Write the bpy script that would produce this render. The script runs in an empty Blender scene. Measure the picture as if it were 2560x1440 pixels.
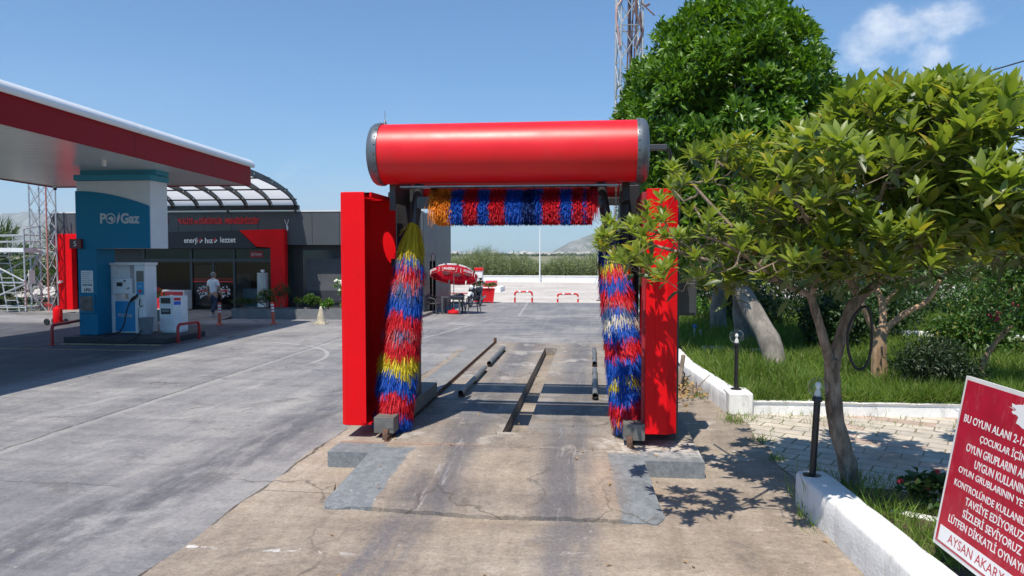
import bpy, bmesh, math, random
import numpy as np
from mathutils import Vector, Matrix
R = math.radians
sc = bpy.context.scene
COL = sc.collection

# ------------------------------------------------------------------ camera, world, sun, exposure
cam_d = bpy.data.cameras.new('camera'); cam = bpy.data.objects.new('camera', cam_d); COL.objects.link(cam)
cam_d.sensor_width = 36.0; cam_d.lens = 36.0*1850/2560; cam_d.clip_start = 0.05; cam_d.clip_end = 40000
cam.location = (0, 0, 2.35); cam.rotation_euler = (R(90)-math.atan(83/1850), 0, R(6.2))
sc.camera = cam
HAZE = 0.9e-4
SUN = Vector((-0.16, -0.49, 1)).normalized()
sun_d = bpy.data.lights.new('sun', 'SUN'); sun_d.energy = 5.0; sun_d.angle = R(0.53); sun_d.color = (1, 0.925, 0.81)
sun = bpy.data.objects.new('sun', sun_d); COL.objects.link(sun); sun.rotation_euler = SUN.to_track_quat('Z', 'Y').to_euler()
sc.view_settings.view_transform = 'Standard'; sc.view_settings.look = 'None'; sc.view_settings.exposure = 0.2; sc.view_settings.gamma = 1
sc.cycles.max_bounces = 6; sc.cycles.volume_bounces = 1; sc.cycles.transparent_max_bounces = 12

class T:
    """small node-tree writer"""
    def __init__(s, tree): s.t = tree
    def n(s, typ, ins=None, **props):
        nd = s.t.nodes.new(typ)
        for k, v in props.items(): setattr(nd, k, v)
        for k, v in (ins or {}).items(): s.put(nd, k, v)
        return nd
    def put(s, nd, k, v):
        sock = nd.inputs[k]
        if isinstance(v, bpy.types.NodeSocket): s.t.links.new(v, sock)
        else:
            if sock.type == 'RGBA' and len(v) == 3: v = (*v, 1)
            sock.default_value = v
    def m(s, op, a, b=None, c=None, clamp=False):
        ins = {0: a}
        if b is not None: ins[1] = b
        if c is not None: ins[2] = c
        return s.n('ShaderNodeMath', ins, operation=op, use_clamp=clamp).outputs[0]
    def vm(s, op, a, b=None):
        ins = {0: a}
        if b is not None: ins[1] = b
        nd = s.n('ShaderNodeVectorMath', ins, operation=op)
        return nd.outputs['Value'] if op in ('DOT_PRODUCT', 'LENGTH', 'DISTANCE') else nd.outputs[0]
    def noise(s, v, sc_, det=4, rough=.55, dist=0):
        return s.n('ShaderNodeTexNoise', {'Vector': v, 'Scale': sc_, 'Detail': det, 'Roughness': rough, 'Distortion': dist}).outputs['Fac']
    def ss(s, x, a, b, lo=0., hi=1.):
        return s.n('ShaderNodeMapRange', {'Value': x, 'From Min': a, 'From Max': b, 'To Min': lo, 'To Max': hi}, interpolation_type='SMOOTHSTEP').outputs[0]
    def ramp(s, f, stops):
        nd = s.n('ShaderNodeValToRGB', {0: f}); cr = nd.color_ramp
        while len(cr.elements) < len(stops): cr.elements.new(.5)
        for e, (p, c) in zip(cr.elements, stops): e.position = p; e.color = (*c, 1) if len(c) == 3 else c
        return nd.outputs[0]
    def mix(s, f, a, b, blend='MIX'):
        nd = s.n('ShaderNodeMix', data_type='RGBA', blend_type=blend)
        for i, v in ((0, f), (6, a), (7, b)): s.put(nd, i, v)
        return nd.outputs[2]
    def xyz(s, v): return s.n('ShaderNodeSeparateXYZ', {0: v}).outputs
    def obj(s): return s.n('ShaderNodeTexCoord').outputs['Object']
    def bump(s, h, strength=.3, dist=.01): return s.n('ShaderNodeBump', {'Height': h, 'Strength': strength, 'Distance': dist}).outputs[0]

def newmat(name):
    m = bpy.data.materials.new(name); m.use_nodes = True; m.node_tree.nodes.clear()
    return m, T(m.node_tree)
def finish(t, col, rough=.5, metal=0., normal=None, spec=None, extra=None):
    ins = {'Base Color': col, 'Roughness': rough, 'Metallic': metal}
    if normal is not None: ins['Normal'] = normal
    if spec is not None: ins['Specular IOR Level'] = spec
    ins.update(extra or {})
    b = t.n('ShaderNodeBsdfPrincipled', ins)
    t.n('ShaderNodeOutputMaterial', {'Surface': b.outputs[0]})
    return b
MATS = {}
def mat(name, col, rough=.5, metal=0., var=.12, scale=3., bump=0., bscale=40., spec=None, dirt=0., dirtcol=(.2, .16, .12), extra=None, stretch=(1, 1, 1)):
    """painted / plain surface with gentle procedural wear"""
    if name in MATS: return MATS[name]
    m, t = newmat(name); v = t.vm('MULTIPLY', t.obj(), stretch)
    n1 = t.noise(v, scale, 5, .6)
    f = t.ss(n1, .3, .7, 1-var, 1+var)
    c = t.mix(1., col, t.n('ShaderNodeCombineColor', {0: f, 1: f, 2: f}).outputs[0], 'MULTIPLY')
    if dirt:
        n2 = t.noise(t.vm('MULTIPLY', v, (1, 1, .4)), scale*2.3, 8, .7)
        c = t.mix(t.m('MULTIPLY', t.ss(n2, .5, .75), dirt), c, dirtcol)
    rr = t.m('ADD', t.m('MULTIPLY', t.m('SUBTRACT', n1, .5), .25), rough, clamp=True)
    nrm = t.bump(t.noise(v, bscale, 4, .6), bump, .01) if bump else None
    finish(t, c, rr, metal, nrm, spec, extra)
    MATS[name] = m; return m
def emit_free(*a): pass

# ------------------------------------------------------------------ world: sky + clouds high in it
W = bpy.data.worlds.new('World'); sc.world = W; W.use_nodes = True; W.node_tree.nodes.clear(); w = T(W.node_tree)
sky = w.n('ShaderNodeTexSky', sky_type='NISHITA', sun_disc=False, sun_elevation=math.asin(SUN.z), sun_rotation=math.atan2(SUN.x, SUN.y) % (2*math.pi),
          altitude=0, air_density=1.0, dust_density=.45, ozone_density=3.2)
def world_sky():
    d = w.n('ShaderNodeTexCoord').outputs['Generated']
    dn = w.vm('NORMALIZE', d)
    # direction of a point of the sky given as azimuth (deg, right of +Y) and elevation
    def dirv(az, el): return (math.sin(R(az))*math.cos(R(el)), math.cos(R(az))*math.cos(R(el)), math.sin(R(el)))
    warp = w.n('ShaderNodeTexNoise', {'Vector': dn, 'Scale': 6., 'Detail': 6, 'Roughness': .6}).outputs['Color']
    dw = w.vm('ADD', dn, w.vm('MULTIPLY', w.vm('SUBTRACT', warp, (.5, .5, .5)), (.14, .14, .1)))
    tot = None
    for az, el, r, a in CLOUDS:
        dist = w.vm('DISTANCE', w.vm('MULTIPLY', dw, (1, 1, 1.55)), tuple(Vector(dirv(az, el))*Vector((1, 1, 1.55)) if False else (dirv(az, el)[0], dirv(az, el)[1], dirv(az, el)[2]*1.55)))
        g = w.m('MULTIPLY', w.ss(dist, r, r*.15), a)
        tot = g if tot is None else w.m('MAXIMUM', tot, g)
    n = w.noise(w.vm('MULTIPLY', dn, (1, 1, 1.7)), 15., 10, .66)
    dens = w.ss(w.m('ADD', w.m('MULTIPLY', n, .95), tot), .74, 1.28)
    shade = w.ss(w.noise(dw, 22., 6, .6), .35, .65, .78, 1.0)
    cc = w.mix(shade, (7.2, 7.9, 8.9), (9.6, 9.8, 10.1))
    z = w.xyz(dn)[2]
    veil = w.m('MULTIPLY', w.m('MULTIPLY', w.ss(z, .26, .02), w.ss(w.noise(w.vm('MULTIPLY', dn, (1, 1, 4.)), 2.6, 7, .6), .4, .72)), .30)
    c = w.mix(veil, w.mix(1., sky.outputs[0], (.50, .93, 1.22), 'MULTIPLY'), (5.6, 7.2, 8.8))
    c = w.mix(w.m('MULTIPLY', dens, .80), c, cc)
    bg = w.n('ShaderNodeBackground', {'Color': c, 'Strength': .105})
    w.n('ShaderNodeOutputWorld', {'Surface': bg.outputs[0]})
def azel(px, py):
    x = (px-1280)/1850; z0 = -(py-720)/1850; P = math.atan(83/1850)
    y = math.cos(P)+z0*math.sin(P); z = -math.sin(P)+z0*math.cos(P); a = math.atan2(x, y)-R(6.2)
    return math.degrees(a), math.degrees(math.atan2(z, math.hypot(x, y)))
CLOUDS = [(*azel(2150, 150), .09, .52), (*azel(2240, 105), .10, .60), (*azel(2330, 85), .08, .52), (*azel(2420, 50), .075, .34), (*azel(2330, 165), .06, .55), (*azel(2280, 215), .07, .36),
          (*azel(2620, 330), .2, .55), (*azel(2250, 420), .13, .5), (*azel(760, 450), .12, .33), (*azel(620, 410), .06, .24), (*azel(880, 520), .07, .28), (*azel(100, 500), .09, .12), (*azel(3100, 200), .3, .2), (*azel(-400, 250), .3, .3)]
world_sky()

# ------------------------------------------------------------------ mesh helpers
OFF = {}
class MB:
    def __init__(s): s.v = []; s.f = []; s.mi = []
    def add(s, vs, fs, mi=0):
        o = len(s.v); s.v += [tuple(p) for p in vs]; s.f += [tuple(i+o for i in f) for f in fs]; s.mi += [mi]*len(fs); return s
    def box(s, x0, x1, y0, y1, z0, z1, mi=0, M=None):
        vs = [Vector((x, y, z)) for z in (z0, z1) for x, y in ((x0, y0), (x1, y0), (x1, y1), (x0, y1))]
        if M: vs = [M @ p for p in vs]
        return s.add(vs, [(3, 2, 1, 0), (4, 5, 6, 7), (0, 1, 5, 4), (1, 2, 6, 5), (2, 3, 7, 6), (3, 0, 4, 7)], mi)
    def frus(s, cx, cy, z0, z1, a0, b0, a1, b1, mi=0):
        vs = [(cx+i*a0, cy+j*b0, z0) for i, j in ((-1, -1), (1, -1), (1, 1), (-1, 1))]+[(cx+i*a1, cy+j*b1, z1) for i, j in ((-1, -1), (1, -1), (1, 1), (-1, 1))]
        return s.add(vs, [(3, 2, 1, 0), (4, 5, 6, 7), (0, 1, 5, 4), (1, 2, 6, 5), (2, 3, 7, 6), (3, 0, 4, 7)], mi)
    def tube(s, pts, r, n=8, mi=0, cap=True, closed=False):
        pts = [Vector(p) for p in pts]; k = len(pts); rs = r if isinstance(r, (list, tuple)) else [r]*k
        vs = []; up = None
        for i, p in enumerate(pts):
            d = (pts[(i+1) % k]-pts[i-1]) if closed else (pts[min(i+1, k-1)]-pts[max(i-1, 0)])
            if d.length < 1e-9: d = Vector((0, 0, 1))
            d.normalize()
            if up is None:
                a = Vector((0, 0, 1)) if abs(d.z) < .9 else Vector((1, 0, 0)); up = (a-d*a.dot(d)).normalized()
            else:
                up = up-d*up.dot(d); up = up.normalized() if up.length > 1e-6 else d.orthogonal().normalized()
            b = d.cross(up)
            for j in range(n):
                a = 2*math.pi*j/n; vs.append(p+(up*math.cos(a)+b*math.sin(a))*rs[i])
        fs = []
        for i in range(k if closed else k-1):
            i2 = (i+1) % k
            for j in range(n): fs.append((i*n+j, i*n+(j+1) % n, i2*n+(j+1) % n, i2*n+j))
        if cap and not closed: fs += [tuple(range(n))[::-1], tuple((k-1)*n+j for j in range(n))]
        return s.add(vs, fs, mi)
    def cyl(s, p0, p1, r, n=12, mi=0, r1=None): return s.tube([p0, p1], [r, r if r1 is None else r1], n, mi)
    def lathe(s, prof, n=16, c=(0, 0, 0), mi=0, M=None, a0=0, a1=2*math.pi):
        full = abs(a1-a0-2*math.pi) < 1e-6; k = n if full else n+1; vs = []
        for r, z in prof:
            for j in range(k):
                a = a0+(a1-a0)*j/n; p = Vector((r*math.cos(a), r*math.sin(a), z))
                vs.append((M @ p if M else p)+Vector(c))
        fs = []
        for i in range(len(prof)-1):
            for j in range(n):
                j2 = (j+1) % k; fs.append((i*k+j, i*k+j2, (i+1)*k+j2, (i+1)*k+j))
        return s.add(vs, fs, mi)
    def ball(s, c, r, n=12, m=8, mi=0, sq=(1, 1, 1)):
        pr = [(math.sin(math.pi*i/m), -math.cos(math.pi*i/m)) for i in range(m+1)]
        pr[0] = (1e-4, -1); pr[-1] = (1e-4, 1)
        return s.lathe([(a*r, b*r) for a, b in pr], n, c, mi, Matrix.Diagonal((*sq, 1)))
    def prism(s, poly, axis, d0, d1, mi=0):
        """poly 2-D, extruded along axis ('x': poly is (y,z); 'y': (x,z); 'z': (x,y))"""
        def P(a, b, d): return {'x': (d, a, b), 'y': (a, d, b), 'z': (a, b, d)}[axis]
        n = len(poly); vs = [P(a, b, d0) for a, b in poly]+[P(a, b, d1) for a, b in poly]
        fs = [tuple(range(n))[::-1], tuple(range(n, 2*n))]+[(i, (i+1) % n, n+(i+1) % n, n+i) for i in range(n)]
        return s.add(vs, fs, mi)
    def quad(s, a, b, c, d, mi=0): return s.add([a, b, c, d], [(0, 1, 2, 3)], mi)
    def build(s, name, mats, parent=None, smooth=True, bevel=0., angle=35, world=True, solidify=0.):
        off = OFF.get(parent.name, (0, 0, 0)) if (parent is not None and world) else (0, 0, 0)
        me = bpy.data.meshes.new(name); me.from_pydata([(p[0]-off[0], p[1]-off[1], p[2]-off[2]) for p in s.v], [], s.f)
        for m in (mats if isinstance(mats, (list, tuple)) else [mats]): me.materials.append(m)
        me.polygons.foreach_set('material_index', s.mi)
        bm = bmesh.new(); bm.from_mesh(me); bmesh.ops.recalc_face_normals(bm, faces=bm.faces); bm.to_mesh(me); bm.free()
        if smooth:
            me.polygons.foreach_set('use_smooth', [True]*len(me.polygons)); me.set_sharp_from_angle(angle=R(angle))
        o = link(name, me, parent)
        if solidify:
            md = o.modifiers.new('solid', 'SOLIDIFY'); md.thickness = solidify; md.offset = 0
        if bevel:
            md = o.modifiers.new('bevel', 'BEVEL'); md.width = bevel; md.segments = 2; md.limit_method = 'ANGLE'; md.angle_limit = R(40)
            md.harden_normals = True
        return o
def link(name, me, parent=None):
    o = bpy.data.objects.new(name, me); COL.objects.link(o)
    if parent is not None: o.parent = parent; OFF[o.name] = OFF.get(parent.name, (0, 0, 0))
    return o
def np_mesh(name, V, Q, mats, parent=None, mi=None, smooth=False):
    """V (n,3) and faces Q (m,k) as numpy arrays in world coordinates"""
    off = np.array(OFF.get(parent.name, (0, 0, 0)) if parent is not None else (0, 0, 0))
    me = bpy.data.meshes.new(name); V = np.asarray(V, dtype=np.float32)-off.astype(np.float32); Q = np.asarray(Q, dtype=np.int32); k = Q.shape[1]
    me.vertices.add(len(V)); me.vertices.foreach_set('co', V.ravel()); me.loops.add(Q.size); me.loops.foreach_set('vertex_index', Q.ravel())
    me.polygons.add(len(Q)); me.polygons.foreach_set('loop_start', np.arange(0, Q.size, k, dtype=np.int32)); me.polygons.foreach_set('loop_total', np.full(len(Q), k, dtype=np.int32))
    if mi is not None: me.polygons.foreach_set('material_index', np.asarray(mi, dtype=np.int32))
    if smooth: me.polygons.foreach_set('use_smooth', np.ones(len(Q), dtype=bool))
    me.update(calc_edges=True)
    for m in (mats if isinstance(mats, (list, tuple)) else [mats]): me.materials.append(m)
    return link(name, me, parent)
def tag(o, label, cat, group=None):
    o['label'] = label; o['category'] = cat
    if group: o['group'] = group
    return o
def thing(name, label, cat, loc, group=None):
    o = bpy.data.objects.new(name, None); COL.objects.link(o); o.location = loc; o.empty_display_size = .2
    OFF[o.name] = tuple(loc); return tag(o, label, cat, group)
def struct(o, kind='structure'): o['kind'] = kind; return o
def copy_tree(o, parent=None):
    c = o.copy(); COL.objects.link(c)
    if parent is not None: c.parent = parent
    for ch in [x for x in bpy.data.objects if x.parent == o]: copy_tree(ch, c)
    return c
def text(name, s, m, parent, org, xd, ud, height, width=None, depth=.004, bold=0., align='C', shear=0.):
    """lettering as a mesh: org = centre (or left end) of the line, xd / ud = reading and up directions"""
    cu = bpy.data.curves.new(name, 'FONT'); cu.body = s; cu.extrude = .5; cu.offset = bold; cu.resolution_u = 3; cu.shear = shear; cu.align_x = 'LEFT'
    tmp = bpy.data.objects.new(name, cu); COL.objects.link(tmp)
    dg = bpy.context.evaluated_depsgraph_get(); me = bpy.data.meshes.new_from_object(tmp.evaluated_get(dg))
    bpy.data.objects.remove(tmp); bpy.data.curves.remove(cu)
    me.name = name
    co = np.empty(len(me.vertices)*3, dtype=np.float32); me.vertices.foreach_get('co', co); co = co.reshape(-1, 3)
    lo = co.min(0); hi = co.max(0); sy = height/(hi[1]-lo[1]); sx = sy if width is None else width/(hi[0]-lo[0])
    if width is not None and height is None: sy = sx
    x = (co[:, 0]-lo[0])*sx; y = (co[:, 1]-lo[1])*sy; z = co[:, 2]/max(1e-6, (hi[2]-lo[2]))*depth
    if align == 'C': x -= (hi[0]-lo[0])*sx/2
    xd = np.array(Vector(xd).normalized()); ud = np.array(Vector(ud).normalized()); nd = np.cross(xd, ud)
    off = np.array(OFF.get(parent.name, (0, 0, 0))) if parent is not None else np.zeros(3)
    P = np.array(org)[None]+x[:, None]*xd+y[:, None]*ud+z[:, None]*nd-off[None]
    me.vertices.foreach_set('co', P.astype(np.float32).ravel()); me.update()
    me.materials.clear(); me.materials.append(m)
    return link(name, me, parent)
rng = np.random.default_rng(7); rnd = random.Random(11)
def norm(a): return a/np.maximum(np.linalg.norm(a, axis=-1, keepdims=True), 1e-9)
def leaf_mesh(P, D, L, Wd, up=None, curl=.25, fold=.25):
    """each leaf: 8 verts, 6 faces (quads + tips as degenerate-free quads)"""
    n = len(P); D = norm(D)
    if up is None: up = norm(rng.normal(size=(n, 3))*.5+np.array([0, 0, 1.]))
    S = norm(np.cross(D, up)); N = norm(np.cross(S, D)); L = np.broadcast_to(L, (n,))[:, None]; Wd = np.broadcast_to(Wd, (n,))[:, None]
    def pt(t, s, h): return P+D*L*t+S*Wd*s+N*(h*Wd-curl*L*t*t)
    V = np.stack([pt(0, 0, 0), pt(.38, -.46, fold*.46), pt(.38, 0, 0), pt(.38, .46, fold*.46), pt(.72, -.38, fold*.38), pt(.72, 0, 0), pt(.72, .38, fold*.38), pt(1, 0, 0)], 1)
    F = np.array([[0, 2, 1, 1], [0, 3, 2, 2], [1, 2, 5, 4], [2, 3, 6, 5], [4, 5, 7, 7], [5, 6, 7, 7]])
    return V, F
def leaves(name, P, D, L, Wd, m, parent=None, up=None, curl=.25, fold=.25, simple=False):
    n = len(P)
    if simple:
        D = norm(D)
        if up is None: up = norm(rng.normal(size=(n, 3))*.6+np.array([0, 0, 1.]))
        S = norm(np.cross(D, up)); N = norm(np.cross(S, D)); L = np.broadcast_to(L, (n,))[:, None]; Wd = np.broadcast_to(Wd, (n,))[:, None]
        V = np.stack([P, P+D*L*.5+S*Wd*.5+N*Wd*fold, P+D*L-N*L*curl, P+D*L*.5-S*Wd*.5+N*Wd*fold, P+D*L*.5], 1)
        F = np.array([[0, 1, 2, 4], [0, 4, 2, 3]])
        Q = (np.arange(n)[:, None, None]*5+F[None]).reshape(-1, 4)
        return np_mesh(name, V.reshape(-1, 3), Q, m, parent)
    V, F = leaf_mesh(P, D, L, Wd, up, curl, fold)
    # split tris from quads: write everything as triangles for safety
    TR = np.array([[0, 2, 1], [0, 3, 2], [1, 2, 5], [1, 5, 4], [2, 3, 6], [2, 6, 5], [4, 5, 7], [5, 6, 7]])
    Q = (np.arange(n)[:, None, None]*8+TR[None]).reshape(-1, 3)
    return np_mesh(name, V.reshape(-1, 3), Q, m, parent, smooth=True)
def leafmat(name, a, b, rough=.4, trans=.25, c=None, spec=.5):
    if name in MATS: return MATS[name]
    m, t = newmat(name); r = t.n('ShaderNodeNewGeometry').outputs['Random Per Island']
    stops = [(0, a), (.85, b)]+([(1., c)] if c else [])
    col = t.ramp(r, stops if not c else [(0, a), (.93, b), (.97, c)])
    col = t.mix(.35, col, t.ramp(t.noise(t.obj(), 1.3, 4), [(.3, a), (.7, b)]))
    p = t.n('ShaderNodeBsdfPrincipled', {'Base Color': col, 'Roughness': rough, 'Specular IOR Level': spec})
    tl = t.n('ShaderNodeBsdfTranslucent', {'Color': t.mix(1., col, (1.7, 1.7, .75), 'MULTIPLY')})
    mx = t.n('ShaderNodeMixShader', {0: trans, 1: p.outputs[0], 2: tl.outputs[0]})
    t.n('ShaderNodeOutputMaterial', {'Surface': mx.outputs[0]}); MATS[name] = m; return m
# ------------------------------------------------------------------ colours
RED = mat('red_paint', (.74, .0045, .009), .45, var=.06, scale=1.6, dirt=.10, dirtcol=(.42, .03, .03), spec=.14)
REDG = mat('red_drum_paint', (.72, .0045, .009), .40, var=.05, scale=1.6, dirt=.2, dirtcol=(.45, .05, .05), spec=.5)
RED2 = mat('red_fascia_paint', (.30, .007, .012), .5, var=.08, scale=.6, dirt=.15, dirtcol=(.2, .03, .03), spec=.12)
REDPL = mat('red_plastic', (.62, .012, .018), .35, var=.1)
REDRAIL = mat('red_rail_paint', (.42, .01, .012), .4, var=.15, dirt=.25, dirtcol=(.2, .04, .03))
GREYM = mat('dark_grey_metal', (.055, .06, .066), .42, .2, var=.15, scale=2., dirt=.2, dirtcol=(.12, .10, .08))
CAPM = mat('end_cap_grey', (.13, .15, .17), .33, .35, var=.1, dirt=.2, dirtcol=(.25, .24, .22))
STEEL = mat('worn_steel', (.28, .28, .28), .4, .7, var=.25, scale=6, dirt=.5)
GALV = mat('galvanised_steel', (.5, .51, .52), .45, .5, var=.15, scale=5)
RUST = mat('rusty_steel', (.11, .06, .04), .75, .2, var=.5, scale=14, dirt=.6, dirtcol=(.16, .06, .025))
PIPEM = mat('pipe_grey', (.19, .19, .19), .5, .4, var=.3, scale=7, dirt=.35)
BLACK = mat('black_rubber', (.012, .012, .013), .55, var=.3, scale=9)
BLKP = mat('black_paint', (.016, .016, .017), .35, var=.2)
WHITE = mat('white_paint', (.74, .75, .75), .4, var=.05, dirt=.1, dirtcol=(.45, .43, .40))
WHITEL = mat('white_letter', (.85, .85, .85), .5, var=.03)
WALLW = mat('whitewashed_concrete', (.77, .77, .76), .85, var=.05, scale=3, bump=.6, bscale=30, dirt=.5, dirtcol=(.40, .37, .33))
ROLLM = mat('canopy_edge_aluminium', (.78, .80, .82), .34, .15, var=.03, scale=.5)
BLUE = mat('teal_blue_panel', (.004, .17, .30), .45, var=.06, scale=.7, spec=.2)
BLUE2 = mat('light_blue_panel', (.012, .27, .55), .38, var=.05)
BLUE3 = mat('teal_crown', (.012, .24, .36), .4, var=.05)
GREYBLUE = mat('cladding_grey', (.085, .095, .108), .45, .1, var=.07, scale=.8, spec=.3)
DKGREY = mat('shopfront_dark_grey', (.035, .038, .043), .4, .1, var=.1)
FASC = mat('sign_fascia_dark', (.040, .044, .054), .5, .0, var=.04, spec=.2)
GREYPL = mat('dark_resin', (.085, .09, .092), .45, var=.1)
KERBD = mat('dark_kerb_paint', (.035, .036, .04), .7, var=.25, scale=5, bump=.4)
PLANTG = mat('planter_grey', (.15, .16, .17), .8, var=.12, scale=4, bump=.3, dirt=.25)
PAPER = mat('paper', (.72, .72, .70), .8, var=.04, scale=20)
INK = mat('ink', (.03, .03, .035), .7); INKR = mat('ink_red', (.5, .02, .03), .7)
SOIL = mat('soil', (.09, .06, .04), .95, var=.4, scale=9, bump=.7)
BARKG = mat('bark_pale_grey', (.225, .205, .18), .9, var=.4, scale=5, bump=.8, bscale=18, dirt=.45, dirtcol=(.13, .12, .10), stretch=(1, 1, .5))
BARKB = mat('bark_brown', (.20, .145, .105), .9, var=.55, scale=11, bump=1., bscale=26, dirt=.85, dirtcol=(.40, .36, .31), stretch=(1, 1, .5))
BARKO = mat('bark_tan', (.36, .235, .14), .8, var=.3, scale=7, bump=.6, bscale=25, dirt=.4, dirtcol=(.16, .11, .08), stretch=(1, 1, .4))
def glassmat(name, tint, alpha_dark, rough=.03):
    m, t = newmat(name)
    g = t.n('ShaderNodeBsdfGlossy', {'Color': (.9, .9, .92), 'Roughness': rough})
    tr = t.n('ShaderNodeBsdfTransparent', {'Color': tint}); fr = t.m('MULTIPLY', t.m('POWER', t.n('ShaderNodeLayerWeight', {'Blend': .5}).outputs['Facing'], 3.5), .75)
    mx = t.n('ShaderNodeMixShader', {0: t.m('ADD', fr, alpha_dark), 1: tr.outputs[0], 2: g.outputs[0]})
    t.n('ShaderNodeOutputMaterial', {'Surface': mx.outputs[0]}); return m
GLASS = glassmat('shop_glass', (.42, .44, .46), .03)
GLOBE = glassmat('clear_globe', (.93, .94, .93), .045)
m, t = newmat('milky_polycarbonate')
dif = t.n('ShaderNodeBsdfDiffuse', {'Color': (.80, .81, .82)}); tl = t.n('ShaderNodeBsdfTranslucent', {'Color': (.86, .87, .88)})
mx = t.n('ShaderNodeMixShader', {0: .55, 1: dif.outputs[0], 2: tl.outputs[0]}); t.n('ShaderNodeOutputMaterial', {'Surface': mx.outputs[0]}); POLY = m

# ------------------------------------------------------------------ ground materials (coordinates are metres of the site)
def lines(t, x, y):
    """joint lines of the slabs: 0 on a joint, 1 away"""
    return None
def grain(t, v):
    return t.noise(v, 70., 3, .7), t.noise(v, 9., 6, .65), t.noise(v, .33, 6, .6)
def near(t, val, c, wdt):           # 1 on val == c, 0 beyond wdt
    return t.ss(t.m('ABSOLUTE', t.m('SUBTRACT', val, c)), wdt, wdt*.25)
def mkconcrete(name, kind):
    m, t = newmat(name); v = t.obj(); x, y, z = t.xyz(v)
    g1, g2, g3 = grain(t, v)
    wob = t.m('MULTIPLY', t.m('SUBTRACT', t.noise(v, 2.2, 6, .6), .5), .16)
    xw = t.m('ADD', x, wob); yw = t.m('ADD', y, wob)
    st = t.noise(t.vm('MULTIPLY', v, (2.6, .32, 1)), 1.3, 7, .62, .4)
    cross = t.noise(t.vm('MULTIPLY', v, (.35, 2.4, 1)), 1.2, 7, .62, .3)
    f = t.m('ADD', t.m('MULTIPLY', g3, .40), t.m('ADD', t.m('MULTIPLY', st, .22), t.m('ADD', t.m('MULTIPLY', g2, .18), t.m('MULTIPLY', cross, .20))))
    if kind == 'forecourt':
        c = t.ramp(f, [(.38, (.135, .133, .147)), (.46, (.205, .201, .208)), (.53, (.275, .266, .264)), (.62, (.36, .345, .33))])
        # dark rubber sweep from the near left corner towards the wash
        tt = t.m('ADD', t.m('ADD', -3.98, t.m('MULTIPLY', t.m('POWER', t.m('SUBTRACT', y, 10.5), 2.), -.020)), t.m('MULTIPLY', wob, 3.))
        band = t.ss(t.m('ABSOLUTE', t.m('SUBTRACT', x, tt)), .75, .1)
        band = t.m('MULTIPLY', band, t.m('MULTIPLY', t.ss(y, 17, 9), t.ss(t.noise(t.vm('MULTIPLY', v, (3, .9, 1)), 1.4, 6, .65), .3, .62)))
        c = t.mix(t.m('MULTIPLY', band, .72), c, (.070, .072, .088))
        tt2 = t.m('ADD', -6.4, t.m('MULTIPLY', t.m('SUBTRACT', y, 5.), .05))
        band2 = t.m('MULTIPLY', t.ss(t.m('ABSOLUTE', t.m('SUBTRACT', x, tt2)), 1.6, .2), t.m('MULTIPLY', t.ss(y, 7.4, 5.2), t.ss(g2, .35, .6)))
        c = t.mix(t.m('MULTIPLY', band2, .6), c, (.09, .092, .105))
        # the darker belts across the drive behind the wash
        belt = t.m('MULTIPLY', t.ss(cross, .48, .62), t.m('MULTIPLY', t.ss(y, 18, 21), t.ss(x, -6.5, -4)))
        c = t.mix(t.m('MULTIPLY', belt, .62), c, (.105, .108, .122))
        # oily island lane, its colour darkened further to deepen the canopy's shade
        oil_shade = t.m('MULTIPLY', t.ss(x, -10.2, -11.0), t.ss(y, 24.5, 23))
        c = t.mix(t.m('MULTIPLY', oil_shade, t.ss(st, .3, .62, .65, .9)), c, (.042, .046, .062))
        # thin turning arc of a tyre, chalky
        d = t.m('SQRT', t.m('ADD', t.m('POWER', t.m('ADD', x, 9.3), 2.), t.m('POWER', t.m('SUBTRACT', y, 15.8), 2.)))
        arc = t.m('MULTIPLY', near(t, d, 3.25, .07), t.m('MULTIPLY', t.ss(t.m('ADD', x, y), 8.5, 9.6), t.ss(x, -9.0, -8.2)))
        c = t.mix(t.m('MULTIPLY', arc, .55), c, (.46, .45, .43))
        pale = t.m('MULTIPLY', t.ss(t.noise(t.vm('MULTIPLY', v, (1.2, .6, 1)), .9, 8, .7, .5), .56, .7), t.ss(y, 34, 8))
        c = t.mix(t.m('MULTIPLY', pale, .42), c, (.46, .45, .44))
        jn = near(t, xw, -7.08, .035)
        j2 = t.m('MULTIPLY', near(t, yw, 6.98, .012), t.ss(x, -4.6, -4.9))
        j3 = t.m('MULTIPLY', near(t, t.m('ADD', xw, t.m('MULTIPLY', t.m('SUBTRACT', y, 20.45), -.165)), -4.72, .06), t.m('MULTIPLY', t.ss(y, 19.9, 20.3), t.ss(y, 27.2, 26.8)))
        j4 = t.m('MULTIPLY', near(t, t.m('ADD', x, t.m('MULTIPLY', t.m('SUBTRACT', y, 28.2), .045)), -2.8, .07), t.ss(y, 28, 28.4))
        j5 = t.m('MULTIPLY', near(t, yw, 20.2, .03), t.ss(x, -7.3, -7.0))
        c = t.mix(t.m('MULTIPLY', t.m('MAXIMUM', j3, j4), .5), c, (.46, .45, .43))
        jj = t.m('MULTIPLY', t.m('MAXIMUM', t.m('MULTIPLY', t.m('MAXIMUM', jn, j5), t.ss(g2, .3, .55, .3, 1)), j2), .8)
        c = t.mix(t.m('MULTIPLY', near(t, xw, -7.0, .12), .28), c, (.45, .44, .42))
        c = t.mix(jj, c, (.07, .065, .062))
    elif kind == 'apron':
        c = t.ramp(f, [(.38, (.172, .143, .122)), (.46, (.268, .220, .176)), (.53, (.345, .288, .232)), (.63, (.46, .40, .335))])
        och = t.ss(t.noise(v, .8, 6, .6), .5, .66); c = t.mix(t.m('MULTIPLY', och, .35), c, (.36, .27, .18))
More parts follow.
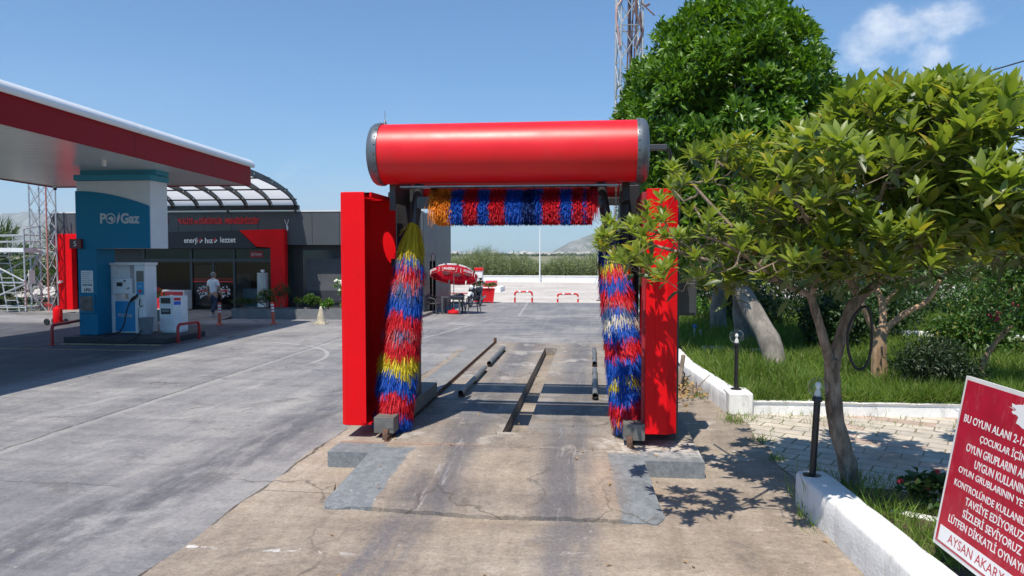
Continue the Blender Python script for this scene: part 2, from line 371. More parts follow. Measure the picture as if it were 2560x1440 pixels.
        for xc, a in ((-1.62, .6), (-.18, .55)):
            tr = t.m('MULTIPLY', near(t, t.m('ADD', xw, t.m('MULTIPLY', t.m('SUBTRACT', y, 6.), -.05)), xc, .34), t.m('MULTIPLY', t.ss(y, 7.2, 6.2), t.ss(st, .30, .55)))
            c = t.mix(t.m('MULTIPLY', tr, a+.15), c, (.12, .12, .138))
        ch = t.m('MULTIPLY', t.ss(t.noise(t.vm('MULTIPLY', v, (.8, 1.6, 1)), 1.9, 9, .72, .6), .57, .64), t.ss(x, -1.2, .6))
        c = t.mix(t.m('MULTIPLY', ch, .55), c, (.55, .51, .47))
        pk = t.m('MULTIPLY', near(t, yw, 5.55, .05), t.m('MULTIPLY', t.ss(t.noise(v, 7., 3, .6), .54, .6), t.ss(x, -1.7, -2.2)))
        c = t.mix(pk, c, (.6, .58, .56))
        ed = t.m('MULTIPLY', near(t, xw, -3.3, .03), t.ss(y, 18., 17.))
        c = t.mix(t.m('MULTIPLY', t.m('MULTIPLY', ed, .85), t.ss(g2, .25, .5, .4, 1)), c, (.045, .04, .036))
        c = t.mix(t.m('MULTIPLY', t.m('MULTIPLY', near(t, t.m('ADD', yw, 0.), 6.95, .018), t.ss(x, -2.0, -2.4)), .6), c, (.08, .07, .06))
        c = t.mix(t.m('MULTIPLY', t.m('MULTIPLY', t.ss(y, 9.5, 11.5), t.ss(g2, .35, .65, .2, .7)), .5), c, (.23, .195, .16))
    elif kind == 'slab':
        c = t.ramp(f, [(.38, (.155, .132, .114)), (.46, (.258, .214, .174)), (.53, (.335, .278, .224)), (.63, (.455, .395, .33))])
        far = t.ss(y, 8.2, 9.2)
        for xc in (-1.55, -.27):
            tr = t.m('MULTIPLY', near(t, xw, xc, .42), t.ss(st, .3, .58))
            c = t.mix(t.m('MULTIPLY', tr, .78), c, (.095, .097, .115))
            sc1 = t.m('MULTIPLY', near(t, xw, xc, .3), t.ss(t.noise(t.vm('MULTIPLY', v, (9, .8, 1)), 2., 6, .7), .55, .68))
            c = t.mix(t.m('MULTIPLY', sc1, .4), c, (.42, .41, .42))
        gr = t.m('MULTIPLY', far, t.ss(cross, .40, .62)); c = t.mix(t.m('MULTIPLY', gr, .5), c, (.21, .215, .225))
        pal = t.m('MULTIPLY', t.ss(t.noise(v, 1.5, 9, .7, .5), .55, .63), t.ss(y, 7.6, 8.6, .12, .55)); c = t.mix(pal, c, (.50, .46, .41))
        # bluish grey paint on the edges, worn at its border
        e1 = t.m('ADD', xw, t.m('MULTIPLY', t.m('SUBTRACT', y, 7.), -.03))
        pl = t.ss(e1, -1.98, -2.03); pr = t.ss(t.m('ADD', xw, t.m('MULTIPLY', t.m('SUBTRACT', y, 7.), .06)), .22, .27)
        fr = t.m('MULTIPLY', t.ss(yw, 8.3, 8.2), t.m('MAXIMUM', t.ss(x, -2.3, -2.35), t.ss(x, .5, .55)))
        side = t.m('MULTIPLY', t.ss(y, 8.8, 10.), t.m('MAXIMUM', t.ss(xw, -2.42, -2.47), t.ss(xw, .6, .65)))
        pm = t.m('MAXIMUM', t.m('MULTIPLY', t.m('MAXIMUM', pl, pr), t.ss(yw, 8.12, 8.05)), t.m('MAXIMUM', fr, t.m('MULTIPLY', side, .7)))
        pc = t.mix(t.ss(g2, .35, .65), (.168, .183, .196), (.218, .234, .246))
        worn = t.ss(t.noise(v, 6., 8, .7), .66, .72)
        c = t.mix(t.m('MULTIPLY', pm, t.m('SUBTRACT', 1., t.m('MULTIPLY', worn, .7))), c, pc)
        rust = t.m('MULTIPLY', t.m('MULTIPLY', near(t, yw, 8.25, .09), t.ss(x, -.5, -2.2)), .5)
        c = t.mix(rust, c, (.33, .20, .13))
        lim = t.m('MULTIPLY', t.ss(t.m('ABSOLUTE', t.m('SUBTRACT', y, 8.35)), .5, .1), t.m('MULTIPLY', t.ss(x, -.1, .3), t.ss(g2, .4, .6))); c = t.mix(t.m('MULTIPLY', lim, .7), c, (.62, .57, .53))
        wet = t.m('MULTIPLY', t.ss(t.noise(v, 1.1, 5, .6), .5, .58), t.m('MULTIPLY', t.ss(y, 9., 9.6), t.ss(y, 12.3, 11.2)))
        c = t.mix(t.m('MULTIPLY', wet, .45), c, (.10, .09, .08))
        orust = t.m('MULTIPLY', t.ss(t.m('ABSOLUTE', t.m('SUBTRACT', xw, .15)), .28, .05), t.m('MULTIPLY', t.ss(y, 8.1, 7.4), t.ss(y, 6.4, 6.9)))
        c = t.mix(t.m('MULTIPLY', orust, .25), c, (.45, .28, .20))
        cr = t.n('ShaderNodeTexVoronoi', {'Vector': t.vm('ADD', v, t.vm('MULTIPLY', t.n('ShaderNodeTexNoise', {'Vector': v, 'Scale': 3., 'Detail': 4}).outputs['Color'], (.5, .5, 0))), 'Scale': .75}, feature='DISTANCE_TO_EDGE').outputs['Distance']
        ck = t.m('MULTIPLY', t.ss(cr, .012, .004), t.ss(y, 7.6, 6.7)); c = t.mix(t.m('MULTIPLY', ck, .55), c, (.09, .075, .06))
        ck2 = near(t, yw, 8.22, .012); c = t.mix(t.m('MULTIPLY', ck2, .6), c, (.10, .08, .06))
    elif kind == 'yard':
        c = t.ramp(f, [(.38, (.42, .375, .33)), (.5, (.52, .475, .425)), (.62, (.62, .575, .52))])
        sk = t.m('MULTIPLY', t.ss(t.noise(t.vm('MULTIPLY', v, (.12, .9, 1)), 1.2, 5, .6, 1.), .56, .66), .5); c = t.mix(sk, c, (.25, .235, .22))
    if kind in ('forecourt', 'apron', 'slab'):
        stn = t.m('MULTIPLY', t.ss(t.noise(v, 1.15, 7, .68, .8), .55, .66), .42); c = t.mix(stn, c, (.115, .105, .10))
        drip = t.n('ShaderNodeTexVoronoi', {'Vector': t.vm('ADD', v, t.vm('MULTIPLY', t.n('ShaderNodeTexNoise', {'Vector': v, 'Scale': 9., 'Detail': 3}).outputs['Color'], (.12, .12, 0))), 'Scale': 1.6}); c = t.mix(t.m('MULTIPLY', t.m('MULTIPLY', t.ss(drip.outputs['Distance'], .11, .05), t.ss(t.xyz(drip.outputs['Color'])[1], .80, .84)), .6), c, (.06, .055, .05))
        wv = t.n('ShaderNodeTexNoise', {'Vector': v, 'Scale': 1.7, 'Detail': 5}).outputs['Color']
        vd_ = t.n('ShaderNodeTexVoronoi', {'Vector': t.vm('ADD', v, t.vm('MULTIPLY', wv, (.9, .9, 0))), 'Scale': .33}, feature='DISTANCE_TO_EDGE').outputs['Distance']
        hair = t.m('MULTIPLY', t.ss(vd_, .0075, .0025), t.ss(t.noise(v, .5, 3), .48, .6)); c = t.mix(t.m('MULTIPLY', hair, .55), c, (.08, .07, .062))
        sp_ = t.noise(t.vm('MULTIPLY', v, (1, 1, 1)), 4.2, 9, .78); c = t.mix(t.m('MULTIPLY', t.ss(sp_, .60, .68), .35), c, (.52, .50, .47)); c = t.mix(t.m('MULTIPLY', t.ss(sp_, .40, .33), .4), c, (.10, .095, .092))
    c = t.mix(t.m('MULTIPLY', t.ss(g1, .25, .75, -.5, .5), .35), c, (.0, .0, .0)) if False else t.mix(1., c, t.ramp(t.m('ADD', t.m('MULTIPLY', g1, .5), t.m('MULTIPLY', t.noise(v, 22., 5, .75), .5)), [(.32, (.52, .52, .53)), (.47, (.93, .93, .93)), (.55, (1.05, 1.05, 1.05)), (.70, (1.5, 1.48, 1.45))]), 'MULTIPLY')
    vo = t.n('ShaderNodeTexVoronoi', {'Vector': v, 'Scale': 6.5}); dd = t.m('ADD', vo.outputs['Distance'], t.m('MULTIPLY', t.noise(v, 40., 2), .12)); sel = t.xyz(vo.outputs['Color'])[0]
    c = t.mix(t.m('MULTIPLY', t.m('MULTIPLY', t.ss(dd, .20, .10), t.ss(sel, .90, .93)), .5), c, (.55, .53, .50)); c = t.mix(t.m('MULTIPLY', t.m('MULTIPLY', t.ss(dd, .17, .09), t.ss(sel, .14, .10)), .55), c, (.07, .06, .055))
    rough = t.ss(f, .35, .65, .62, .85)
    nrm = t.bump(t.m('ADD', t.m('MULTIPLY', g1, .3), g2), .35, .012)
    finish(t, c, rough, 0., nrm, .3); MATS[name] = m; return m
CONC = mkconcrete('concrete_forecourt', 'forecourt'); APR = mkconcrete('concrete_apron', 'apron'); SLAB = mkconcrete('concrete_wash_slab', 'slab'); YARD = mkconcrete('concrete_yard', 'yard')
m, t = newmat('brick_paving'); v = t.obj(); x, y, z = t.xyz(v)
rot = t.n('ShaderNodeMapping', {'Vector': v, 'Rotation': (0, 0, R(28))}).outputs[0]
rot = t.vm('ADD', rot, t.vm('MULTIPLY', t.n('ShaderNodeTexNoise', {'Vector': v, 'Scale': 2.5, 'Detail': 3}).outputs['Color'], (.07, .07, 0)))
br = t.n('ShaderNodeTexBrick', {'Vector': rot, 'Scale': 1., 'Color1': (.53, .47, .40), 'Color2': (.44, .40, .35), 'Mortar': (.22, .19, .14), 'Mortar Size': .012, 'Mortar Smooth': .4, 'Brick Width': .40, 'Row Height': .25, 'Bias': 0.})
pink = t.n('ShaderNodeTexBrick', {'Vector': rot, 'Scale': 1., 'Color1': (0, 0, 0), 'Color2': (1, 1, 1), 'Mortar': (0, 0, 0), 'Mortar Size': .0, 'Brick Width': 1.6, 'Row Height': .25}).outputs[0]
c = t.mix(t.m('MULTIPLY', t.m('MULTIPLY', t.ss(t.xyz(pink)[0], .55, .62), t.ss(x, 2.8, 3.4)), .55), br.outputs[0], (.42, .27, .22))
c = t.mix(1., c, t.ramp(t.noise(v, 3., 8, .65), [(.3, (.75, .74, .72)), (.7, (1.25, 1.24, 1.2))]), 'MULTIPLY')
moss = t.m('MULTIPLY', t.ss(br.outputs['Fac'], .3, .9), t.m('MAXIMUM', t.ss(t.noise(v, 1.2, 4, .6), .52, .66), t.m('MULTIPLY', t.ss(x, 3.4, 2.2), .8))); c = t.mix(t.m('MULTIPLY', moss, .8), c, (.10, .12, .035))
finish(t, c, .8, 0., t.bump(t.m('SUBTRACT', 1., br.outputs['Fac']), .6, .01)); PAVE = m
m, t = newmat('lawn_earth'); v = t.obj(); n_ = t.noise(v, 1.4, 8, .65)
finish(t, t.ramp(n_, [(.3, (.035, .06, .014)), (.55, (.06, .10, .02)), (.75, (.12, .105, .05))]), .95, 0., t.bump(n_, .8, .05)); LAWNM = m
m, t = newmat('plain_earth'); v = t.obj(); n_ = t.noise(v, .02, 8, .65)
finish(t, t.ramp(n_, [(.35, (.10, .12, .05)), (.5, (.20, .19, .10)), (.65, (.30, .26, .17))]), .95); PLAIN = m
m, t = newmat('mountain_rock'); v = t.obj(); n_ = t.noise(v, .006, 9, .62)
finish(t, t.ramp(n_, [(.35, (.055, .075, .045)), (.5, (.13, .14, .10)), (.62, (.30, .28, .25))]), .95); HILLM = m

# ------------------------------------------------------------------ setting
struct(MB().quad((-15000, -200, -.03), (15000, -200, -.03), (15000, 15000, -.03), (-15000, 15000, -.03)).build('ground', PLAIN))
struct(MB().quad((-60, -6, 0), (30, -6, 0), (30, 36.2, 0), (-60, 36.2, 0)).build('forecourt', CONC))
struct(MB().quad((-60, 36.2, .004), (30, 36.2, .004), (30, 63.2, .004), (-60, 63.2, .004)).build('yard', YARD))
# worn edge strip between forecourt and yard
b = MB(); k = 80; ex = [((-3.30 if -6+i*.5 < 18.3 else 1.0)+.03*math.sin(i*1.7)+.02*math.sin(i*.6), -6+i*.5) for i in range(k)]
b.add([(x_, y_, .005) for x_, y_ in ex]+[(2.6, y_, .005) for x_, y_ in ex], [(i, k+i, k+i+1, i+1) for i in range(k-1)])
struct(b.build('apron', APR))
b = MB(); pe = [(2.13-.012*(11-y_)*1.0+.04*math.sin(y_*5), y_) for y_ in np.linspace(2., 11.2, 24)]
n_ = len(pe); b.add([(x_, y_, .012) for x_, y_ in pe]+[(16, y_, .012) for x_, y_ in pe], [(i, n_+i, n_+i+1, i+1) for i in range(n_-1)])
struct(b.build('brick_path', PAVE))
# wash slab with pit and ramp
b = MB(); zt = .18
xs = [-2.9, -1.09, -.80, 1.18]; ys = [7.82, 8.92, 17.2, 18.2]
vid = {}
def gv(x_, y_, z_):
    k_ = (round(x_, 3), round(y_, 3), round(z_, 3))
    if k_ not in vid: vid[k_] = len(b.v); b.v.append((x_, y_, z_))
    return vid[k_]
def gq(*p): b.f.append(tuple(gv(*q) for q in p)); b.mi.append(0)
for i in range(3):
    for j in range(3):
        x0, x1, y0, y1 = xs[i], xs[i+1], ys[j], ys[j+1]
        z_ = -.12 if (i == 1 and j == 1) else zt
        gq((x0, y0, z_), (x1, y0, z_), (x1, y1, z_), (x0, y1, z_))
x0, x1, y0, y1 = xs[1], xs[2], ys[1], ys[2]
for p, q in (((x0, y0), (x1, y0)), ((x1, y0), (x1, y1)), ((x1, y1), (x0, y1)), ((x0, y1), (x0, y0))): gq((*p, -.12), (*q, -.12), (*q, zt), (*p, zt))
per = [(xs[i], ys[0]) for i in range(4)]+[(xs[3], ys[j]) for j in range(1, 4)]+[(xs[i], ys[3]) for i in (2, 1, 0)]+[(xs[0], ys[j]) for j in (2, 1)]
for p, q in zip(per, per[1:]+per[:1]): gq((*p, -.02), (*q, -.02), (*q, zt), (*p, zt))
struct(b.build('wash_slab', SLAB, smooth=False))
b = MB(); nx, ny = 260, 14; lip = []; wk = 0.
for i in range(nx+1):
    u = i/nx; wk = wk*.95+rnd.uniform(-.0075, .0075); lip.append(6.50-.13*u+.035*math.sin(u*9)+wk+rnd.uniform(-.0015, .0015)+(.28*max(0, (.035-u)/.035)**2)+.22*max(0, (u-.965)/.035)**2)
for j in range(ny+1):
    tj = j/ny
    for i in range(nx+1):
        u = i/nx
        xa = -2.53+.10*tj**.6; xb = .66-.10*tj**.6
        y_ = lip[i]+(7.818-lip[i])*tj
        zl_ = .016+.026*min(1, max(0, min(u, 1-u)-.06)/.08); z_ = zl_+.005*math.sin(i*.31)*(1-tj)+(.18-zl_)*(tj**.85)
        b.v.append((xa+(xb-xa)*u, y_, min(z_, .179)))
W1 = nx+1
for j in range(ny):
    for i in range(nx): b.f.append((j*W1+i, j*W1+i+1, (j+1)*W1+i+1, (j+1)*W1+i)); b.mi.append(0)
ed = [j*W1 for j in range(ny, -1, -1)]+list(range(1, W1))+[j*W1+nx for j in range(1, ny+1)]
o_ = len(b.v); b.v += [(b.v[k_][0], b.v[k_][1]-.0, -.02) for k_ in ed]
for a_ in range(len(ed)-1): b.f.append((ed[a_], o_+a_, o_+a_+1, ed[a_+1])); b.mi.append(0)
struct(b.build('wash_ramp', SLAB, angle=62))
# shop pavement + ramp to the door
b = MB(); b.box(-22.4, -17.2, 26.6, 28.9, 0, .11); b.box(-17.2, -13.25, 26.4, 28.9, 0, .11); b.box(-13.25, -6.3, 26.85, 28.9, 0, .11)
b.add([(-17.2, 25.2, .006), (-13.25, 25.2, .006), (-13.25, 26.4, .11), (-17.2, 26.4, .11)], [(0, 1, 2, 3)])
struct(b.build('pavement', mat('pavement_concrete', (.24, .225, .21), .85, var=.2, scale=2., bump=.3), smooth=False))
# lawn + mountains
b = MB(); nx, ny = 40, 50
for j in range(ny+1):
    for i in range(nx+1):
        y_ = 11.22+(34-11.22)*j/ny; xl_ = float(np.interp(y_, [11.2, 14.4, 34], [2.24, 1.93, 1.93])); x_ = xl_+(22-xl_)*i/nx
        b.v.append((x_, y_, .14+.04*math.sin(x_*1.3+y_)*math.sin(y_*.9)+.012*(y_-11)))
for j in range(ny):
    for i in range(nx): b.f.append((j*(nx+1)+i, j*(nx+1)+i+1, (j+1)*(nx+1)+i+1, (j+1)*(nx+1)+i)); b.mi.append(0)
struct(b.build('lawn', LAWNM))
def ridge(name, prof, dist, depth, seed):
    """prof: list of (azimuth deg right of +Y, elevation deg); a range with slopes towards and away from the road"""
    rg = random.Random(seed); b = MB(); az = np.linspace(prof[0][0], prof[-1][0], 160); rows = 14
    ph = [rg.uniform(0, 6.28) for _ in range(12)]
    el = np.interp(az, [p[0] for p in prof], [p[1] for p in prof])
    for j in range(rows+1):
        u = j/rows; d = dist+depth*(u-.5)
        for a, e in zip(az, el):
            h = max(0, math.tan(R(e))*dist*1.0)
            rug = 1+.10*math.sin(a*2.3+ph[0])+.07*math.sin(a*5.7+ph[1]+u*3)+.05*math.sin(a*13+ph[2]+u*7)
            sh = max(0, 1-abs(2*u-1)**1.15*(1+.18*math.sin(a*9+ph[3]))); zz = h*sh*(1+(rug-1)*min(1, (1-sh)*3+.25))
            b.v.append((d*math.sin(R(a)), d*math.cos(R(a)), zz-2))
    n_ = len(az)
    for j in range(rows):
        for i in range(n_-1): b.f.append((j*n_+i, j*n_+i+1, (j+1)*n_+i+1, (j+1)*n_+i)); b.mi.append(0)
    return struct(b.build(name, HILLM, angle=180))
def pe(px, py): return azel(px, py)
ridge('mountain', [pe(1330, 637), pe(1375, 631), pe(1410, 612), pe(1430, 600), pe(1465, 590), pe(1500, 578), pe(1560, 560), pe(1650, 550), pe(1800, 565), pe(2000, 590), pe(2300, 620), pe(2600, 637)], 5200, 1800, 3)
ridge('mountain', [pe(-900, 600), pe(-500, 560), pe(-100, 538), pe(30, 530), pe(110, 534), pe(150, 548), pe(260, 530), pe(420, 545), pe(700, 585), pe(900, 620), pe(1000, 637)], 9500, 3000, 5)
ridge('hills', [pe(1000, 637), pe(1100, 634.5), pe(1200, 633.5), pe(1300, 634), pe(1420, 634.5), pe(1600, 636)], 3600, 500, 8)
# ------------------------------------------------------------------ car wash gantry
def fibre(name, a, b):
    m, t = newmat(name); r = t.n('ShaderNodeNewGeometry').outputs['Random Per Island']
    col = t.ramp(r, [(0, a), (1, b)]); p = t.n('ShaderNodeBsdfPrincipled', {'Base Color': col, 'Roughness': .6, 'Specular IOR Level': .25})
    tl = t.n('ShaderNodeBsdfTranslucent', {'Color': col}); mx = t.n('ShaderNodeMixShader', {0: .22, 1: p.outputs[0], 2: tl.outputs[0]})
    t.n('ShaderNodeOutputMaterial', {'Surface': mx.outputs[0]}); return m
FIB = [fibre('bristle_blue', (.004, .045, .34), (.02, .14, .62)), fibre('bristle_red', (.42, .004, .012), (.80, .02, .04)), fibre('bristle_yellow', (.42, .33, .01), (.80, .66, .05)),
       fibre('bristle_faded_red', (.42, .06, .08), (.70, .22, .22)), fibre('bristle_faded_blue', (.035, .07, .20), (.12, .20, .40)), fibre('bristle_white', (.50, .47, .40), (.75, .72, .65)),
       fibre('bristle_orange', (.60, .15, .01), (.95, .36, .03)), fibre('bristle_navy', (.004, .016, .10), (.012, .05, .22))]
BL, RE, YE, PI_, FB, WH, OR, NA = range(8)
def strands(name, parts, parent):
    """parts: list of (P0,P1,P2,side,width,mi) arrays -> one brush mesh of ribbons"""
    V = []; M = []
    for P0, P1, P2, S, w_, mi in parts:
        w_ = np.broadcast_to(w_, (len(P0),))[:, None]
        V.append(np.stack([P0-S*w_*.5, P0+S*w_*.5, P1-S*w_*.5, P1+S*w_*.5, P2-S*w_*.30, P2+S*w_*.30], 1)); M.append(mi)
    V = np.concatenate(V); M = np.concatenate(M); n = len(V)
    Q = (np.arange(n)[:, None, None]*6+np.array([[0, 1, 3, 2], [2, 3, 5, 4]])[None]).reshape(-1, 4)
    return np_mesh(name, V.reshape(-1, 3), Q, FIB, parent, mi=np.repeat(M, 2))
def side_brush(parent, top, bot, rad, bands, toplen, topcol):
    top = np.array(top); bot = np.array(bot); ax = bot-top; Lx = np.linalg.norm(ax); ax = ax/Lx
    e1 = norm(np.cross(ax, [0, 1, 0])); e2 = np.cross(ax, e1); parts = []
    def tier(s, n, r, droop, colf, wd=.0075, r0=.05, k1=.90, k2=.30, k3=.98):
        ph = rng.uniform(0, 2*np.pi, n); c = top+ax*Lx*s
        e = np.cos(ph)[:, None]*e1+np.sin(ph)[:, None]*e2; S = norm(-np.sin(ph)[:, None]*e1+np.cos(ph)[:, None]*e2+rng.normal(size=(n, 3))*.35)
        rr = (r*(1+rng.normal(size=n)*.035))[:, None]; dr = (droop*(1+rng.normal(size=n)*.22))[:, None]
        tw = rng.normal(size=(n, 3))*.014
        P0 = c+e*r0; cm = np.stack([np.sin(np.floor(ph*14)*12.9+s*91), np.cos(np.floor(ph*14)*7.3+s*57), np.sin(np.floor(ph*14)*3.7+s*33)], 1)*.012; P1 = c+e*rr*k1+ax*dr*k2+tw*.5+cm*.4; P2 = c+e*rr*k3+ax*dr+tw+cm
        parts.append((P0, P1, P2, S, wd*rng.uniform(.6, 1.3, n), colf(ph, n)))
    ss_ = np.arange(.085, .985, .0152)
    for s in ss_:
        r = np.interp(s, [q[0] for q in rad], [q[1] for q in rad])
        def colf(ph, n, s=s):
            sj = s+rng.normal(size=n)*.006+.012*np.sin(ph*3+s*20)
            out = np.zeros(n, dtype=int)
            for i in range(n):
                for s1, cols in bands:
                    if sj[i] < s1: break
                out[i] = cols[int((ph[i]*2.2+rng.uniform(0, 1.2)) % len(cols))] if isinstance(cols, tuple) else cols
            return out
        tier(s, 560, r, .14+.03*(s < .3), colf)
    # long limp strands hanging from the top collar
    for k in range(3):
        tier(0.005+k*.01, 700, np.interp(.16, [q[0] for q in rad], [q[1] for q in rad])*(.86+.07*k), toplen*(.85+.1*k), lambda ph, n: topcol(ph, n), .009, .055, .62, .40, 1.)
    return strands('side_brush', parts, parent)
G = thing('car_wash_gantry', 'red and dark grey drive-through car wash machine with striped brushes on a concrete slab', 'car wash', (-1.0, 9.2, .18))
def xl(prof_r, x0, x1, cy, cz, n=48, a0=0, a1=2*math.pi): pass
def drum(name, x0, x1, cy, cz, r, mats, parent):
    b = MB(); M = Matrix.Rotation(R(90), 4, 'Y')
    
    for a0, a1 in ((178, 417), (65, 170)): b.lathe([(r, 0), (r, (x1-x0))], 48, (x0, cy, cz), 0, M, R(a0), R(a1))
    
    return b.build(name, mats, parent, angle=40)
def endcap(x, sx, cy, cz, r, parent):
    b = MB(); M = Matrix.Rotation(R(90), 4, 'Y')
    pr = [(r-.004, -.05), (r+.016, -.05), (r+.018, .0), (r+.012, .035), (r-.01, .065), (r-.05, .085), (r-.16, .098), (.01, .10)]
    b.lathe([(a, z*sx) for a, z in pr], 56, (x, cy, cz), 0, M)
    bb = b
    for k in range(22):
        a = 2*math.pi*k/22+.1; bb.ball((x-.028*sx, cy+math.cos(a)*(r+.017), cz+math.sin(a)*(r+.017)), .009, 6, 4, 1)
    return b.build('end_cap', [CAPM, BLKP], parent, angle=50)
DY, DZ, DR = 8.80, 3.56, .357
drum('front_drum', -2.56, .548, DY, DZ, DR, REDG, G); endcap(-2.56, -1, DY, DZ, DR, G); endcap(.548, 1, DY, DZ, DR, G)
drum('rear_drum', -2.54, .53, 10.35, 3.46, DR, REDG, G); endcap(-2.54, -1, 10.35, 3.46, DR, G); endcap(.53, 1, 10.35, 3.46, DR, G)
b = MB(); b.box(-2.3, .3, 9.0, 9.03, 3.17, 3.2); b.box(-2.3, .3, 8.72, 8.9, 3.155, 3.172); b.build('underside_strip', STEEL, G)
# side frames: columns, top links
COLD = mat('column_near_black', (.022, .023, .026), .5, .2, var=.15, dirt=.15)
for x0, x1, y0, y1, m_ in ((-2.62, -2.36, 9.75, 10.05, COLD), (-2.92, -2.56, 10.4, 10.7, COLD), (.34, .45, 9.55, 9.75, GREYM), (.46, .60, 9.7, 10.05, COLD), (.36, .60, 10.4, 10.7, COLD)): b = MB(); b.box(x0, x1, y0, y1, .42, 3.25); b.build('column', m_, G, bevel=.012)
for x0, x1, y0, y1, z0, z1 in ((-2.62, -2.56, 10.052, 10.398, 2.95, 3.2), (.46, .58, 10.052, 10.398, 2.95, 3.2), (-2.55, .45, 10.1, 10.2, 3.02, 3.12), (-2.50, -2.42, 9.0, 9.74, 3.0, 3.3), (.36, .44, 9.0, 9.69, 3.0, 3.3), (-2.55, -2.47, 9.2, 9.74, .9, 1.0), (-2.55, -2.47, 9.2, 9.74, 2.2, 2.3)): b = MB(); b.box(x0, x1, y0, y1, z0, z1); b.build('cross_beam', COLD, G, bevel=.008)
for x0, x1, y0, y1, z0, z1 in ((-2.49, -2.42, 8.95, 8.995, 2.9, 3.28), (.335, .36, 9.4, 9.54, .5, 3.2), (-2.36, -2.32, 9.45, 9.7, .5, 3.2)): b = MB(); b.box(x0, x1, y0, y1, z0, z1); b.build('guide_bar', GREYM, G)
# chains beside the brush shafts
for cx in (-2.29, .29):
    b = MB()
    for i in range(95): b.box(cx-.012, cx+.012, 9.40, 9.415, .75+i*.026, .75+i*.026+.017)
    b.build('drive_chain', STEEL, G, smooth=False)
# side panels: folded red sheet trays
def panel(pts, name='side_panel'):
    b = MB(); b.prism(pts, 'z', .33, 3.085); return b.build(name, RED, G, smooth=False, bevel=.008)
pts = [(-2.95, 8.47), (-2.90, 8.43), (-2.655, 8.43), (-2.655, 8.46), (-2.895, 8.462), (-2.925, 8.49), (-2.925, 9.575), (-2.585, 9.575), (-2.585, 9.6), (-2.95, 9.6)]
p = panel(pts)
b = MB()
def holed(x0, x1, y0, y1, cx, cy, rx, ry, z0, z1):
    n = 32; rim = []; out = []
    for q in range(n):
        a = 2*math.pi*q/n; c_, s_ = math.cos(a), math.sin(a); rim.append((cx+rx*c_, cy+ry*s_)); k_ = 1/max(abs(c_), abs(s_)); ex, ey = c_*k_, s_*k_
        out.append((cx+(x1-cx)*ex if ex > 0 else cx+(cx-x0)*ex, cy+(y1-cy)*ey if ey > 0 else cy+(cy-y0)*ey))
    for z_ in (z0, z1): b.add([(x_, y_, z_) for x_, y_ in rim+out], [(q, (q+1) % n, n+(q+1) % n, n+q) for q in range(n)])
    b.add([(x_, y_, z_) for z_ in (z0, z1) for x_, y_ in rim], [(q, (q+1) % n, n+(q+1) % n, n+q) for q in range(n)])
holed(-2.924, -2.60, 8.47, 9.12, -2.77, 8.98, .085, .11, 3.052, 3.08); holed(-2.924, -2.60, 9.12, 9.574, -2.77, 9.27, .085, .11, 3.052, 3.08); b.build('top_cover', RED, p, smooth=False)
b = MB(); b.box(-2.60, -2.575, 8.47, 9.57, 3.03, 3.083); b.build('panel_lip', RED, p); b = MB(); b.box(-2.70, -2.645, 8.420, 8.4295, .36, 3.06); b.build('panel_lip', RED, p, bevel=.003); b = MB(); b.box(-2.92, -2.60, 8.47, 9.57, .335, .36); b.build('bottom_lip', RED, p)
b = MB(); b.prism([(-2.951, 8.474), (-2.9, 8.4285), (-2.86, 8.4285), (-2.85, 8.426), (-2.78, 8.4285)], 'z', .97, .975); b.build('dent', RED, p)
p = panel([(.60, 8.37), (.70, 8.37), (.705, 8.378), (.72, 8.37), (.835, 8.37), (.95, 8.45), (.955, 9.6), (.62, 9.6), (.60, 9.6)])
b = MB(); b.box(.55, .60, 8.42, 9.55, 2.9, 3.05); b.box(.56, .60, 8.48, 8.52, .36, 2.9); b.build('panel_lip', mat('red_inner', (.30, .02, .03), .45), p, bevel=.003)
b = MB(); b.box(.96, 1.0, 8.7, 9.62, .22, 3.0); b.build('outer_cladding', GREYM, G, bevel=.006)
b = MB(); b.box(1.0, 1.28, 9.3, 9.62, 1.60, 2.04); b.box(1.02, 1.26, 9.285, 9.30, 1.63, 2.0); b.build('control_box', GREYM, G, bevel=.012)
# wheel carriages
for x0, x1, yf in ((-2.56, -2.32, 8.44), (.36, .60, 8.40)):
    b = MB(); b.box(x0, x1, yf, 10.9, .245, .43); b.box(x1-.10, x1-.0, yf-.006, yf, .30, .41) if x0 < 0 else b.box(x0+.01, x0+.10, yf-.006, yf, .30, .41)
    o = b.build('carriage', mat('carriage_paint', (.16, .155, .145), .6, .2, var=.2, scale=6, dirt=.55, dirtcol=(.09, .07, .05)), G, bevel=.012)
    xc = x1-.09 if x0 < 0 else x0+.07
    M = Matrix.Rotation(R(90), 4, 'Y')
    for yy in (yf+.22, 10.6): b = MB(); b.lathe([(.01, -.03), (.085, -.03), (.10, -.018), (.10, .018), (.085, .03), (.01, .03)], 20, (xc, yy, .285), 0, M); b.build('wheel', RUST, o)
    b = MB(); b.prism([(yf-.03, .30), (yf+.05, .30), (yf+.03, .185), (yf-.06, .185)], 'x', xc-.035, xc+.03); b.build('rail_scraper', RUST, o, bevel=.006)
# antenna + lamp arm
b = MB(); b.lathe([(.022, 0), (.022, .02), (.010, .05), (.004, .07)], 10, (-2.50, DY, DZ+DR)); b.cyl((-2.50, DY, DZ+DR+.06), (-2.50, DY, DZ+DR+.17), .0035, 6); b.build('antenna', STEEL, G)
b = MB(); b.box(.62, .90, 9.25, 9.36, 3.635, 3.70); b.build('cable_arm', GREYM, G, bevel=.006)
b = MB()
for dx in (0, .025): b.tube([(.86+dx, 9.3, 3.66), (.91+dx, 9.3, 3.65), (.935+dx, 9.3, 3.58), (.94+dx, 9.32, 3.3), (.96+dx, 9.36, 2.9), (.985+dx, 9.5, 2.5)], .010, 6)
b.build('cable', BLACK, G)
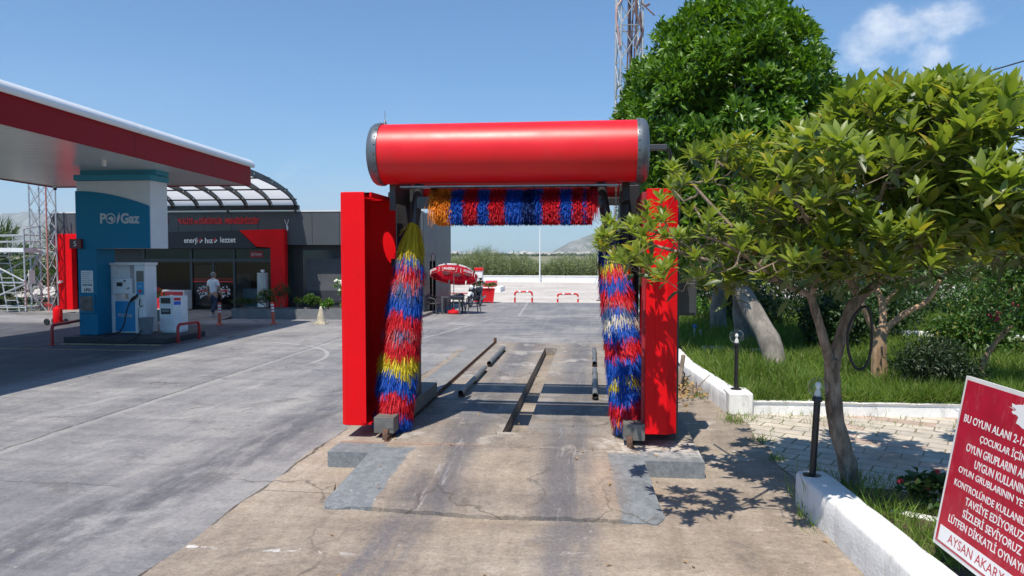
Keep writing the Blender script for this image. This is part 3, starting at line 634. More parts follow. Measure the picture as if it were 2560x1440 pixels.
# brushes
topY = lambda ph, n: np.where((np.cos(ph) > -2) & (np.sin(ph-2.0) > .80), NA, YE)
LB = [(.15, YE), (.19, (BL, BL, FB)), (.215, (RE, BL)), (.275, (RE, PI_, RE)), (.33, (FB, FB, PI_)), (.375, (FB, BL)), (.44, BL), (.52, RE), (.575, (PI_, RE, PI_, FB)), (.65, RE), (.73, YE), (.83, BL), (.945, RE), (1.2, BL)]
o = side_brush(G, (-2.25, 9.2, 2.76), (-2.45, 8.87, .30), [(0, .08), (.09, .12), (.16, .17), (.25, .19), (.5, .23), (.75, .24), (.97, .235), (1, .20)], LB, .42, lambda ph, n: np.where(np.abs(np.angle(np.exp(1j*(ph-np.pi*1.0)))) < .55, NA, YE))
b = MB(); b.tube([(-2.19, 9.3, 3.35), (-2.21, 9.25, 3.05), (-2.25, 9.2, 2.70)], .065, 16); b.cyl((-2.25, 9.2, 2.75), (-2.45, 8.87, .32), .05, 10); b.build('shaft', GREYM, o)
RBB = [(.17, NA), (.20, YE), (.255, (RE, RE, PI_)), (.31, BL), (.365, RE), (.40, (RE, PI_)), (.455, (FB, BL, FB)), (.495, WH), (.57, BL), (.65, RE), (.76, BL), (.80, (YE, BL, YE)), (.88, BL), (.965, RE), (.985, (BL, OR)), (1.2, BL)]
o = side_brush(G, (.19, 9.2, 2.74), (.47, 8.87, .38), [(0, .08), (.09, .12), (.16, .165), (.25, .185), (.5, .205), (.75, .225), (.97, .235), (1, .22)], RBB, .42, lambda ph, n: np.full(n, NA))
b = MB(); b.tube([(.09, 9.3, 3.35), (.12, 9.25, 3.05), (.19, 9.2, 2.68)], .065, 16); b.cyl((.19, 9.2, 2.7), (.47, 8.87, .40), .05, 10); b.build('shaft', GREYM, o)
b = None
def top_brush():
    parts = []; X0, X1, cy, cz, r = -1.885, -.02, 8.92, 2.965, .24
    bands = [(q*.958, c_) for q, c_ in [(-1.76, OR), (-1.60, BL), (-1.42, RE), (-1.275, BL), (-1.075, RE), (-.865, BL), (-.71, NA), (-.62, BL), (-.40, RE), (-.255, BL), (-.115, RE), (-.085, BL), (99, RE)]]
    n = 42000
    x_ = rng.uniform(X0, X1, n); ph = rng.uniform(0, 2*np.pi, n); jx = x_+rng.normal(size=n)*.012
    col = np.array([next(c for e, c in bands if q < e) for q in jx])
    e = np.stack([np.zeros(n), np.cos(ph), np.sin(ph)], 1); c = np.stack([x_, np.full(n, cy), np.full(n, cz)], 1)
    rr = (r*(1+rng.normal(size=n)*.05))[:, None]; droop = np.where(e[:, 2:3] > -.6, .10, .03)*rng.uniform(.6, 1.3, (n, 1))
    down = np.array([0, 0, -1.]); j = rng.normal(size=(n, 3))*.012
    P0 = c+e*.05; P1 = c+e*rr*.72+down*droop*.3+j*.4; P2 = c+e*rr+down*droop+j
    P2[:, 2] = np.maximum(P2[:, 2], cz-r-.005+rng.normal(size=n)*.012)
    S = norm(np.stack([np.ones(n), np.zeros(n), np.zeros(n)], 1)+rng.normal(size=(n, 3))*.5)
    parts.append((P0, P1, P2, S, .008*rng.uniform(.6, 1.3, n), col))
    # long loose orange and dark strands at the ends
    n = 500; x_ = rng.choice([X0-.01, X1+.01], n)+rng.normal(size=n)*.02; ph = rng.uniform(np.pi*.1, np.pi*.9, n)+rng.choice([0, 0.3], n)
    c = np.stack([x_, np.full(n, cy), np.full(n, cz)], 1); e = np.stack([np.sign(x_+1)*.12, np.cos(ph), np.sin(ph)], 1)
    P0 = c+e*.05; P1 = c+e*.2; P2 = c+e*.23+down*rng.uniform(.1, .38, (n, 1))+rng.normal(size=(n, 3))*.02
    parts.append((P0, P1, P2, norm(rng.normal(size=(n, 3))), np.full(n, .006), np.where(x_ < -1, OR, RE)))
    o = strands('top_brush', parts, G)
    b = MB(); b.cyl((-2.10, cy, cz), (.12, cy, cz), .05, 12); b.box(-2.12, -1.93, cy-.09, cy+.09, cz-.05, cz+.09); b.box(0., .10, cy-.08, cy+.08, cz-.05, cz+.09); b.build('shaft', GREYM, o, bevel=.006)
top_brush()
# floor rails and wheel guides
for cx, nm in ((-2.37, 'left'), (.45, 'right')):
    b = MB(); b.box(cx-.03, cx+.03, 8.3, 18.0, .178, .19); b.box(cx-.008, cx+.008, 8.3, 18.0, .19, .235); b.box(cx-.035, cx+.035, 17.97, 18.0, .19, .31)
    o = b.build('floor_rail', RUST, None); tag(o, 'rusty floor rail under the wheels of the machine '+('on the petrol pump side' if nm == 'left' else 'mostly hidden by the right brush'), 'rail', 'rails of the car wash')
lab = ['near grey guide pipe on the slab left of the pit', 'far grey guide pipe on the slab left of the pit', 'near grey guide pipe on the slab right of the pit, beside the right brush', 'far grey guide pipe on the slab right of the pit, beside the right brush']
for i, (cx, y0, y1) in enumerate(((-1.98, 11., 13.55), (-1.98, 14.1, 16.5), (.05, 11., 13.6), (.05, 14.3, 16.55))):
    t_ = thing('guide_pipe', lab[i], 'guide pipe', (cx, y0, .18), 'wheel guide pipes on the wash slab'); b = MB()
    b.tube([(cx, y0, .255), (cx, y1, .255)], .042, 14, cap=False); b.tube([(cx, y0, .255), (cx, y1, .255)], .034, 14, cap=False); b.build('pipe', PIPEM, t_)
    for yy in (y0+.12, (y0+y1)/2, y1-.12): b = MB(); b.box(cx-.05, cx+.05, yy-.04, yy+.04, .178, .2155); b.build('bracket', RUST, t_)

# ------------------------------------------------------------------ station canopy
def zc(y): return 4.75-.0215*(y-12.6)
def sl(b):
    b.v = [(p[0], p[1], p[2]+zc(p[1])) for p in b.v]; return b
CX, CY0, CY1, CXL = -10.8, 2.0, 22.6, -17.55
m, t = newmat('soffit_slats'); v = t.obj(); x, y, z = t.xyz(v)
wv = t.m('ABSOLUTE', t.m('SUBTRACT', t.m('FRACT', t.m('MULTIPLY', y, 5.)), .5)); gap = t.ss(wv, .44, .47)
c = t.mix(t.m('MULTIPLY', gap, .8), t.ramp(t.noise(v, .6, 4), [(.3, (.66, .66, .66)), (.7, (.76, .76, .75))]), (.10, .10, .10))
finish(t, c, .22, 0., t.bump(t.m('SUBTRACT', 1., gap), .5, .01), .6); SOFF = m
K = thing('station_canopy', 'large flat petrol station canopy with dark red fascia and white rounded roof edge', 'canopy', (-14, 14, 0))
b = MB(); b.box(CXL+.05, CX-.05, CY0, CY1-.06, .03, .045); sl(b).build('soffit', SOFF, K, smooth=False)
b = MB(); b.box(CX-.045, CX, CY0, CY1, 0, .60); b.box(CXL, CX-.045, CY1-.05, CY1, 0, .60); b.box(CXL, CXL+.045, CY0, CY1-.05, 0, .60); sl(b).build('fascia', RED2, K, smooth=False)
for yy in (12.2, 16.6, 20.2): b = MB(); b.box(CX+.0005, CX+.0025, yy-.006, yy+.006, .005, .595); sl(b).build('fascia_joint', mat('joint_dark', (.10, .004, .006), .6), K, smooth=False)
pr = [(CX-.06, .601), (CX+.07, .575), (CX+.11, .61), (CX+.12, .67), (CX+.08, .75), (CX-.02, .82), (CX-.2, .875), (CX-.5, .91), (CX-3.2, 1.0), (CXL-.05, .66), (CXL-.05, .601)]
b = MB(); b.prism(pr, 'y', CY0, 16.68); b.prism(pr, 'y', 16.70, CY1+.06); sl(b).build('roof_edge', ROLLM, K, angle=50)
for cx, cy in ((-12.0, 17.2), (-17.2, 22.2), (-12.6, 8.5)):
    t_ = thing('security_camera', {-12.0: 'small white dome camera under the canopy near the fascia', -17.2: 'small security camera at the far left corner of the canopy', -12.6: 'small white camera under the near end of the canopy'}[cx], 'camera', (cx, cy, zc(cy)), 'cameras under the canopy'); zz = zc(cy)+.03
    b = MB(); b.cyl((cx, cy, zz), (cx, cy, zz-.07), .05, 12); b.build('mount', WHITE, t_); b = MB(); b.ball((cx, cy, zz-.10), .055, 12, 8); b.build('dome', BLKP if cx < -15 else WHITE, t_)
# ------------------------------------------------------------------ LPG column
t_ = thing('lpg_column', 'tall blue and white LPG sign column standing on the pump island under the canopy', 'sign column', (-13.6, 19.2, .16)); LP = t_
b = MB(); b.box(-13.97, -13.43, 18.82, 19.62, .16, 2.6); b.build('pillar', BLUE, t_, bevel=.015)
b = MB(); b.box(-13.98, -11.845, 18.84, 19.66, 2.52, 4.36); hd = b.build('header', mat('column_white', (.62, .63, .64), .4, var=.04), t_, bevel=.02)
bp = [(-13.985, 2.525), (-11.86, 2.525), (-11.86, 3.66)]+[(-11.86-2.125*u, 3.66+.42*math.sin(u*math.pi/2)**.9) for u in np.linspace(.04, 1, 16)]
b = MB(); b.prism(bp, 'y', 18.80, 18.838); b.build('blue_face', BLUE, hd, angle=60)
b = MB(); b.box(-14.02, -11.81, 18.79, 19.7, 4.362, 4.52); b.build('crown_band', BLUE3, t_, bevel=.01); b = MB(); b.box(-13.9, -11.7, 18.9, 19.5, 4.52, 4.66); b.build('collar', BLUE3, t_)
def po_logo(parent, x0, zc_, h, yf, m):
    """P + wolf disc + slash + Gaz, width about 4.1 h"""
    text('lettering', 'P', m, parent, (x0, yf, zc_-h/2), (1, 0, 0), (0, 0, 1), h, .66*h, .006, .03, 'L')
    b = MB(); cx, cz, r = x0+1.12*h, zc_-.02*h, .52*h; M = Matrix.Rotation(R(90), 4, 'X')
    b.lathe([(r*.80, 0), (r*.80, .006), (r, .006), (r, 0), (r*.80, 0)], 28, (cx, yf, cz), 0, M)
    wolf = [(-.55, .05), (-.35, .18), (-.1, .30), (.05, .52), (.18, .36), (.45, .28), (.62, .02), (.60, -.30), (.42, -.62), (.05, -.74), (.10, -.45), (-.02, -.25), (-.30, -.22), (-.42, -.12), (-.62, -.10)]
    b.prism([(cx+p*r*.92, cz+q*r*.92) for p, q in wolf], 'y', yf-.006, yf)
    b.prism([(x0+1.76*h, zc_-.5*h), (x0+1.84*h, zc_-.5*h), (x0+2.10*h, zc_+.1*h), (x0+2.04*h, zc_+.58*h), (x0+1.80*h, zc_+.05*h)], 'y', yf-.006, yf)
    b.build('emblem', m, parent, smooth=False)
    text('lettering', 'Gaz', m, parent, (x0+2.16*h, yf, zc_-h/2-.02*h), (1, 0, 0), (0, 0, 1), h*1.04, 1.98*h, .006, .035, 'L')
LOGO = mat('logo_grey_white', (.50, .52, .53), .5, var=.03)
po_logo(hd, -13.27, 3.335, .275, 18.795, LOGO)
b = MB(); b.box(-14.12, -13.78, 18.70, 18.79, 2.52, 2.78); o = b.build('number_sign', mat('dark_red_sign', (.13, .008, .010), .4), t_, bevel=.008); text('lettering', '5', WHITEL, o, (-13.95, 18.695, 2.58), (1, 0, 0), (0, 0, 1), .14)
def notice(parent, x0, x1, z0, z1, yf, nlines, name='notice', m=PAPER, seed=1, frac=(.1, .92)):
    b = MB(); b.box(x0, x1, yf-.006, yf, z0, z1); rg = random.Random(seed); h = z1-z0
    for i in range(nlines):
        zz = z0+h*(frac[0]+(frac[1]-frac[0])*(i+.5)/nlines); a = x0+(x1-x0)*.1; e = x1-(x1-x0)*rg.uniform(.08, .35); q = a
        while q < e:
            wd = rg.uniform(.015, .06)*(x1-x0)/.3; b.quad((q, yf-.0075, zz-h*.008), (min(q+wd, e), yf-.0075, zz-h*.008), (min(q+wd, e), yf-.0075, zz+h*.008), (q, yf-.0075, zz+h*.008), 1); q += wd+.012*(x1-x0)/.3
    return b.build(name, [m, INK], parent, smooth=False)
o = notice(t_, -13.88, -13.53, 1.32, 1.92, 18.815, 6, 'safety_notice', seed=3, frac=(.42, .95)); text('lettering', 'LPG', INK, o, (-13.70, 18.805, 1.35), (1, 0, 0), (0, 0, 1), .085, .2, .003, .03)
b = MB(); M = Matrix.Rotation(R(90), 4, 'X')
for k in range(4):
    cx = -13.81+k*.073; b.lathe([(.022, 0), (.022, .003), (.030, .003), (.030, 0)], 16, (cx, 18.808, 1.53), 0, M); b.box(cx-.018, cx+.018, 18.804, 18.808, 1.522, 1.538)
b.build('pictogram', INK, o, smooth=False)
b = MB(); b.box(-13.93, -13.47, 18.76, 18.815, .76, 1.27); o = b.build('display_case', BLUE, t_, bevel=.012); b = MB(); b.box(-13.885, -13.52, 18.752, 18.758, .82, 1.22); b.build('display_pane', mat('poster_glass', (.10, .11, .11), .12, var=.5, scale=4), o, smooth=False)
# island + kerb marking
I = thing('pump_island', 'low dark grey concrete pump island carrying the blue LPG column', 'island', (-12.5, 19, 0)); b = MB(); b.box(-14.1, -11.15, 18.35, 20.3, 0, .155); b.build('kerb', KERBD, I, bevel=.02)
YLW = mat('worn_yellow_marking', (.34, .29, .13), .85, var=.35, scale=8, dirt=.7, dirtcol=(.16, .15, .15))
b = MB(); b.box(-16.5, -10.6, 16.95, 17.02, .001, .004); b.box(-11, -9.8, 20.6, 20.66, .001, .004)
for k in range(9): b.box(-13.9+k*.31, -13.62+k*.31, 17.95, 18.07, .001, .014)
struct(b.build('road_marking', YLW, smooth=False))
# ------------------------------------------------------------------ LPG dispenser
t_ = thing('lpg_dispenser', 'white LPG dispenser with blue lower panel and hanging black hose on the island', 'fuel dispenser', (-13, 19.6, .155)); D = t_
b = MB(); b.box(-13.50, -13.33, 19.42, 19.9, .155, 2.06); b.box(-13.33, -12.72, 19.45, 19.9, .155, 1.09); b.box(-12.72, -12.40, 19.40, 19.95, .155, 2.06); b.box(-13.33, -12.95, 19.55, 19.9, 1.68, 2.06); b.box(-13.05, -12.72, 19.6, 19.86, 1.09, 1.25); b.build('cabinet', WHITE, t_, bevel=.012)
b = MB(); b.box(-13.58, -12.37, 19.36, 19.98, 2.061, 2.13); b.build('top_slab', WHITE, t_, bevel=.01)
b = MB(); b.box(-13.36, -12.78, 19.36, 19.7, 1.26, 1.69); o = b.build('meter_head', WHITE, t_, bevel=.015)
b = MB(); b.box(-13.22, -13.05, 19.352, 19.36, 1.47, 1.58); b.box(-12.93, -12.90, 19.352, 19.36, 1.39, 1.43); b.box(-12.88, -12.85, 19.352, 19.36, 1.40, 1.44); b.cyl((-12.98, 19.352, 1.62), (-12.98, 19.36, 1.62), .03, 12); b.build('display', BLKP, o, smooth=False)
b = MB(); b.box(-13.33, -12.725, 19.43, 19.448, .20, 1.05); o = b.build('lower_panel', BLUE2, t_, bevel=.004); po_logo(o, -13.25, .66, .105, 19.428, LOGO)
b = MB(); b.box(-12.65, -12.44, 19.385, 19.398, 1.60, 1.90); o = b.build('screen', mat('screen_grey', (.10, .12, .13), .15), t_, smooth=False)
b = MB(); b.box(-12.65, -12.44, 19.385, 19.398, 1.24, 1.59); o = b.build('sticker', BLUE2, t_, smooth=False); b = MB(); b.prism([(-12.60, 1.33), (-12.545, 1.27), (-12.49, 1.33), (-12.49, 1.37), (-12.60, 1.37)], 'y', 19.38, 19.384); b.build('badge', REDPL, o, smooth=False); text('lettering', 'LPG', WHITEL, o, (-12.545, 19.383, 1.45), (1, 0, 0), (0, 0, 1), .04)
notice(t_, -12.86, -12.66, 1.10, 1.28, 19.36, 3, 'price_note', seed=5)
b = MB(); b.tube([(-12.70, 19.36, 1.20), (-12.78, 19.30, 1.08), (-12.86, 19.26, .85), (-12.93, 19.2, .4), (-12.98, 19.1, .22), (-13.02, 18.6, .18), (-13.03, 18.31, .1), (-13.1, 18.2, .03), (-12.7, 18.12, .03), (-12.2, 18.16, .03), (-12.0, 18.3, .16), (-12.3, 18.9, .19), (-12.4, 19.3, .35)], .018, 8); h = b.build('hose', BLACK, t_)
b = MB(); b.tube([(-12.80, 19.33, 1.05), (-12.74, 19.34, 1.13), (-12.66, 19.34, 1.17)], [.025, .045, .04], 10); b.cyl((-12.66, 19.34, 1.17), (-12.60, 19.35, 1.24), .03, 8); b.build('nozzle', BLKP, h)
b = MB(); b.tube([(-12.55, 19.38, 1.12), (-12.55, 19.34, .95), (-12.50, 19.33, .90), (-12.45, 19.33, .94)], .014, 8); b.build('hook', BLKP, t_)
b = MB(); b.tube([(-12.60+.012*math.sin(i*2), 19.37, .88-i*.022) for i in range(32)], .008, 5); b.build('chain', STEEL, t_)
# ------------------------------------------------------------------ service cabinet, bucket, hoop barriers
t_ = thing('service_cabinet', 'white steel service cabinet with two small windows beside the grey bucket', 'cabinet', (-11.9, 19.8, .155))
b = MB(); b.box(-12.13, -11.72, 19.62, 20.1, .2, 1.18); b.prism([(-11.72, 19.62), (-11.56, 19.78), (-11.56, 20.1), (-11.72, 20.1)], 'z', .2, 1.18); b.build('body', WHITE, t_, bevel=.008)
b = MB(); b.box(-12.10, -11.58, 19.65, 20.1, .155, .2); b.build('base', WHITE, t_)
for z0 in (.78, .98):
    b = MB(); o_ = .0; b.box(-12.08, -11.80, 19.605, 19.618, z0-.10*(z0 < .9), z0+.16-.1*(z0 < .9)); o = b.build('window', BLKP, t_, smooth=False); b = MB(); b.box(-12.05, -11.83, 19.598, 19.605, z0-.07*(z0 < .9)-.0+.03, z0+.03); b.build('tray', mat('tray_grey', (.2, .2, .21), .4), o, smooth=False)
b = MB(); M2 = Matrix.Translation((-11.64, 19.70, 0)) @ Matrix.Rotation(R(45), 4, 'Z'); b.box(-.09, .09, -.004, 0, 1.06, 1.14, 0, M2); o = b.build('sticker', REDPL, t_, smooth=False); b = MB(); b.box(-.09, .09, -.004, 0, .94, 1.04, 0, M2); b.build('sticker', mat('sticker_blue', (.02, .12, .55), .4), t_, smooth=False)
t_ = thing('bucket', 'grey plastic bucket standing on the island next to the dispenser', 'bucket', (-12.3, 19.25, .155)); b = MB(); b.lathe([(.01, .0), (.15, 0), (.19, .42), (.205, .42), (.205, .45), (.18, .45), (.14, .02), (.01, .02)], 24, (-12.3, 19.25, .157)); b.build('tub', mat('bucket_grey', (.17, .19, .21), .5), t_)
b = MB(); b.tube([(-12.3+.2*math.cos(a), 19.25-.05-.03*math.sin(a), .157+.43-.10*math.sin(a)) for a in np.linspace(0, math.pi, 10)], .006, 6); b.build('bail', STEEL, t_)
def hoop(label, p0, p1, h, r, m, group, bands=False, cat='barrier'):
    p0 = Vector(p0); p1 = Vector(p1); d = (p1-p0).normalized(); t_ = thing('hoop_barrier', label, cat, p0, group)
    up = Vector((0, 0, 1)); k = .12; pts = [p0, p0+up*(h-k)]+[p0+up*(h-k)+d*k*(1-math.cos(a))+up*k*math.sin(a) for a in (.4, .8, 1.2)]+[p0+up*h+d*k, p1+up*h-d*k]+[p1+up*(h-k)-d*k*(1-math.cos(a))+up*k*math.sin(a) for a in (1.2, .8, .4)]+[p1+up*(h-k), p1]
    b = MB(); b.tube(pts, r, 12); b.build('tube', m, t_)
    if bands:
        L = (p1-p0).length
        for q, dd in ((p0+up*h*.55, up), (p1+up*h*.55, up), (p0+up*h+d*L*.28, d), (p0+up*h+d*L*.72, d)): b = MB(); b.cyl(q-dd*.05, q+dd*.05, r+.003, 12); b.build('reflective_band', WHITE, t_)
    else:
        for q in (p0, p1): b = MB(); b.box(q.x-.07, q.x+.07, q.y-.07, q.y+.07, 0.001, .012); b.build('foot', m, t_)
hoop('dark red bent pipe barrier left of the blue LPG column', (-13.95, 17.75, 0), (-14.3, 19.6, 0), .52, .04, REDRAIL, 'pipe barriers beside the pump island')
hoop('red bent pipe barrier right of the white service cabinet', (-11.05, 18.7, 0), (-10.95, 19.6, 0), .48, .04, REDRAIL, 'pipe barriers beside the pump island')
hoop('red and white hoop barrier nearer the parasol at the far yard edge', (-3.80, 36.3, 0), (-2.95, 36.35, 0), .53, .045, REDPL, 'red and white hoops at the yard edge', True)
hoop('red and white hoop barrier nearer the right brush at the far yard edge', (-1.70, 36.5, 0), (-.70, 36.6, 0), .42, .045, REDPL, 'red and white hoops at the yard edge', True)
# ------------------------------------------------------------------ shop building
S = thing('shop_building', 'low dark grey petrol station shop with red portal and glass front', 'shop', (-14.5, 29, 0))
BX0, BX1 = -22.2, -6.55
b = MB(); b.box(BX0, BX0+.2, 29.05, 34, 0, 3.8); b.box(BX1-.22, BX1-.02, 29.2, 34, 0, 3.75); b.box(BX0+.2, BX1-.22, 33.8, 34, 0, 3.8)
b.box(-21.0, -18.35, 28.86, 29.05, .11, 3.0); b.box(-12.1, -11.72, 28.86, 29.05, .11, 3.0); b.box(-11.72, -6.57, 28.9, 29.05, .11, .42); b.box(-8.0, -6.57, 28.9, 29.05, .42, 3.0); b.box(-11.72, -8.0, 28.9, 29.05, 2.55, 3.0)
b.build('wall', DKGREY, S, smooth=False)
b = MB(); b.box(BX0, BX1-.02, 28.6, 34, 3.8, 3.9); b.build('roof', mat('roof_grey', (.3, .3, .3), .9), S)
b = MB(); x_ = BX0; n_ = 14; w_ = (BX1-BX0)/n_
for i in range(n_): b.box(BX0+i*w_+.006, BX0+(i+1)*w_-.006, 28.3, 28.345, 2.74, 4.05)
y_ = 28.36
for i in range(5): b.box(BX1-.045, BX1, 28.36+i*1.12+.006, 28.36+(i+1)*1.12-.006, 2.35, 3.97-.02*i)
for i in range(5):
    if i not in (1,): b.box(BX1-.04, BX1-.005, 28.36+i*1.12+.006, 28.36+(i+1)*1.12-.006, .02, 2.34)
b.build('cladding_panel', GREYBLUE, S, smooth=False, bevel=.004)
b = MB(); b.box(BX0+.01, BX1-.05, 28.346, 28.6, 2.76, 4.03); b.build('cladding_backing', BLKP, S, smooth=False)
b = MB(); b.box(BX0-.02, BX1+.02, 28.28, 28.42, 4.052, 4.10); b.box(BX1-.1, BX1+.02, 28.42, 34, 3.98, 4.02); b.build('coping', WHITE, S)
b = MB(); b.box(BX1-.06, BX1-.02, 29.5, 29.95, .05, 2.1); b.box(BX1-.06, BX1-.02, 30.15, 30.6, .05, 2.1); b.build('side_door', BLKP, S)
b = MB(); b.box(BX1-.01, BX1+.0, 29.95, 30.13, 2.12, 2.42); o = b.build('toilet_sign', mat('sign_pink', (.5, .2, .22), .5), S, smooth=False); b = MB(); b.box(BX1, BX1+.004, 30.0, 30.02, 2.2, 2.36); b.box(BX1, BX1+.004, 30.06, 30.08, 2.2, 2.36); b.build('pictogram', WHITEL, o, smooth=False)
# red portal, fascia
b = MB(); b.prism([(-12.62, .11), (-12.04, .11), (-12.04, 3.36), (-13.90, 3.32), (-13.20, 2.67), (-12.62, 2.63)], 'y', 28.0, 28.29); b.build('red_portal', RED, S, smooth=False, bevel=.01); b = MB()
b.prism([(-21.75, .11), (-21.05, .11), (-21.05, 2.62), (-19.6, 2.60), (-20.2, 3.2), (-21.75, 3.2)], 'y', 28.0, 28.29); b.build('red_portal', RED, S, smooth=False, bevel=.01)
b = MB(); b.prism([(-20.2, 3.195), (-19.6, 2.605), (-13.21, 2.62), (-13.91, 3.315)], 'y', 28.03, 28.28); f_ = b.build('sign_fascia', FASC, S, smooth=False)
text('lettering', 'enerji', WHITEL, f_, (-16.22, 28.028, 2.755), (1, 0, 0), (0, 0, 1), .27, .56, .012, .012, 'L')
text('lettering', 'hız', WHITEL, f_, (-15.34, 28.028, 2.815), (1, 0, 0), (0, 0, 1), .215, .33, .012, .012, 'L')
text('lettering', 'lezzet', WHITEL, f_, (-14.70, 28.028, 2.835), (1, 0, 0), (0, 0, 1), .225, .64, .012, .012, 'L')
for cx in (-15.53, -14.92):
    b = MB(); s_ = .058
    for i, j in ((-1, 0), (0, 1)): b.box(cx+i*s_-s_/2, cx+i*s_+s_/2, 28.018, 28.028, 2.92+j*s_-s_/2, 2.92+j*s_+s_/2)
    b.build('plus_emblem', REDPL, f_, smooth=False); b = MB()
    for i, j in ((1, 0), (0, -1)): b.box(cx+i*s_-s_/2, cx+i*s_+s_/2, 28.018, 28.028, 2.92+j*s_-s_/2, 2.92+j*s_+s_/2)
    b.build('plus_emblem', WHITEL, f_, smooth=False)
text('lettering', 'IS', REDPL, f_, (-17.38, 28.028, 2.70), (1, 0, 0), (0, 0, 1), .30, .44, .03, .05, 'L')
text('slogan_lettering', 'AYSAN', REDPL, S, (-17.75, 28.27, 3.60), (1, 0, 0), (0, 0, 1), .22, .72, .02, .05, 'L')
text('slogan_lettering', '“KALİTE ve DÜRÜSTLÜK  PRENSİBİMİZDİR”', REDPL, S, (-16.62, 28.27, 3.58), (1, 0, 0), (0, 0, 1), .30, 3.45, .02, .04, 'L')
# shop front
FR = mat('aluminium_dark', (.05, .055, .06), .35, .4, var=.08)
b = MB(); yb = 28.6
for xm in (-18.3, -16.25, -14.42, -12.66): b.box(xm-.05, xm+.05, yb-.04, yb+.06, .11, 2.62)
b.box(-15.36, -15.28, yb-.02, yb+.04, .11, 2.05)
b.box(-18.25, -12.71, yb-.03, yb+.05, 2.06, 2.2); b.box(-18.25, -12.71, yb-.03, yb+.05, 2.56, 2.62); b.box(-18.25, -16.3, yb-.03, yb+.05, .112, .2); b.box(-14.37, -12.71, yb-.03, yb+.05, .112, .2)
fr = b.build('shop_front', FR, S, smooth=False, bevel=.006)
for x0, x1, z0, z1 in ((-18.25, -16.3, .2, 2.06), (-16.2, -15.36, .12, 2.06), (-15.28, -14.47, .12, 2.06), (-14.37, -12.71, .2, 2.06), (-18.25, -16.3, 2.2, 2.56), (-16.2, -14.47, 2.2, 2.56), (-14.37, -12.71, 2.2, 2.56)):
    b = MB(); b.quad((x0, yb+.01, z0), (x1, yb+.01, z0), (x1, yb+.01, z1), (x0, yb+.01, z1)); b.build('pane', GLASS, fr, smooth=False)
# things seen in and on the glass: red stripes, round white stickers
b = MB(); b.box(-16.2, -14.47, yb-.002, yb+.004, 1.24, 1.29); b.box(-16.2, -14.47, yb-.002, yb+.004, 1.36, 1.38); b.build('glass_stripe', REDPL, fr, smooth=False)
for cx in (-15.78, -14.85):
    b = MB(); rg = random.Random(int(-cx*10))
    for k in range(70):
        a = rg.uniform(0, 6.28); r_ = .24*math.sqrt(rg.random()); q = rg.uniform(.012, .032); px_, pz_ = cx+r_*math.cos(a), .86+r_*math.sin(a)*.95; b.quad((px_-q, yb-.003, pz_-q*.6), (px_+q, yb-.003, pz_-q*.6), (px_+q, yb-.003, pz_+q*.6), (px_-q, yb-.003, pz_+q*.6))
    b.prism([(cx-.1, .70), (cx+.02, .70), (cx-.14, .54)], 'y', yb-.004, yb-.001); b.build('round_sticker', WHITEL, fr, smooth=False)
    b = MB(); b.box(cx-.16, cx+.16, yb-.006, yb-.004, .86, .92); b.build('sticker_band', REDPL, fr, smooth=False)
# interior
b = MB(); b.quad((-20.9, 32.5, .1), (-12.2, 32.5, .1), (-12.2, 32.5, 2.7), (-20.9, 32.5, 2.7)); b.quad((-20.9, 28.9, .112), (-12.2, 28.9, .112), (-12.2, 32.5, .112), (-20.9, 32.5, .112)); b.quad((-20.9, 28.8, 2.7), (-12.2, 28.8, 2.7), (-12.2, 32.5, 2.7), (-20.9, 32.5, 2.7)); b.quad((-12.2, 28.9, .1), (-12.2, 32.5, .1), (-12.2, 32.5, 2.7), (-12.2, 28.9, 2.7)); b.quad((-20.9, 28.9, .1), (-20.9, 32.5, .1), (-20.9, 32.5, 2.7), (-20.9, 28.9, 2.7))
b.build('interior', mat('interior_grey', (.16, .15, .14), .8), S, smooth=False)
b = MB(); b.box(-14.35, -13.65, 29.2, 29.6, .12, .95); b.build('counter', mat('counter_cyan', (.15, .45, .55), .5), S); b = MB(); b.box(-17.6, -16.6, 31.2, 31.7, .12, 1.9); b.build('shelf_unit', mat('shelf_grey', (.35, .33, .31), .6), S); b = MB(); b.box(-15.7, -14.9, 31, 31.4, .12, 1.5); b.build('shelf_unit', mat('shelf_grey', (.35, .33, .31), .6), S)
b = MB(); b.box(-13.75, -13.2, yb-.008, yb+.006, 2.24, 2.5); o = b.build('red_window_sign', mat('sign_red_soft', (.45, .03, .05), .5), fr, smooth=False); text('lettering', 'RESTORAN', WHITEL, o, (-13.475, yb-.009, 2.32), (1, 0, 0), (0, 0, 1), .10, .42)
# right hand windows with papers
b = MB()
for xm in (-11.7, -9.97, -8.05): b.box(xm-.03, xm+.03, 28.84, 28.9, .42, 2.55)
b.box(-11.67, -8.08, 28.85, 28.9, .42, .48); wf = b.build('window', FR, S, smooth=False)
for x0, x1 in ((-11.67, -10.0), (-9.94, -8.08)):
    b = MB(); b.quad((x0, 28.88, .48), (x1, 28.88, .48), (x1, 28.88, 2.55), (x0, 28.88, 2.55)); b.build('pane', mat('film_glass', (.05, .055, .065), .12, var=.1), wf, smooth=False)
b = MB(); b.box(-11.5, -10.02, 28.872, 28.879, .9, 2.2); b.build('blind', mat('blind_grey', (.085, .09, .10), .6), wf, smooth=False); b = MB(); b.box(-9.93, -9.6, 28.872, 28.879, 1.5, 1.53); b.box(-9.6, -8.1, 28.872, 28.879, 1.5, 1.53); b.build('blind_rail', mat('rail_grey', (.3, .3, .31), .5), wf, smooth=False)
for x0, x1, z0, z1, sd in ((-9.88, -9.58, 1.16, 1.36, 1), (-9.92, -9.64, .90, 1.10, 2), (-9.48, -9.27, .95, 1.25, 3)): notice(wf, x0, x1, z0, z1, 28.87, 7, 'paper_notice', mat('old_paper', (.33, .34, .35), .8), sd)
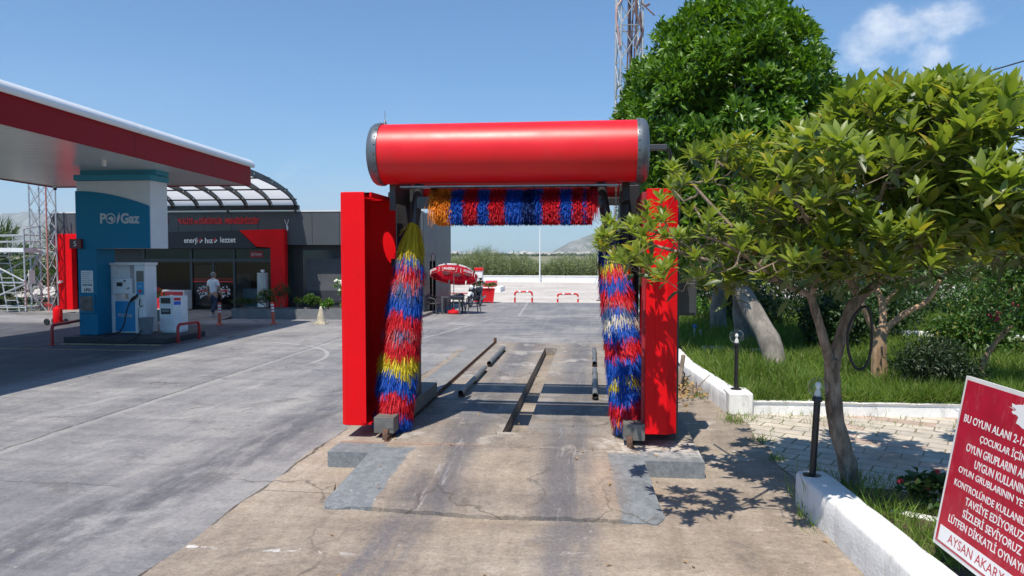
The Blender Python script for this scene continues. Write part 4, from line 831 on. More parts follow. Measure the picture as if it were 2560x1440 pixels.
b = MB(); b.box(-12.06, -12.0, 28.25, 28.29, 3.3, 3.5); b.cyl((-12.03, 28.24, 3.48), (-12.12, 28.22, 3.75), .012, 6); b.cyl((-12.03, 28.24, 3.48), (-11.95, 28.22, 3.75), .012, 6); b.build('aerial', WHITE, S)
b = MB(); b.box(-21.55, -21.45, 27.88, 27.99, 1.22, 1.30); b.cyl((-21.5, 27.95, 1.25), (-21.62, 27.86, 1.17), .03, 8); b.build('floodlight', WHITE, S)
b = MB(); b.cyl((-21.98, 28.2, 3.9), (-21.9, 28.05, 3.72), .05, 8); b.cyl((-21.9, 28.05, 3.72), (-21.72, 28.1, 3.3), .035, 8); b.build('wall_lamp', BLKP, S)
b = MB()
for k in range(3): b.box(-7.8+k*.14, -7.7+k*.14, 30.2, 30.35, 3.9, 4.35)
b.build('chimney', BLKP, S)
# ------------------------------------------------------------------ barrel vault between canopy and shop
V_ = thing('glazed_vault', 'arched skylight of dark ribs and milky panels between canopy and shop', 'skylight', (-16, 25.5, 4)); cyv, czv, av, bv = 22.2, 4.20, 6.05, 1.12
def vp(a, d=0): return (cyv+(av+d)*math.cos(a), czv+(bv+d)*math.sin(a))
for k in range(7):
    xr = -11.6-k*1.02; b = MB(); aa = np.linspace(0, 1.5, 22)
    po = [vp(a, 0) for a in aa]; pi = [vp(a, -.22) for a in aa]; n_ = len(aa)
    b.add([(xr+s_*.035, y_, z_) for s_ in (-1, 1) for y_, z_ in po+pi], [(i, i+1, n_+i+1, n_+i) for i in range(n_-1)]+[(2*n_+i, 3*n_+i, 3*n_+i+1, 2*n_+i+1) for i in range(n_-1)]+[(i, 2*n_+i, 2*n_+i+1, i+1) for i in range(n_-1)]+[(n_+i, n_+i+1, 3*n_+i+1, 3*n_+i) for i in range(n_-1)]+[(0, n_, 3*n_, 2*n_)])
    rb = b.build('rib', BLKP, V_, angle=50)
    if k < 7:
        for a in (.12, .36, .62, .9, 1.18):
            b = MB(); q = vp(a, -.11); b.cyl((xr-.037, *q), (xr+.037, *q), .032, 10); b.build('hole', WHITEL, rb)  # white discs paint the daylight seen through rib holes; ribs stay solid
for k in range(6):
    xa, xb = -11.6-k*1.02-.04, -11.6-(k+1)*1.02+.04; aa = np.linspace(.03, 1.5, 20); b = MB(); n_ = len(aa)
    b.add([(xx, *vp(a, .012)) for xx in (xa, xb) for a in aa], [(i, i+1, n_+i+1, n_+i) for i in range(n_-1)]); b.build('panel', POLY, V_)
b = MB()
for a in (.02, .30, .62, .98, 1.35):
    q = vp(a, -.03); b.box(-17.75, -11.5, q[0]-.025, q[0]+.025, q[1]-.03, q[1]+.02)
b.box(-17.8, -11.5, 28.08, 28.26, 4.11, 4.30); b.build('purlin', BLKP, V_, smooth=False)
for xx in (-11.7, -14.5, -17.5): b = MB(); b.cyl((xx, 28.3, 4.0), (xx, 28.3, 4.25), .05, 8); b.build('bracket', BLKP, V_); b = MB(); b.cyl((xx, 22.55, 5.2), (xx, 22.75, 5.35), .04, 6); b.build('bracket', BLKP, V_)

# ------------------------------------------------------------------ flower plants and planters
LG = leafmat('leaf_bright', (.045, .13, .015), (.13, .27, .03), .45, .3); LD = leafmat('leaf_dark', (.018, .045, .012), (.045, .095, .02), .5, .2); LM = leafmat('leaf_mid', (.03, .085, .015), (.085, .17, .025), .45, .25, (.28, .22, .03))
FLR = mat('petal_red', (.62, .03, .03), .5); FLW = mat('petal_white', (.80, .80, .68), .5); FLP = mat('petal_pink', (.65, .04, .14), .5); FLO = mat('petal_orange', (.75, .18, .03), .5)
def plant(name, label, loc, rx, ry, h, n, m, L=.09, wd=.045, flowers=None, nf=0, group=None, cat='plant', stem=0., fr=.03, lump=5, z0=0.):
    """low bushy plant: stems + leaves in lumps + flower heads"""
    t_ = thing(name, label, cat, loc, group); cx, cy, cz = loc
    cs = np.stack([rng.normal(size=lump)*.42*rx, rng.normal(size=lump)*.42*ry, rng.uniform(.35, .8, lump)*h], 1); cs[:, 0] = np.clip(cs[:, 0], -rx*.7, rx*.7)
    k = rng.integers(0, lump, n); u = norm(rng.normal(size=(n, 3))); u[:, 2] = np.abs(u[:, 2])*.9-.15; rr = rng.uniform(.55, 1.05, (n, 1))
    P = cs[k]+u*rr*np.array([rx*.55, ry*.55, h*.38]); P[:, 2] = np.maximum(P[:, 2], .02+z0)
    D = norm(u+rng.normal(size=(n, 3))*.5+np.array([0, 0, .1])); leaves('foliage', P+np.array(loc), D, L*rng.uniform(.6, 1.2, n), wd*rng.uniform(.7, 1.2, n), m, t_, simple=True)
    b = MB()
    for c in cs: b.tube([(cx+c[0]*.2, cy+c[1]*.2, cz-.02), (cx+c[0]*.7, cy+c[1]*.7, cz+c[2]*.5), (cx+c[0], cy+c[1], cz+c[2])], [.014, .01, .006], 5)
    b.build('stem', BARKB, t_)
    if flowers is not None:
        for i in range(nf):
            c = cs[rnd.randrange(lump)]; q = norm(rng.normal(size=3)); q[2] = abs(q[2]); q[1] -= .4; b = MB()
            p = Vector((cx, cy, cz))+Vector(c)+Vector((q[0]*rx*.58, q[1]*ry*.58, q[2]*h*.42)); p.z = max(p.z, cz+.1*h)
            for j in range(7):
                o_ = Vector((rnd.gauss(0, 1), rnd.gauss(0, 1), rnd.gauss(0, .7)))*fr*.45; b.ball(p+o_, fr*rnd.uniform(.4, .65), 5, 4)
            b.build('flower', flowers, t_)
    return t_
def planter(label, x0, x1, y0, y1, h, group=None):
    t_ = thing('planter', label, 'planter', ((x0+x1)/2, (y0+y1)/2, 0), group); b = MB(); w_ = .1
    b.box(x0, x1, y0, y0+w_, 0, h); b.box(x0, x1, y1-w_, y1, 0, h); b.box(x0, x0+w_, y0+w_, y1-w_, 0, h); b.box(x1-w_, x1, y0+w_, y1-w_, 0, h); b.build('trough', PLANTG, t_, smooth=False)
    b = MB(); b.quad((x0+w_, y0+w_, h-.06), (x1-w_, y0+w_, h-.06), (x1-w_, y1-w_, h-.06), (x0+w_, y1-w_, h-.06)); b.build('soil', SOIL, t_)
planter('long grey concrete planter in front of the shop, right of the red portal', -13.2, -8.1, 25.9, 26.8, .37)
planter('short grey planter with geraniums beside the wheeled extinguisher', -18.0, -16.4, 23.3, 24.0, .37)
planter('grey planter half hidden behind the LPG dispenser', -16.4, -15.2, 24.6, 25.2, .37)
gp = 'plants in the shop planters'
plant('geranium', 'bright green geranium with orange-red flowers left of the LPG column', (-17.0, 23.6, .33), .62, .3, .62, 700, LG, .10, .06, FLR, 12, gp, fr=.05)
plant('geranium', 'geranium with red flowers seen between dispenser and white cabinet', (-15.65, 24.9, .33), .45, .3, .85, 500, LG, .10, .06, FLR, 12, gp, fr=.06)
plant('shrub', 'spreading dark shrub at the left end of the long planter, trailing over the edge', (-12.75, 26.2, .32), .55, .35, .42, 700, LD, .09, .04, None, 0, gp)
plant('shrub', 'bushy shrub with orange tips in the middle of the long planter in the shade', (-12.15, 26.5, .32), .42, .3, .72, 700, LM, .10, .045, FLO, 10, gp)
plant('shrub', 'tall dark shrub in front of the white brochure stand', (-11.5, 26.3, .32), .36, .3, .95, 700, LD, .08, .035, None, 0, gp)
plant('shrub', 'small yellowish shrub at the foot of the red portal', (-10.95, 26.5, .32), .15, .15, .42, 180, LG, .08, .045, FLR, 3, gp)
plant('shrub', 'round bright green shrub right of the red portal', (-10.35, 26.5, .32), .38, .3, .55, 650, LM, .11, .07, None, 0, gp)
plant('shrub', 'small lime green shrub behind the concrete cone', (-9.62, 26.2, .32), .26, .22, .38, 350, LG, .10, .07, None, 0, gp)
plant('rose_bush', 'tall bush with white roses in the sunny end of the planter', (-9.22, 26.4, .32), .36, .26, 1.15, 500, LG, .09, .05, FLW, 11, gp, fr=.07, z0=.3)
plant('geranium', 'leafy geranium with red flowers at the sunny right end of the planter', (-8.85, 26.3, .32), .36, .3, .55, 600, LG, .10, .06, FLR, 6, gp)
plant('geranium', 'geranium with red flowers at the planter end hidden behind the red panel', (-8.2, 26.4, .32), .25, .25, .5, 250, LG, .10, .06, FLR, 4, gp)
# ------------------------------------------------------------------ posts, cone, extinguisher, stand, freezer
ORM = mat('orange_plastic', (.62, .09, .04), .5, dirt=.2)
for i, (cx, cy, tl, lb) in enumerate(((-12.45, 23.58, .02, 'orange and white flexible post in front of the ramp, nearer the walking man'), (-10.76, 24.05, -.07, 'leaning orange and white flexible post in front of the long planter'))):
    t_ = thing('traffic_post', lb, 'traffic post', (cx, cy, 0), 'flexible posts by the shop'); Mz = Matrix.Translation((cx, cy, 0)) @ Matrix.Rotation(tl, 4, 'Y')
    b = MB(); b.lathe([(.01, .0), (.13, .0), (.13, .02), (.055, .05), (.05, .72), (.04, .75), (.01, .755)], 14, (0, 0, 0), 0, Mz); b.build('post', ORM, t_)
    b = MB()
    for z0 in (.42, .52, .62): b.lathe([(.052, z0), (.0535, z0), (.0535, z0+.055), (.052, z0+.055)], 14, (0, 0, 0), 0, Mz)
    b.build('band', WHITE, t_)
t_ = thing('concrete_cone', 'worn cream concrete cone on the forecourt before the sunny planter', 'cone', (-9.16, 24.23, 0)); b = MB(); b.box(-9.36, -8.96, 24.03, 24.43, 0, .04); b.lathe([(.165, .04), (.15, .1), (.05, .55), (.035, .60), (.01, .605)], 18, (-9.16, 24.23, 0)); b.build('cone', mat('cream_concrete', (.48, .42, .31), .85, var=.35, scale=6, dirt=.6, dirtcol=(.25, .19, .13)), t_)
t_ = thing('wheeled_extinguisher', 'red fire extinguisher on a wheeled cart left of the shop portal', 'extinguisher', (-17.95, 23.0, 0)); b = MB(); b.lathe([(.01, .05), (.13, .05), (.145, .09), (.145, .48), (.12, .56), (.05, .60), (.04, .64), (.01, .65)], 18, (-17.85, 23.0, 0)); b.build('cylinder', RED, t_)
b = MB(); b.tube([(-17.72, 23.1, .1), (-17.95, 23.05, .55), (-18.2, 23.0, .72), (-18.3, 23, .75)], .015, 6); b.tube([(-17.72, 22.9, .1), (-17.95, 22.9, .55), (-18.2, 22.85, .7)], .015, 6); b.cyl((-18.15, 22.8, .66), (-18.15, 23.15, .66), .02, 6); b.tube([(-17.7, 22.85, .6), (-17.64, 22.83, .5), (-17.66, 22.83, .3)], .015, 6); b.build('cart_frame', REDRAIL, t_)
Mw = Matrix.Rotation(R(90), 4, 'X')
for yy in (22.85, 23.2): b = MB(); b.lathe([(.02, -.02), (.09, -.025), (.11, -.012), (.11, .012), (.09, .025), (.02, .02)], 18, (-18.13, yy, .112), 0, Mw); b.build('wheel', BLACK, t_)
t_ = thing('brochure_stand', 'tall white rotating brochure stand behind the planter shrubs', 'display stand', (-12.95, 28.0, .11)); b = MB(); b.box(-13.12, -12.78, 27.85, 28.15, .12, .6); b.cyl((-12.95, 28, .6), (-12.95, 28, 1.72), .02, 8); b.box(-13.02, -12.88, 27.96, 28.04, 1.68, 1.76); b.build('pedestal', WHITE, t_, bevel=.01)
b = MB()
for k in range(9):
    for j in range(4): b.box(-13.12+j*.088, -13.04+j*.088, 27.86, 27.89, .64+k*.115, .72+k*.115)
b.box(-13.13, -12.77, 27.9, 28.1, .62, 1.64); b.build('rack', mat('rack_white', (.5, .52, .5), .5), t_, smooth=False)
t_ = thing('ice_cream_freezer', 'red and white chest freezer standing at the shop window', 'freezer', (-17, 28.2, .11)); b = MB(); b.box(-17.75, -16.2, 27.95, 28.5, .14, .92); o = b.build('chest', WHITE, t_, bevel=.02); b = MB(); b.box(-17.70, -16.27, 27.94, 27.949, .2, .88); p = b.build('front_panel', mat('freezer_red', (.55, .015, .03), .35), o, smooth=False)
b = MB(); b.ball((-16.75, 27.938, .62), .13, 10, 6, 0, (1, .02, 1)); b.ball((-16.5, 27.938, .52), .15, 10, 6, 0, (1, .02, 1.2)); b.ball((-16.95, 27.938, .42), .10, 10, 6, 0, (1.4, .02, 1)); b.build('splash_print', WHITEL, p) if False else b.build('splash_print', WHITEL, o)
# ------------------------------------------------------------------ left: scaffold tower, mast, palms
t_ = thing('scaffold_tower', 'galvanised mobile scaffold tower with white deck and ladder in front of palms', 'scaffold', (-23.4, 27.2, 0)); X0, X1, Y0, Y1 = -24.5, -22.1, 26.75, 27.6
for xx, yy, hh in ((X1, Y0, 3.35), (X1, Y1, 3.5), (X0, Y0, 3.1), (X0, Y1, 3.1)):
    b = MB(); b.cyl((xx, yy, .12), (xx, yy, hh), .035, 8); o = b.build('post', GALV, t_); b = MB()
    for k in range(7): b.tube([(xx+.04*math.cos(a), yy+.04*math.sin(a), .3+k*.15+.02*a) for a in np.linspace(0, 6.28, 9)], .012, 4)
    b.build('red_tape', REDPL, o); b = MB(); b.lathe([(.01, -.02), (.08, -.025), (.09, 0), (.08, .025), (.01, .02)], 12, (xx, yy, .09), 0, Matrix.Rotation(R(90), 4, 'X')); b.build('castor', BLACK, o)
b = MB(); r_ = .024
for z_ in (1.25, .28): b.cyl((X0, Y0, z_), (X1, Y0, z_), r_, 6); b.cyl((X1, Y0, z_), (X1, Y1, z_), r_, 6); b.cyl((X0, Y1, z_), (X1, Y1, z_), r_, 6)
b.cyl((X1, Y0, 1.3), (X0, Y0, 2.45), .034, 6); b.cyl((X1, Y0, 1.2), (X0, Y0, .25), .034, 6); b.cyl((X1, Y0, 1.35), (X1, Y1, 2.4), r_, 6); b.cyl((X1, Y0, 1.1), (X1, Y1, .2), r_, 6); b.cyl((X0, Y1, 1.3), (X1, Y1, 2.4), r_, 6)
b.build('brace', GALV, t_); b = MB()
for z_ in (2.85, 3.1): b.cyl((X0, Y0, z_), (X1, Y0, z_+.03), r_, 6); b.cyl((X1, Y0, z_+.03), (X1, Y1, z_+.03), r_, 6); b.cyl((X0, Y1, z_), (X1, Y1, z_+.03), r_, 6)
b.cyl((X1-.9, Y1, 3.5), (X1, Y1, 3.5), r_, 6); b.cyl((X1, Y1, 3.5), (X1, Y0, 3.35), r_, 6)
for xx in (-22.8, -23.3): b.cyl((xx, Y0, 2.6), (xx, Y0, 2.95), .016, 6); b.cyl((xx, Y1, 2.6), (xx, Y1, 3.1), .016, 6)
b.build('guard_rail', GALV, t_); b = MB(); b.box(X0, X1, Y0-.03, Y0+.02, 2.46, 2.62); b.box(X1-.02, X1+.03, Y0+.02, Y1, 2.46, 2.62); b.box(X0, X1-.02, Y0+.02, Y1, 2.44, 2.48); b.build('deck', WHITE, t_, smooth=False)
b = MB(); a0, a1 = Vector((-23.0, 26.9, .1)), Vector((-23.75, 27.3, 2.45)); c0, c1 = a0+Vector((.42, .1, 0)), a1+Vector((.42, .1, 0)); b.cyl(a0, a1, .025, 6); b.cyl(c0, c1, .025, 6)
for k in range(8): b.cyl(a0.lerp(a1, (k+.5)/8), c0.lerp(c1, (k+.5)/8), .018, 6)
b.build('ladder', GALV, t_); b = MB(); b.box(-22.26, -22.24, 26.75, 27.25, 1.2, 1.75); b.box(-22.26, -22.24, 26.6, 26.85, .98, 1.22); b.box(-22.26, -22.24, 27.5, 27.85, 1.0, 1.22); b.box(-22.26, -22.24, 27.2, 27.4, .55, .8)
b.v = [(p_[0]+.23, 26.75+(p_[1]-26.6)*.65, p_[2]) for p_ in b.v]; b.build('sheet_sign', PAPER, t_, smooth=False)
def mast(label, cx, cy, w_, h, seg, rot=0., red=False):
    t_ = thing('lattice_mast', label, 'mast', (cx, cy, 0)); Mz = Matrix.Translation((cx, cy, 0)) @ Matrix.Rotation(rot, 4, 'Z'); cs = [Mz @ Vector(p_) for p_ in ((-w_/2, -w_/2, 0), (w_/2, -w_/2, 0), (w_/2, w_/2, 0), (-w_/2, w_/2, 0))]; U = Vector((0, 0, 1))
    for i, c in enumerate(cs):
        b = MB(); b.cyl(c, c+U*h, .033, 6); b.build('leg', mat('pink_paint', (.50, .20, .17), .6, dirt=.3) if (red and i == 1) else GALV, t_)
    b = MB(); n_ = int(h/seg)
    for i in range(4):
        p_, q = cs[i], cs[(i+1) % 4]
        for k in range(n_):
            z0, z1 = U*k*seg, U*(k+1)*seg
            b.cyl(p_+z0, q+z1, .016, 5); b.cyl(q+z0, p_+z1, .016, 5)
            if k % 3 == 0: b.cyl(p_+z0, q+z0, .016, 5)
    b.build('brace', GALV, t_); return t_, cs
mast('galvanised lattice mast with one pink leg behind the scaffold tower', -21.95, 27.6, .66, 5.6, .85, .15, True)
t_, cs = mast('tall lattice mast with brown cables rising behind the car wash drum', .97, 20.8, .60, 13., .95, .2)
b = MB(); PK = mat('cable_pinkbrown', (.16, .085, .075), .6)
for k in range(6):
    b.tube([(.9+.05*k+.05*math.sin(z_*.9+k), 20.75+.06*k, z_) for z_ in np.linspace(.2, 12.8, 40)], .022, 6)
b.tube([(1.15, 20.6, 7.9), (1.33, 20.5, 8.4), (1.1, 20.5, 8.9), (1.2, 20.5, 9.6)], .028, 6); b.tube([(1.32, 20.9, 7.6), (1.3, 20.6, 8.2), (1.25, 20.5, 8.9)], .028, 6); b.build('cable', PK, t_)
b = MB(); b.tube([(.72, 20.4, 7.95), (.60, 20.35, 8.7), (.62, 20.35, 9.0), (.75, 20.4, 9.2), (.95, 20.5, 9.25)], .025, 6); b.build('conduit', mat('pink_conduit', (.55, .32, .28), .5), t_)
b = MB(); b.cyl((1.25, 20.5, 9.15), (1.62, 20.4, 8.75), .02, 6); b.cyl((1.38, 20.47, 9.03), (1.50, 20.47, 9.08), .03, 6); b.build('aerial', PK, t_)
PALMM = leafmat('palm_leaf', (.035, .075, .022), (.10, .16, .05), .45, .2)
def palm(loc, h, r_, lb, nf=34, seed=0):
    t_ = thing('palm_tree', lb, 'palm', loc, 'palms behind the scaffold tower'); cx, cy, cz = loc; rg = np.random.default_rng(seed)
    b = MB(); b.tube([(cx, cy, cz), (cx+.05, cy, cz+h*.5), (cx, cy, cz+h)], [.24, .2, .22], 10); b.build('trunk', BARKB, t_); Ps = []; Ds = []; Ls = []; b = MB()
    for k in range(nf):
        az = rg.uniform(0, 6.283); el = rg.uniform(-.75, 1.45); d = np.array([math.cos(az)*math.cos(el), math.sin(az)*math.cos(el), math.sin(el)]); Lp = r_*rg.uniform(.55, .8); p0 = np.array([cx, cy, cz+h]); p1 = p0+d*Lp+np.array([0, 0, -.12*Lp*math.cos(el)])
        b.tube([tuple(p0), tuple(p0*.5+p1*.5+np.array([0, 0, .04])), tuple(p1)], [.022, .016, .012], 5)
        s_ = np.cross(d, [0, 0, 1.]); s_ = s_/(np.linalg.norm(s_)+1e-6); u = np.cross(s_, d)
        for a in np.linspace(-1.9, 1.9, 26):
            dd = d*math.cos(a)+s_*math.sin(a)+u*.12*abs(math.sin(a)); Ps.append(p1); Ds.append(dd+rg.normal(size=3)*.05); Ls.append(r_*.55*(1-.18*abs(a)/1.9)*rg.uniform(.85, 1.1))
    b.build('stalk', LD, t_); leaves('frond', np.array(Ps), np.array(Ds), np.array(Ls), .045, PALMM, t_, curl=.22, fold=.3)
for i, (px_, py_, hh, rr_, lb) in enumerate(((-26.6, 30.5, 1.9, 1.5, 'fan palm standing behind the scaffold deck at the left picture edge'), (-24.3, 31.5, 2.0, 1.6, 'fan palm standing behind the middle of the scaffold'), (-23.1, 30.2, .8, 1.3, 'low young palm at the foot of the scaffold ladder'), (-25.2, 29.6, .5, 1.2, 'low drooping palm behind the left scaffold brace'), (-23.2, 33.5, 1.7, 1.6, 'fan palm growing behind the lattice mast'), (-28.5, 33, 2.2, 1.7, 'tallest fan palm left of the scaffold'))): palm((px_, py_, 0), hh, rr_, lb, seed=i)
for i, (px_, py_, rx_, hh, lb) in enumerate(((-25.5, 35, 2.6, 1.9, 'dark bush behind the palms on the left'), (-22.0, 36, 2.2, 2.0, 'dark bush behind the lattice mast'), (-30, 36, 3., 2.2, 'dark bush at the far left behind the palms'))): plant('bush', lb, (px_, py_, 0), rx_, 1.2, hh, 2600, LD, .22, .10, None, 0, 'bushes behind the palms', 'bush', lump=14)
# ------------------------------------------------------------------ seating under the parasol
t_ = thing('garden_table', 'dark grey square resin table under the red parasol', 'table', (-5.45, 28.95, 0)); X0, X1, Y0, Y1 = -5.92, -5.15, 28.62, 29.4
b = MB(); b.box(X0, X1, Y0, Y1, .66, .70); b.box(X0+.03, X1-.03, Y0+.03, Y0+.06, .60, .66); b.box(X0+.03, X1-.03, Y1-.06, Y1-.03, .60, .66); b.build('tabletop', GREYPL, t_, bevel=.01)
for xx in (X0+.04, X1-.04):
    for yy in (Y0+.04, Y1-.04): b = MB(); b.frus(xx, yy, 0, .66, .028, .028, .04, .04); b.build('leg', GREYPL, t_, bevel=.006)
def chair(label, loc, rz, first=None):
    if first is None:
        t_ = thing('garden_chair', label, 'chair', (0, 0, 0), 'resin chairs round the table'); b = MB(); b.box(-.22, .22, -.21, .21, .40, .43); b.box(-.22, .22, -.2, -.17, .36, .40); b.box(-.22, .22, .17, .2, .36, .40); b.build('seat', GREYPL, t_, bevel=.012)
        for sx in (-1, 1):
            for sy in (-1, 1): b = MB(); b.tube([(sx*.27, sy*.27, 0), (sx*.235, sy*.215, .40), (sx*.25, sy*.22, .44)], [.02, .025, .022], 8); b.build('leg', GREYPL, t_)
            b = MB(); b.tube([(sx*.25, -.21, .42), (sx*.27, -.22, .55), (sx*.275, -.15, .62), (sx*.27, .05, .64), (sx*.26, .21, .70)], .02, 8); b.build('armrest', GREYPL, t_)
        b = MB(); aa = np.linspace(-1.45, 1.45, 15); n_ = len(aa)
        lo = [(.26*math.sin(a), .21+.07*math.cos(a)-.03, .50) for a in aa]; hi = [(.255*math.sin(a)*.93, .27+.08*math.cos(a)-.03, .60+.16*math.cos(a)**.6) for a in aa]
        b.add(lo+hi, [(i, i+1, n_+i+1, n_+i) for i in range(n_-1)]); bk = b.build('backrest', GREYPL, t_, solidify=.012); b = MB(); b.tube(hi, .016, 8); b.tube(lo, .014, 8); b.build('back_rim', GREYPL, t_); t_.location = loc; t_.rotation_euler = (0, 0, rz); return t_
    c = copy_tree(first); c.location = loc; c.rotation_euler = (0, 0, rz); c['label'] = label; return c
c0 = chair('grey resin armchair left of the table, beside the shop wall', (-6.25, 28.95, 0), R(68))
chair('grey resin armchair behind the table with its back to the yard', (-5.50, 29.85, 0), R(-4), c0); chair('dark resin armchair right of the table, in front of the red planter box', (-4.75, 29.25, 0), R(-68), c0)
# parasol: dome tilted back so its underside shows
t_ = thing('parasol', 'red ice cream parasol with white lettering and hearts, tilted over the grey table', 'parasol', (-5.47, 29.0, 0)); cx, cy = -5.47, 29.0
b = MB(); b.lathe([(.01, .0), (.20, .0), (.245, .05), (.235, .12), (.15, .16), (.05, .165), (.045, .26), (.01, .26)], 24, (cx, cy-.12, 0)); b.build('base', REDPL, t_)
b = MB(); b.cyl((cx, cy-.12, .16), (cx, cy-.02, 1.72), .018, 8); b.build('pole', GALV, t_)
TM = Matrix.Translation((cx, cy, 1.60)) @ Matrix.Rotation(R(-19), 4, 'X') @ Matrix.Rotation(R(3), 4, 'Y'); RR = .96
def dome(a, u):
    """a angle, u 0 apex .. 1 rim"""
    seg = math.pi/4; aa = (a % seg)/seg; r_ = RR*u*(1-.045*math.sin(aa*math.pi)*u); return TM @ Vector((r_*math.cos(a), r_*math.sin(a), .34*(1-u**2.0)-.02))
b = MB(); nA = 64; us = np.linspace(0.02, 1, 9)
b.v = [tuple(dome(2*math.pi*i/nA, u)) for u in us for i in range(nA)]
for j in range(8):
    for i in range(nA): b.f.append((j*nA+i, j*nA+(i+1) % nA, (j+1)*nA+(i+1) % nA, (j+1)*nA+i)); b.mi.append(0)
m, tt = newmat('parasol_cloth'); pr_ = tt.n('ShaderNodeBsdfPrincipled', {'Base Color': (.60, .008, .03, 1), 'Roughness': .6}); tl_ = tt.n('ShaderNodeBsdfTranslucent', {'Color': (.75, .012, .03, 1)}); mx_ = tt.n('ShaderNodeMixShader', {0: .55, 1: pr_.outputs[0], 2: tl_.outputs[0]}); tt.n('ShaderNodeOutputMaterial', {'Surface': mx_.outputs[0]}); CLOTH = m
m, tt = newmat('parasol_print'); pr_ = tt.n('ShaderNodeBsdfPrincipled', {'Base Color': (.85, .82, .82, 1), 'Roughness': .6}); tl_ = tt.n('ShaderNodeBsdfTranslucent', {'Color': (.85, .8, .8, 1)}); mx_ = tt.n('ShaderNodeMixShader', {0: .5, 1: pr_.outputs[0], 2: tl_.outputs[0]}); tt.n('ShaderNodeOutputMaterial', {'Surface': mx_.outputs[0]}); PRINT = m
can = b.build('canopy', CLOTH, t_, angle=60)
vd = (TM.to_3x3() @ Vector((0, 0, -1)))
for k in range(8):
    b = MB(); a0, a1 = k*math.pi/4+.03+math.pi/8, (k+1)*math.pi/4-.03+math.pi/8; n_ = 8; up_ = [dome(a0+(a1-a0)*i/n_+0*math.pi/8, 1) for i in range(n_+1)]
    b.add(list(up_)+[p+vd*.17 for p in up_], [(i, i+1, n_+1+i+1, n_+1+i) for i in range(n_)]); vl = b.build('valance', CLOTH, t_)
    am = (a0+a1)/2; tang = TM.to_3x3() @ Vector((-math.sin(am), math.cos(am), 0)); c_ = dome(am, 1); nrm_ = tang.cross(-vd)
    text('lettering', 'ALGIDA' if k % 2 else 'ALGIDA', PRINT, vl, tuple(c_+vd*.125+nrm_*.02), tang, -vd, .10, .46, .003, .05)
    rim_ = [c_+vd*.15-tang*.31+nrm_*.012, c_+vd*.02-tang*.33+nrm_*.012]
    b = MB(); fr_ = [dome(a0+.05, 1)+nrm_*.01, dome(a0+.05, 1)+vd*.155+nrm_*.01, dome(a1-.05, 1)+vd*.155+nrm_*.01, dome(a1-.05, 1)+nrm_*.01]; b.tube(fr_, .013, 4); b.build('white_border', PRINT, vl)
    # twin-line heart emblem on the cloth, seen from both sides
    b = MB(); c_ = dome(am, .66); rad = TM.to_3x3() @ Vector((math.cos(am), math.sin(am), 0)); rad = (dome(am, .70)-dome(am, .62)).normalized()
    nn = rad.cross(tang).normalized()
    def heart(sc_, w_):
        pts = []
        for q in np.linspace(0, 2*math.pi, 22, endpoint=False):
            hx = 16*math.sin(q)**3/17; hy = (13*math.cos(q)-5*math.cos(2*q)-2*math.cos(3*q)-math.cos(4*q))/17; pts.append(c_+tang*hx*sc_*1.25-rad*hy*sc_*.8)
        for s_ in (1, -1): b.tube([p+nn*.012*s_ for p in pts], w_, 4, closed=True)
    heart(.16, .024); heart(.08, .02); b.build('heart_emblem', PRINT, can)
b = MB()
for k in range(8):
    a = k*math.pi/4; b.tube([dome(a, .05)+vd*.02, dome(a, .5)+vd*.015, dome(a, 1)+vd*.012], .007, 5)
b.build('rib', GALV, t_)
# motorcycle
t_ = thing('motorcycle', 'small light step-through motorcycle with black mirrors parked by the red planter box', 'motorcycle', (-5.45, 33.6, 0)); ox, oy = -5.30, 33.3; dv = Vector((-.22, -1, 0)).normalized(); rv = Vector((1, -.22, 0)).normalized()
def mp(f, s_, z_): p = Vector((ox, oy, 0))+dv*f+rv*s_; return (p.x, p.y, z_)
Mw = Matrix.Rotation(math.atan2(dv.y, dv.x), 4, 'Z') @ Matrix.Rotation(R(90), 4, 'X')
for f in (.62, -.62):
    b = MB(); b.lathe([(.20, -.035), (.255, -.045), (.285, -.02), (.285, .02), (.255, .045), (.20, .035), (.20, -.035)], 24, mp(f, 0, .287), 0, Mw); wl = b.build('wheel', BLACK, t_); b = MB(); b.lathe([(.18, -.02), (.205, -.025), (.205, .025), (.18, .02), (.18, -.02)], 20, mp(f, 0, .287), 0, Mw); b.cyl(mp(f, -.08, .287), mp(f, .08, .287), .035, 8)
    for q in range(8): a = q*math.pi/4; b.cyl(mp(f, 0, .287), mp(f+.19*math.cos(a), 0, .287+.19*math.sin(a)), .008, 4)
    b.build('rim', GALV, wl)
b = MB(); b.tube([mp(.62, -.09, .287), mp(.48, -.09, .62), mp(.36, -.07, .90)], .025, 8); b.tube([mp(.62, .09, .287), mp(.48, .09, .62), mp(.36, .07, .90)], .025, 8); b.build('fork', GALV, t_)
b = MB(); b.tube([mp(.85, 0, .50), mp(.7, 0, .62), mp(.5, 0, .62), mp(.36, 0, .5)], [.05, .09, .09, .05], 10); b.build('mudguard', WHITE, t_)
b = MB(); b.tube([mp(.46, 0, .95), mp(.40, 0, .75), mp(.28, 0, .45), mp(0, 0, .36), mp(-.4, 0, .5), mp(-.8, 0, .68)], [.08, .17, .17, .12, .15, .06], 12); b.build('body', BLKP, t_)
b = MB(); b.ball(mp(.50, 0, .88), .095, 14, 10, 0, (1.1, .9, 1.2)); b.build('headlight_cowl', WHITE, t_); b = MB(); b.ball(mp(.60, 0, .88), .075, 12, 8); b.build('headlight', GLOBE, t_)
b = MB(); b.tube([mp(-.05, 0, .70), mp(-.3, 0, .74), mp(-.75, 0, .78)], [.10, .13, .08], 10); b.build('seat', BLACK, t_)
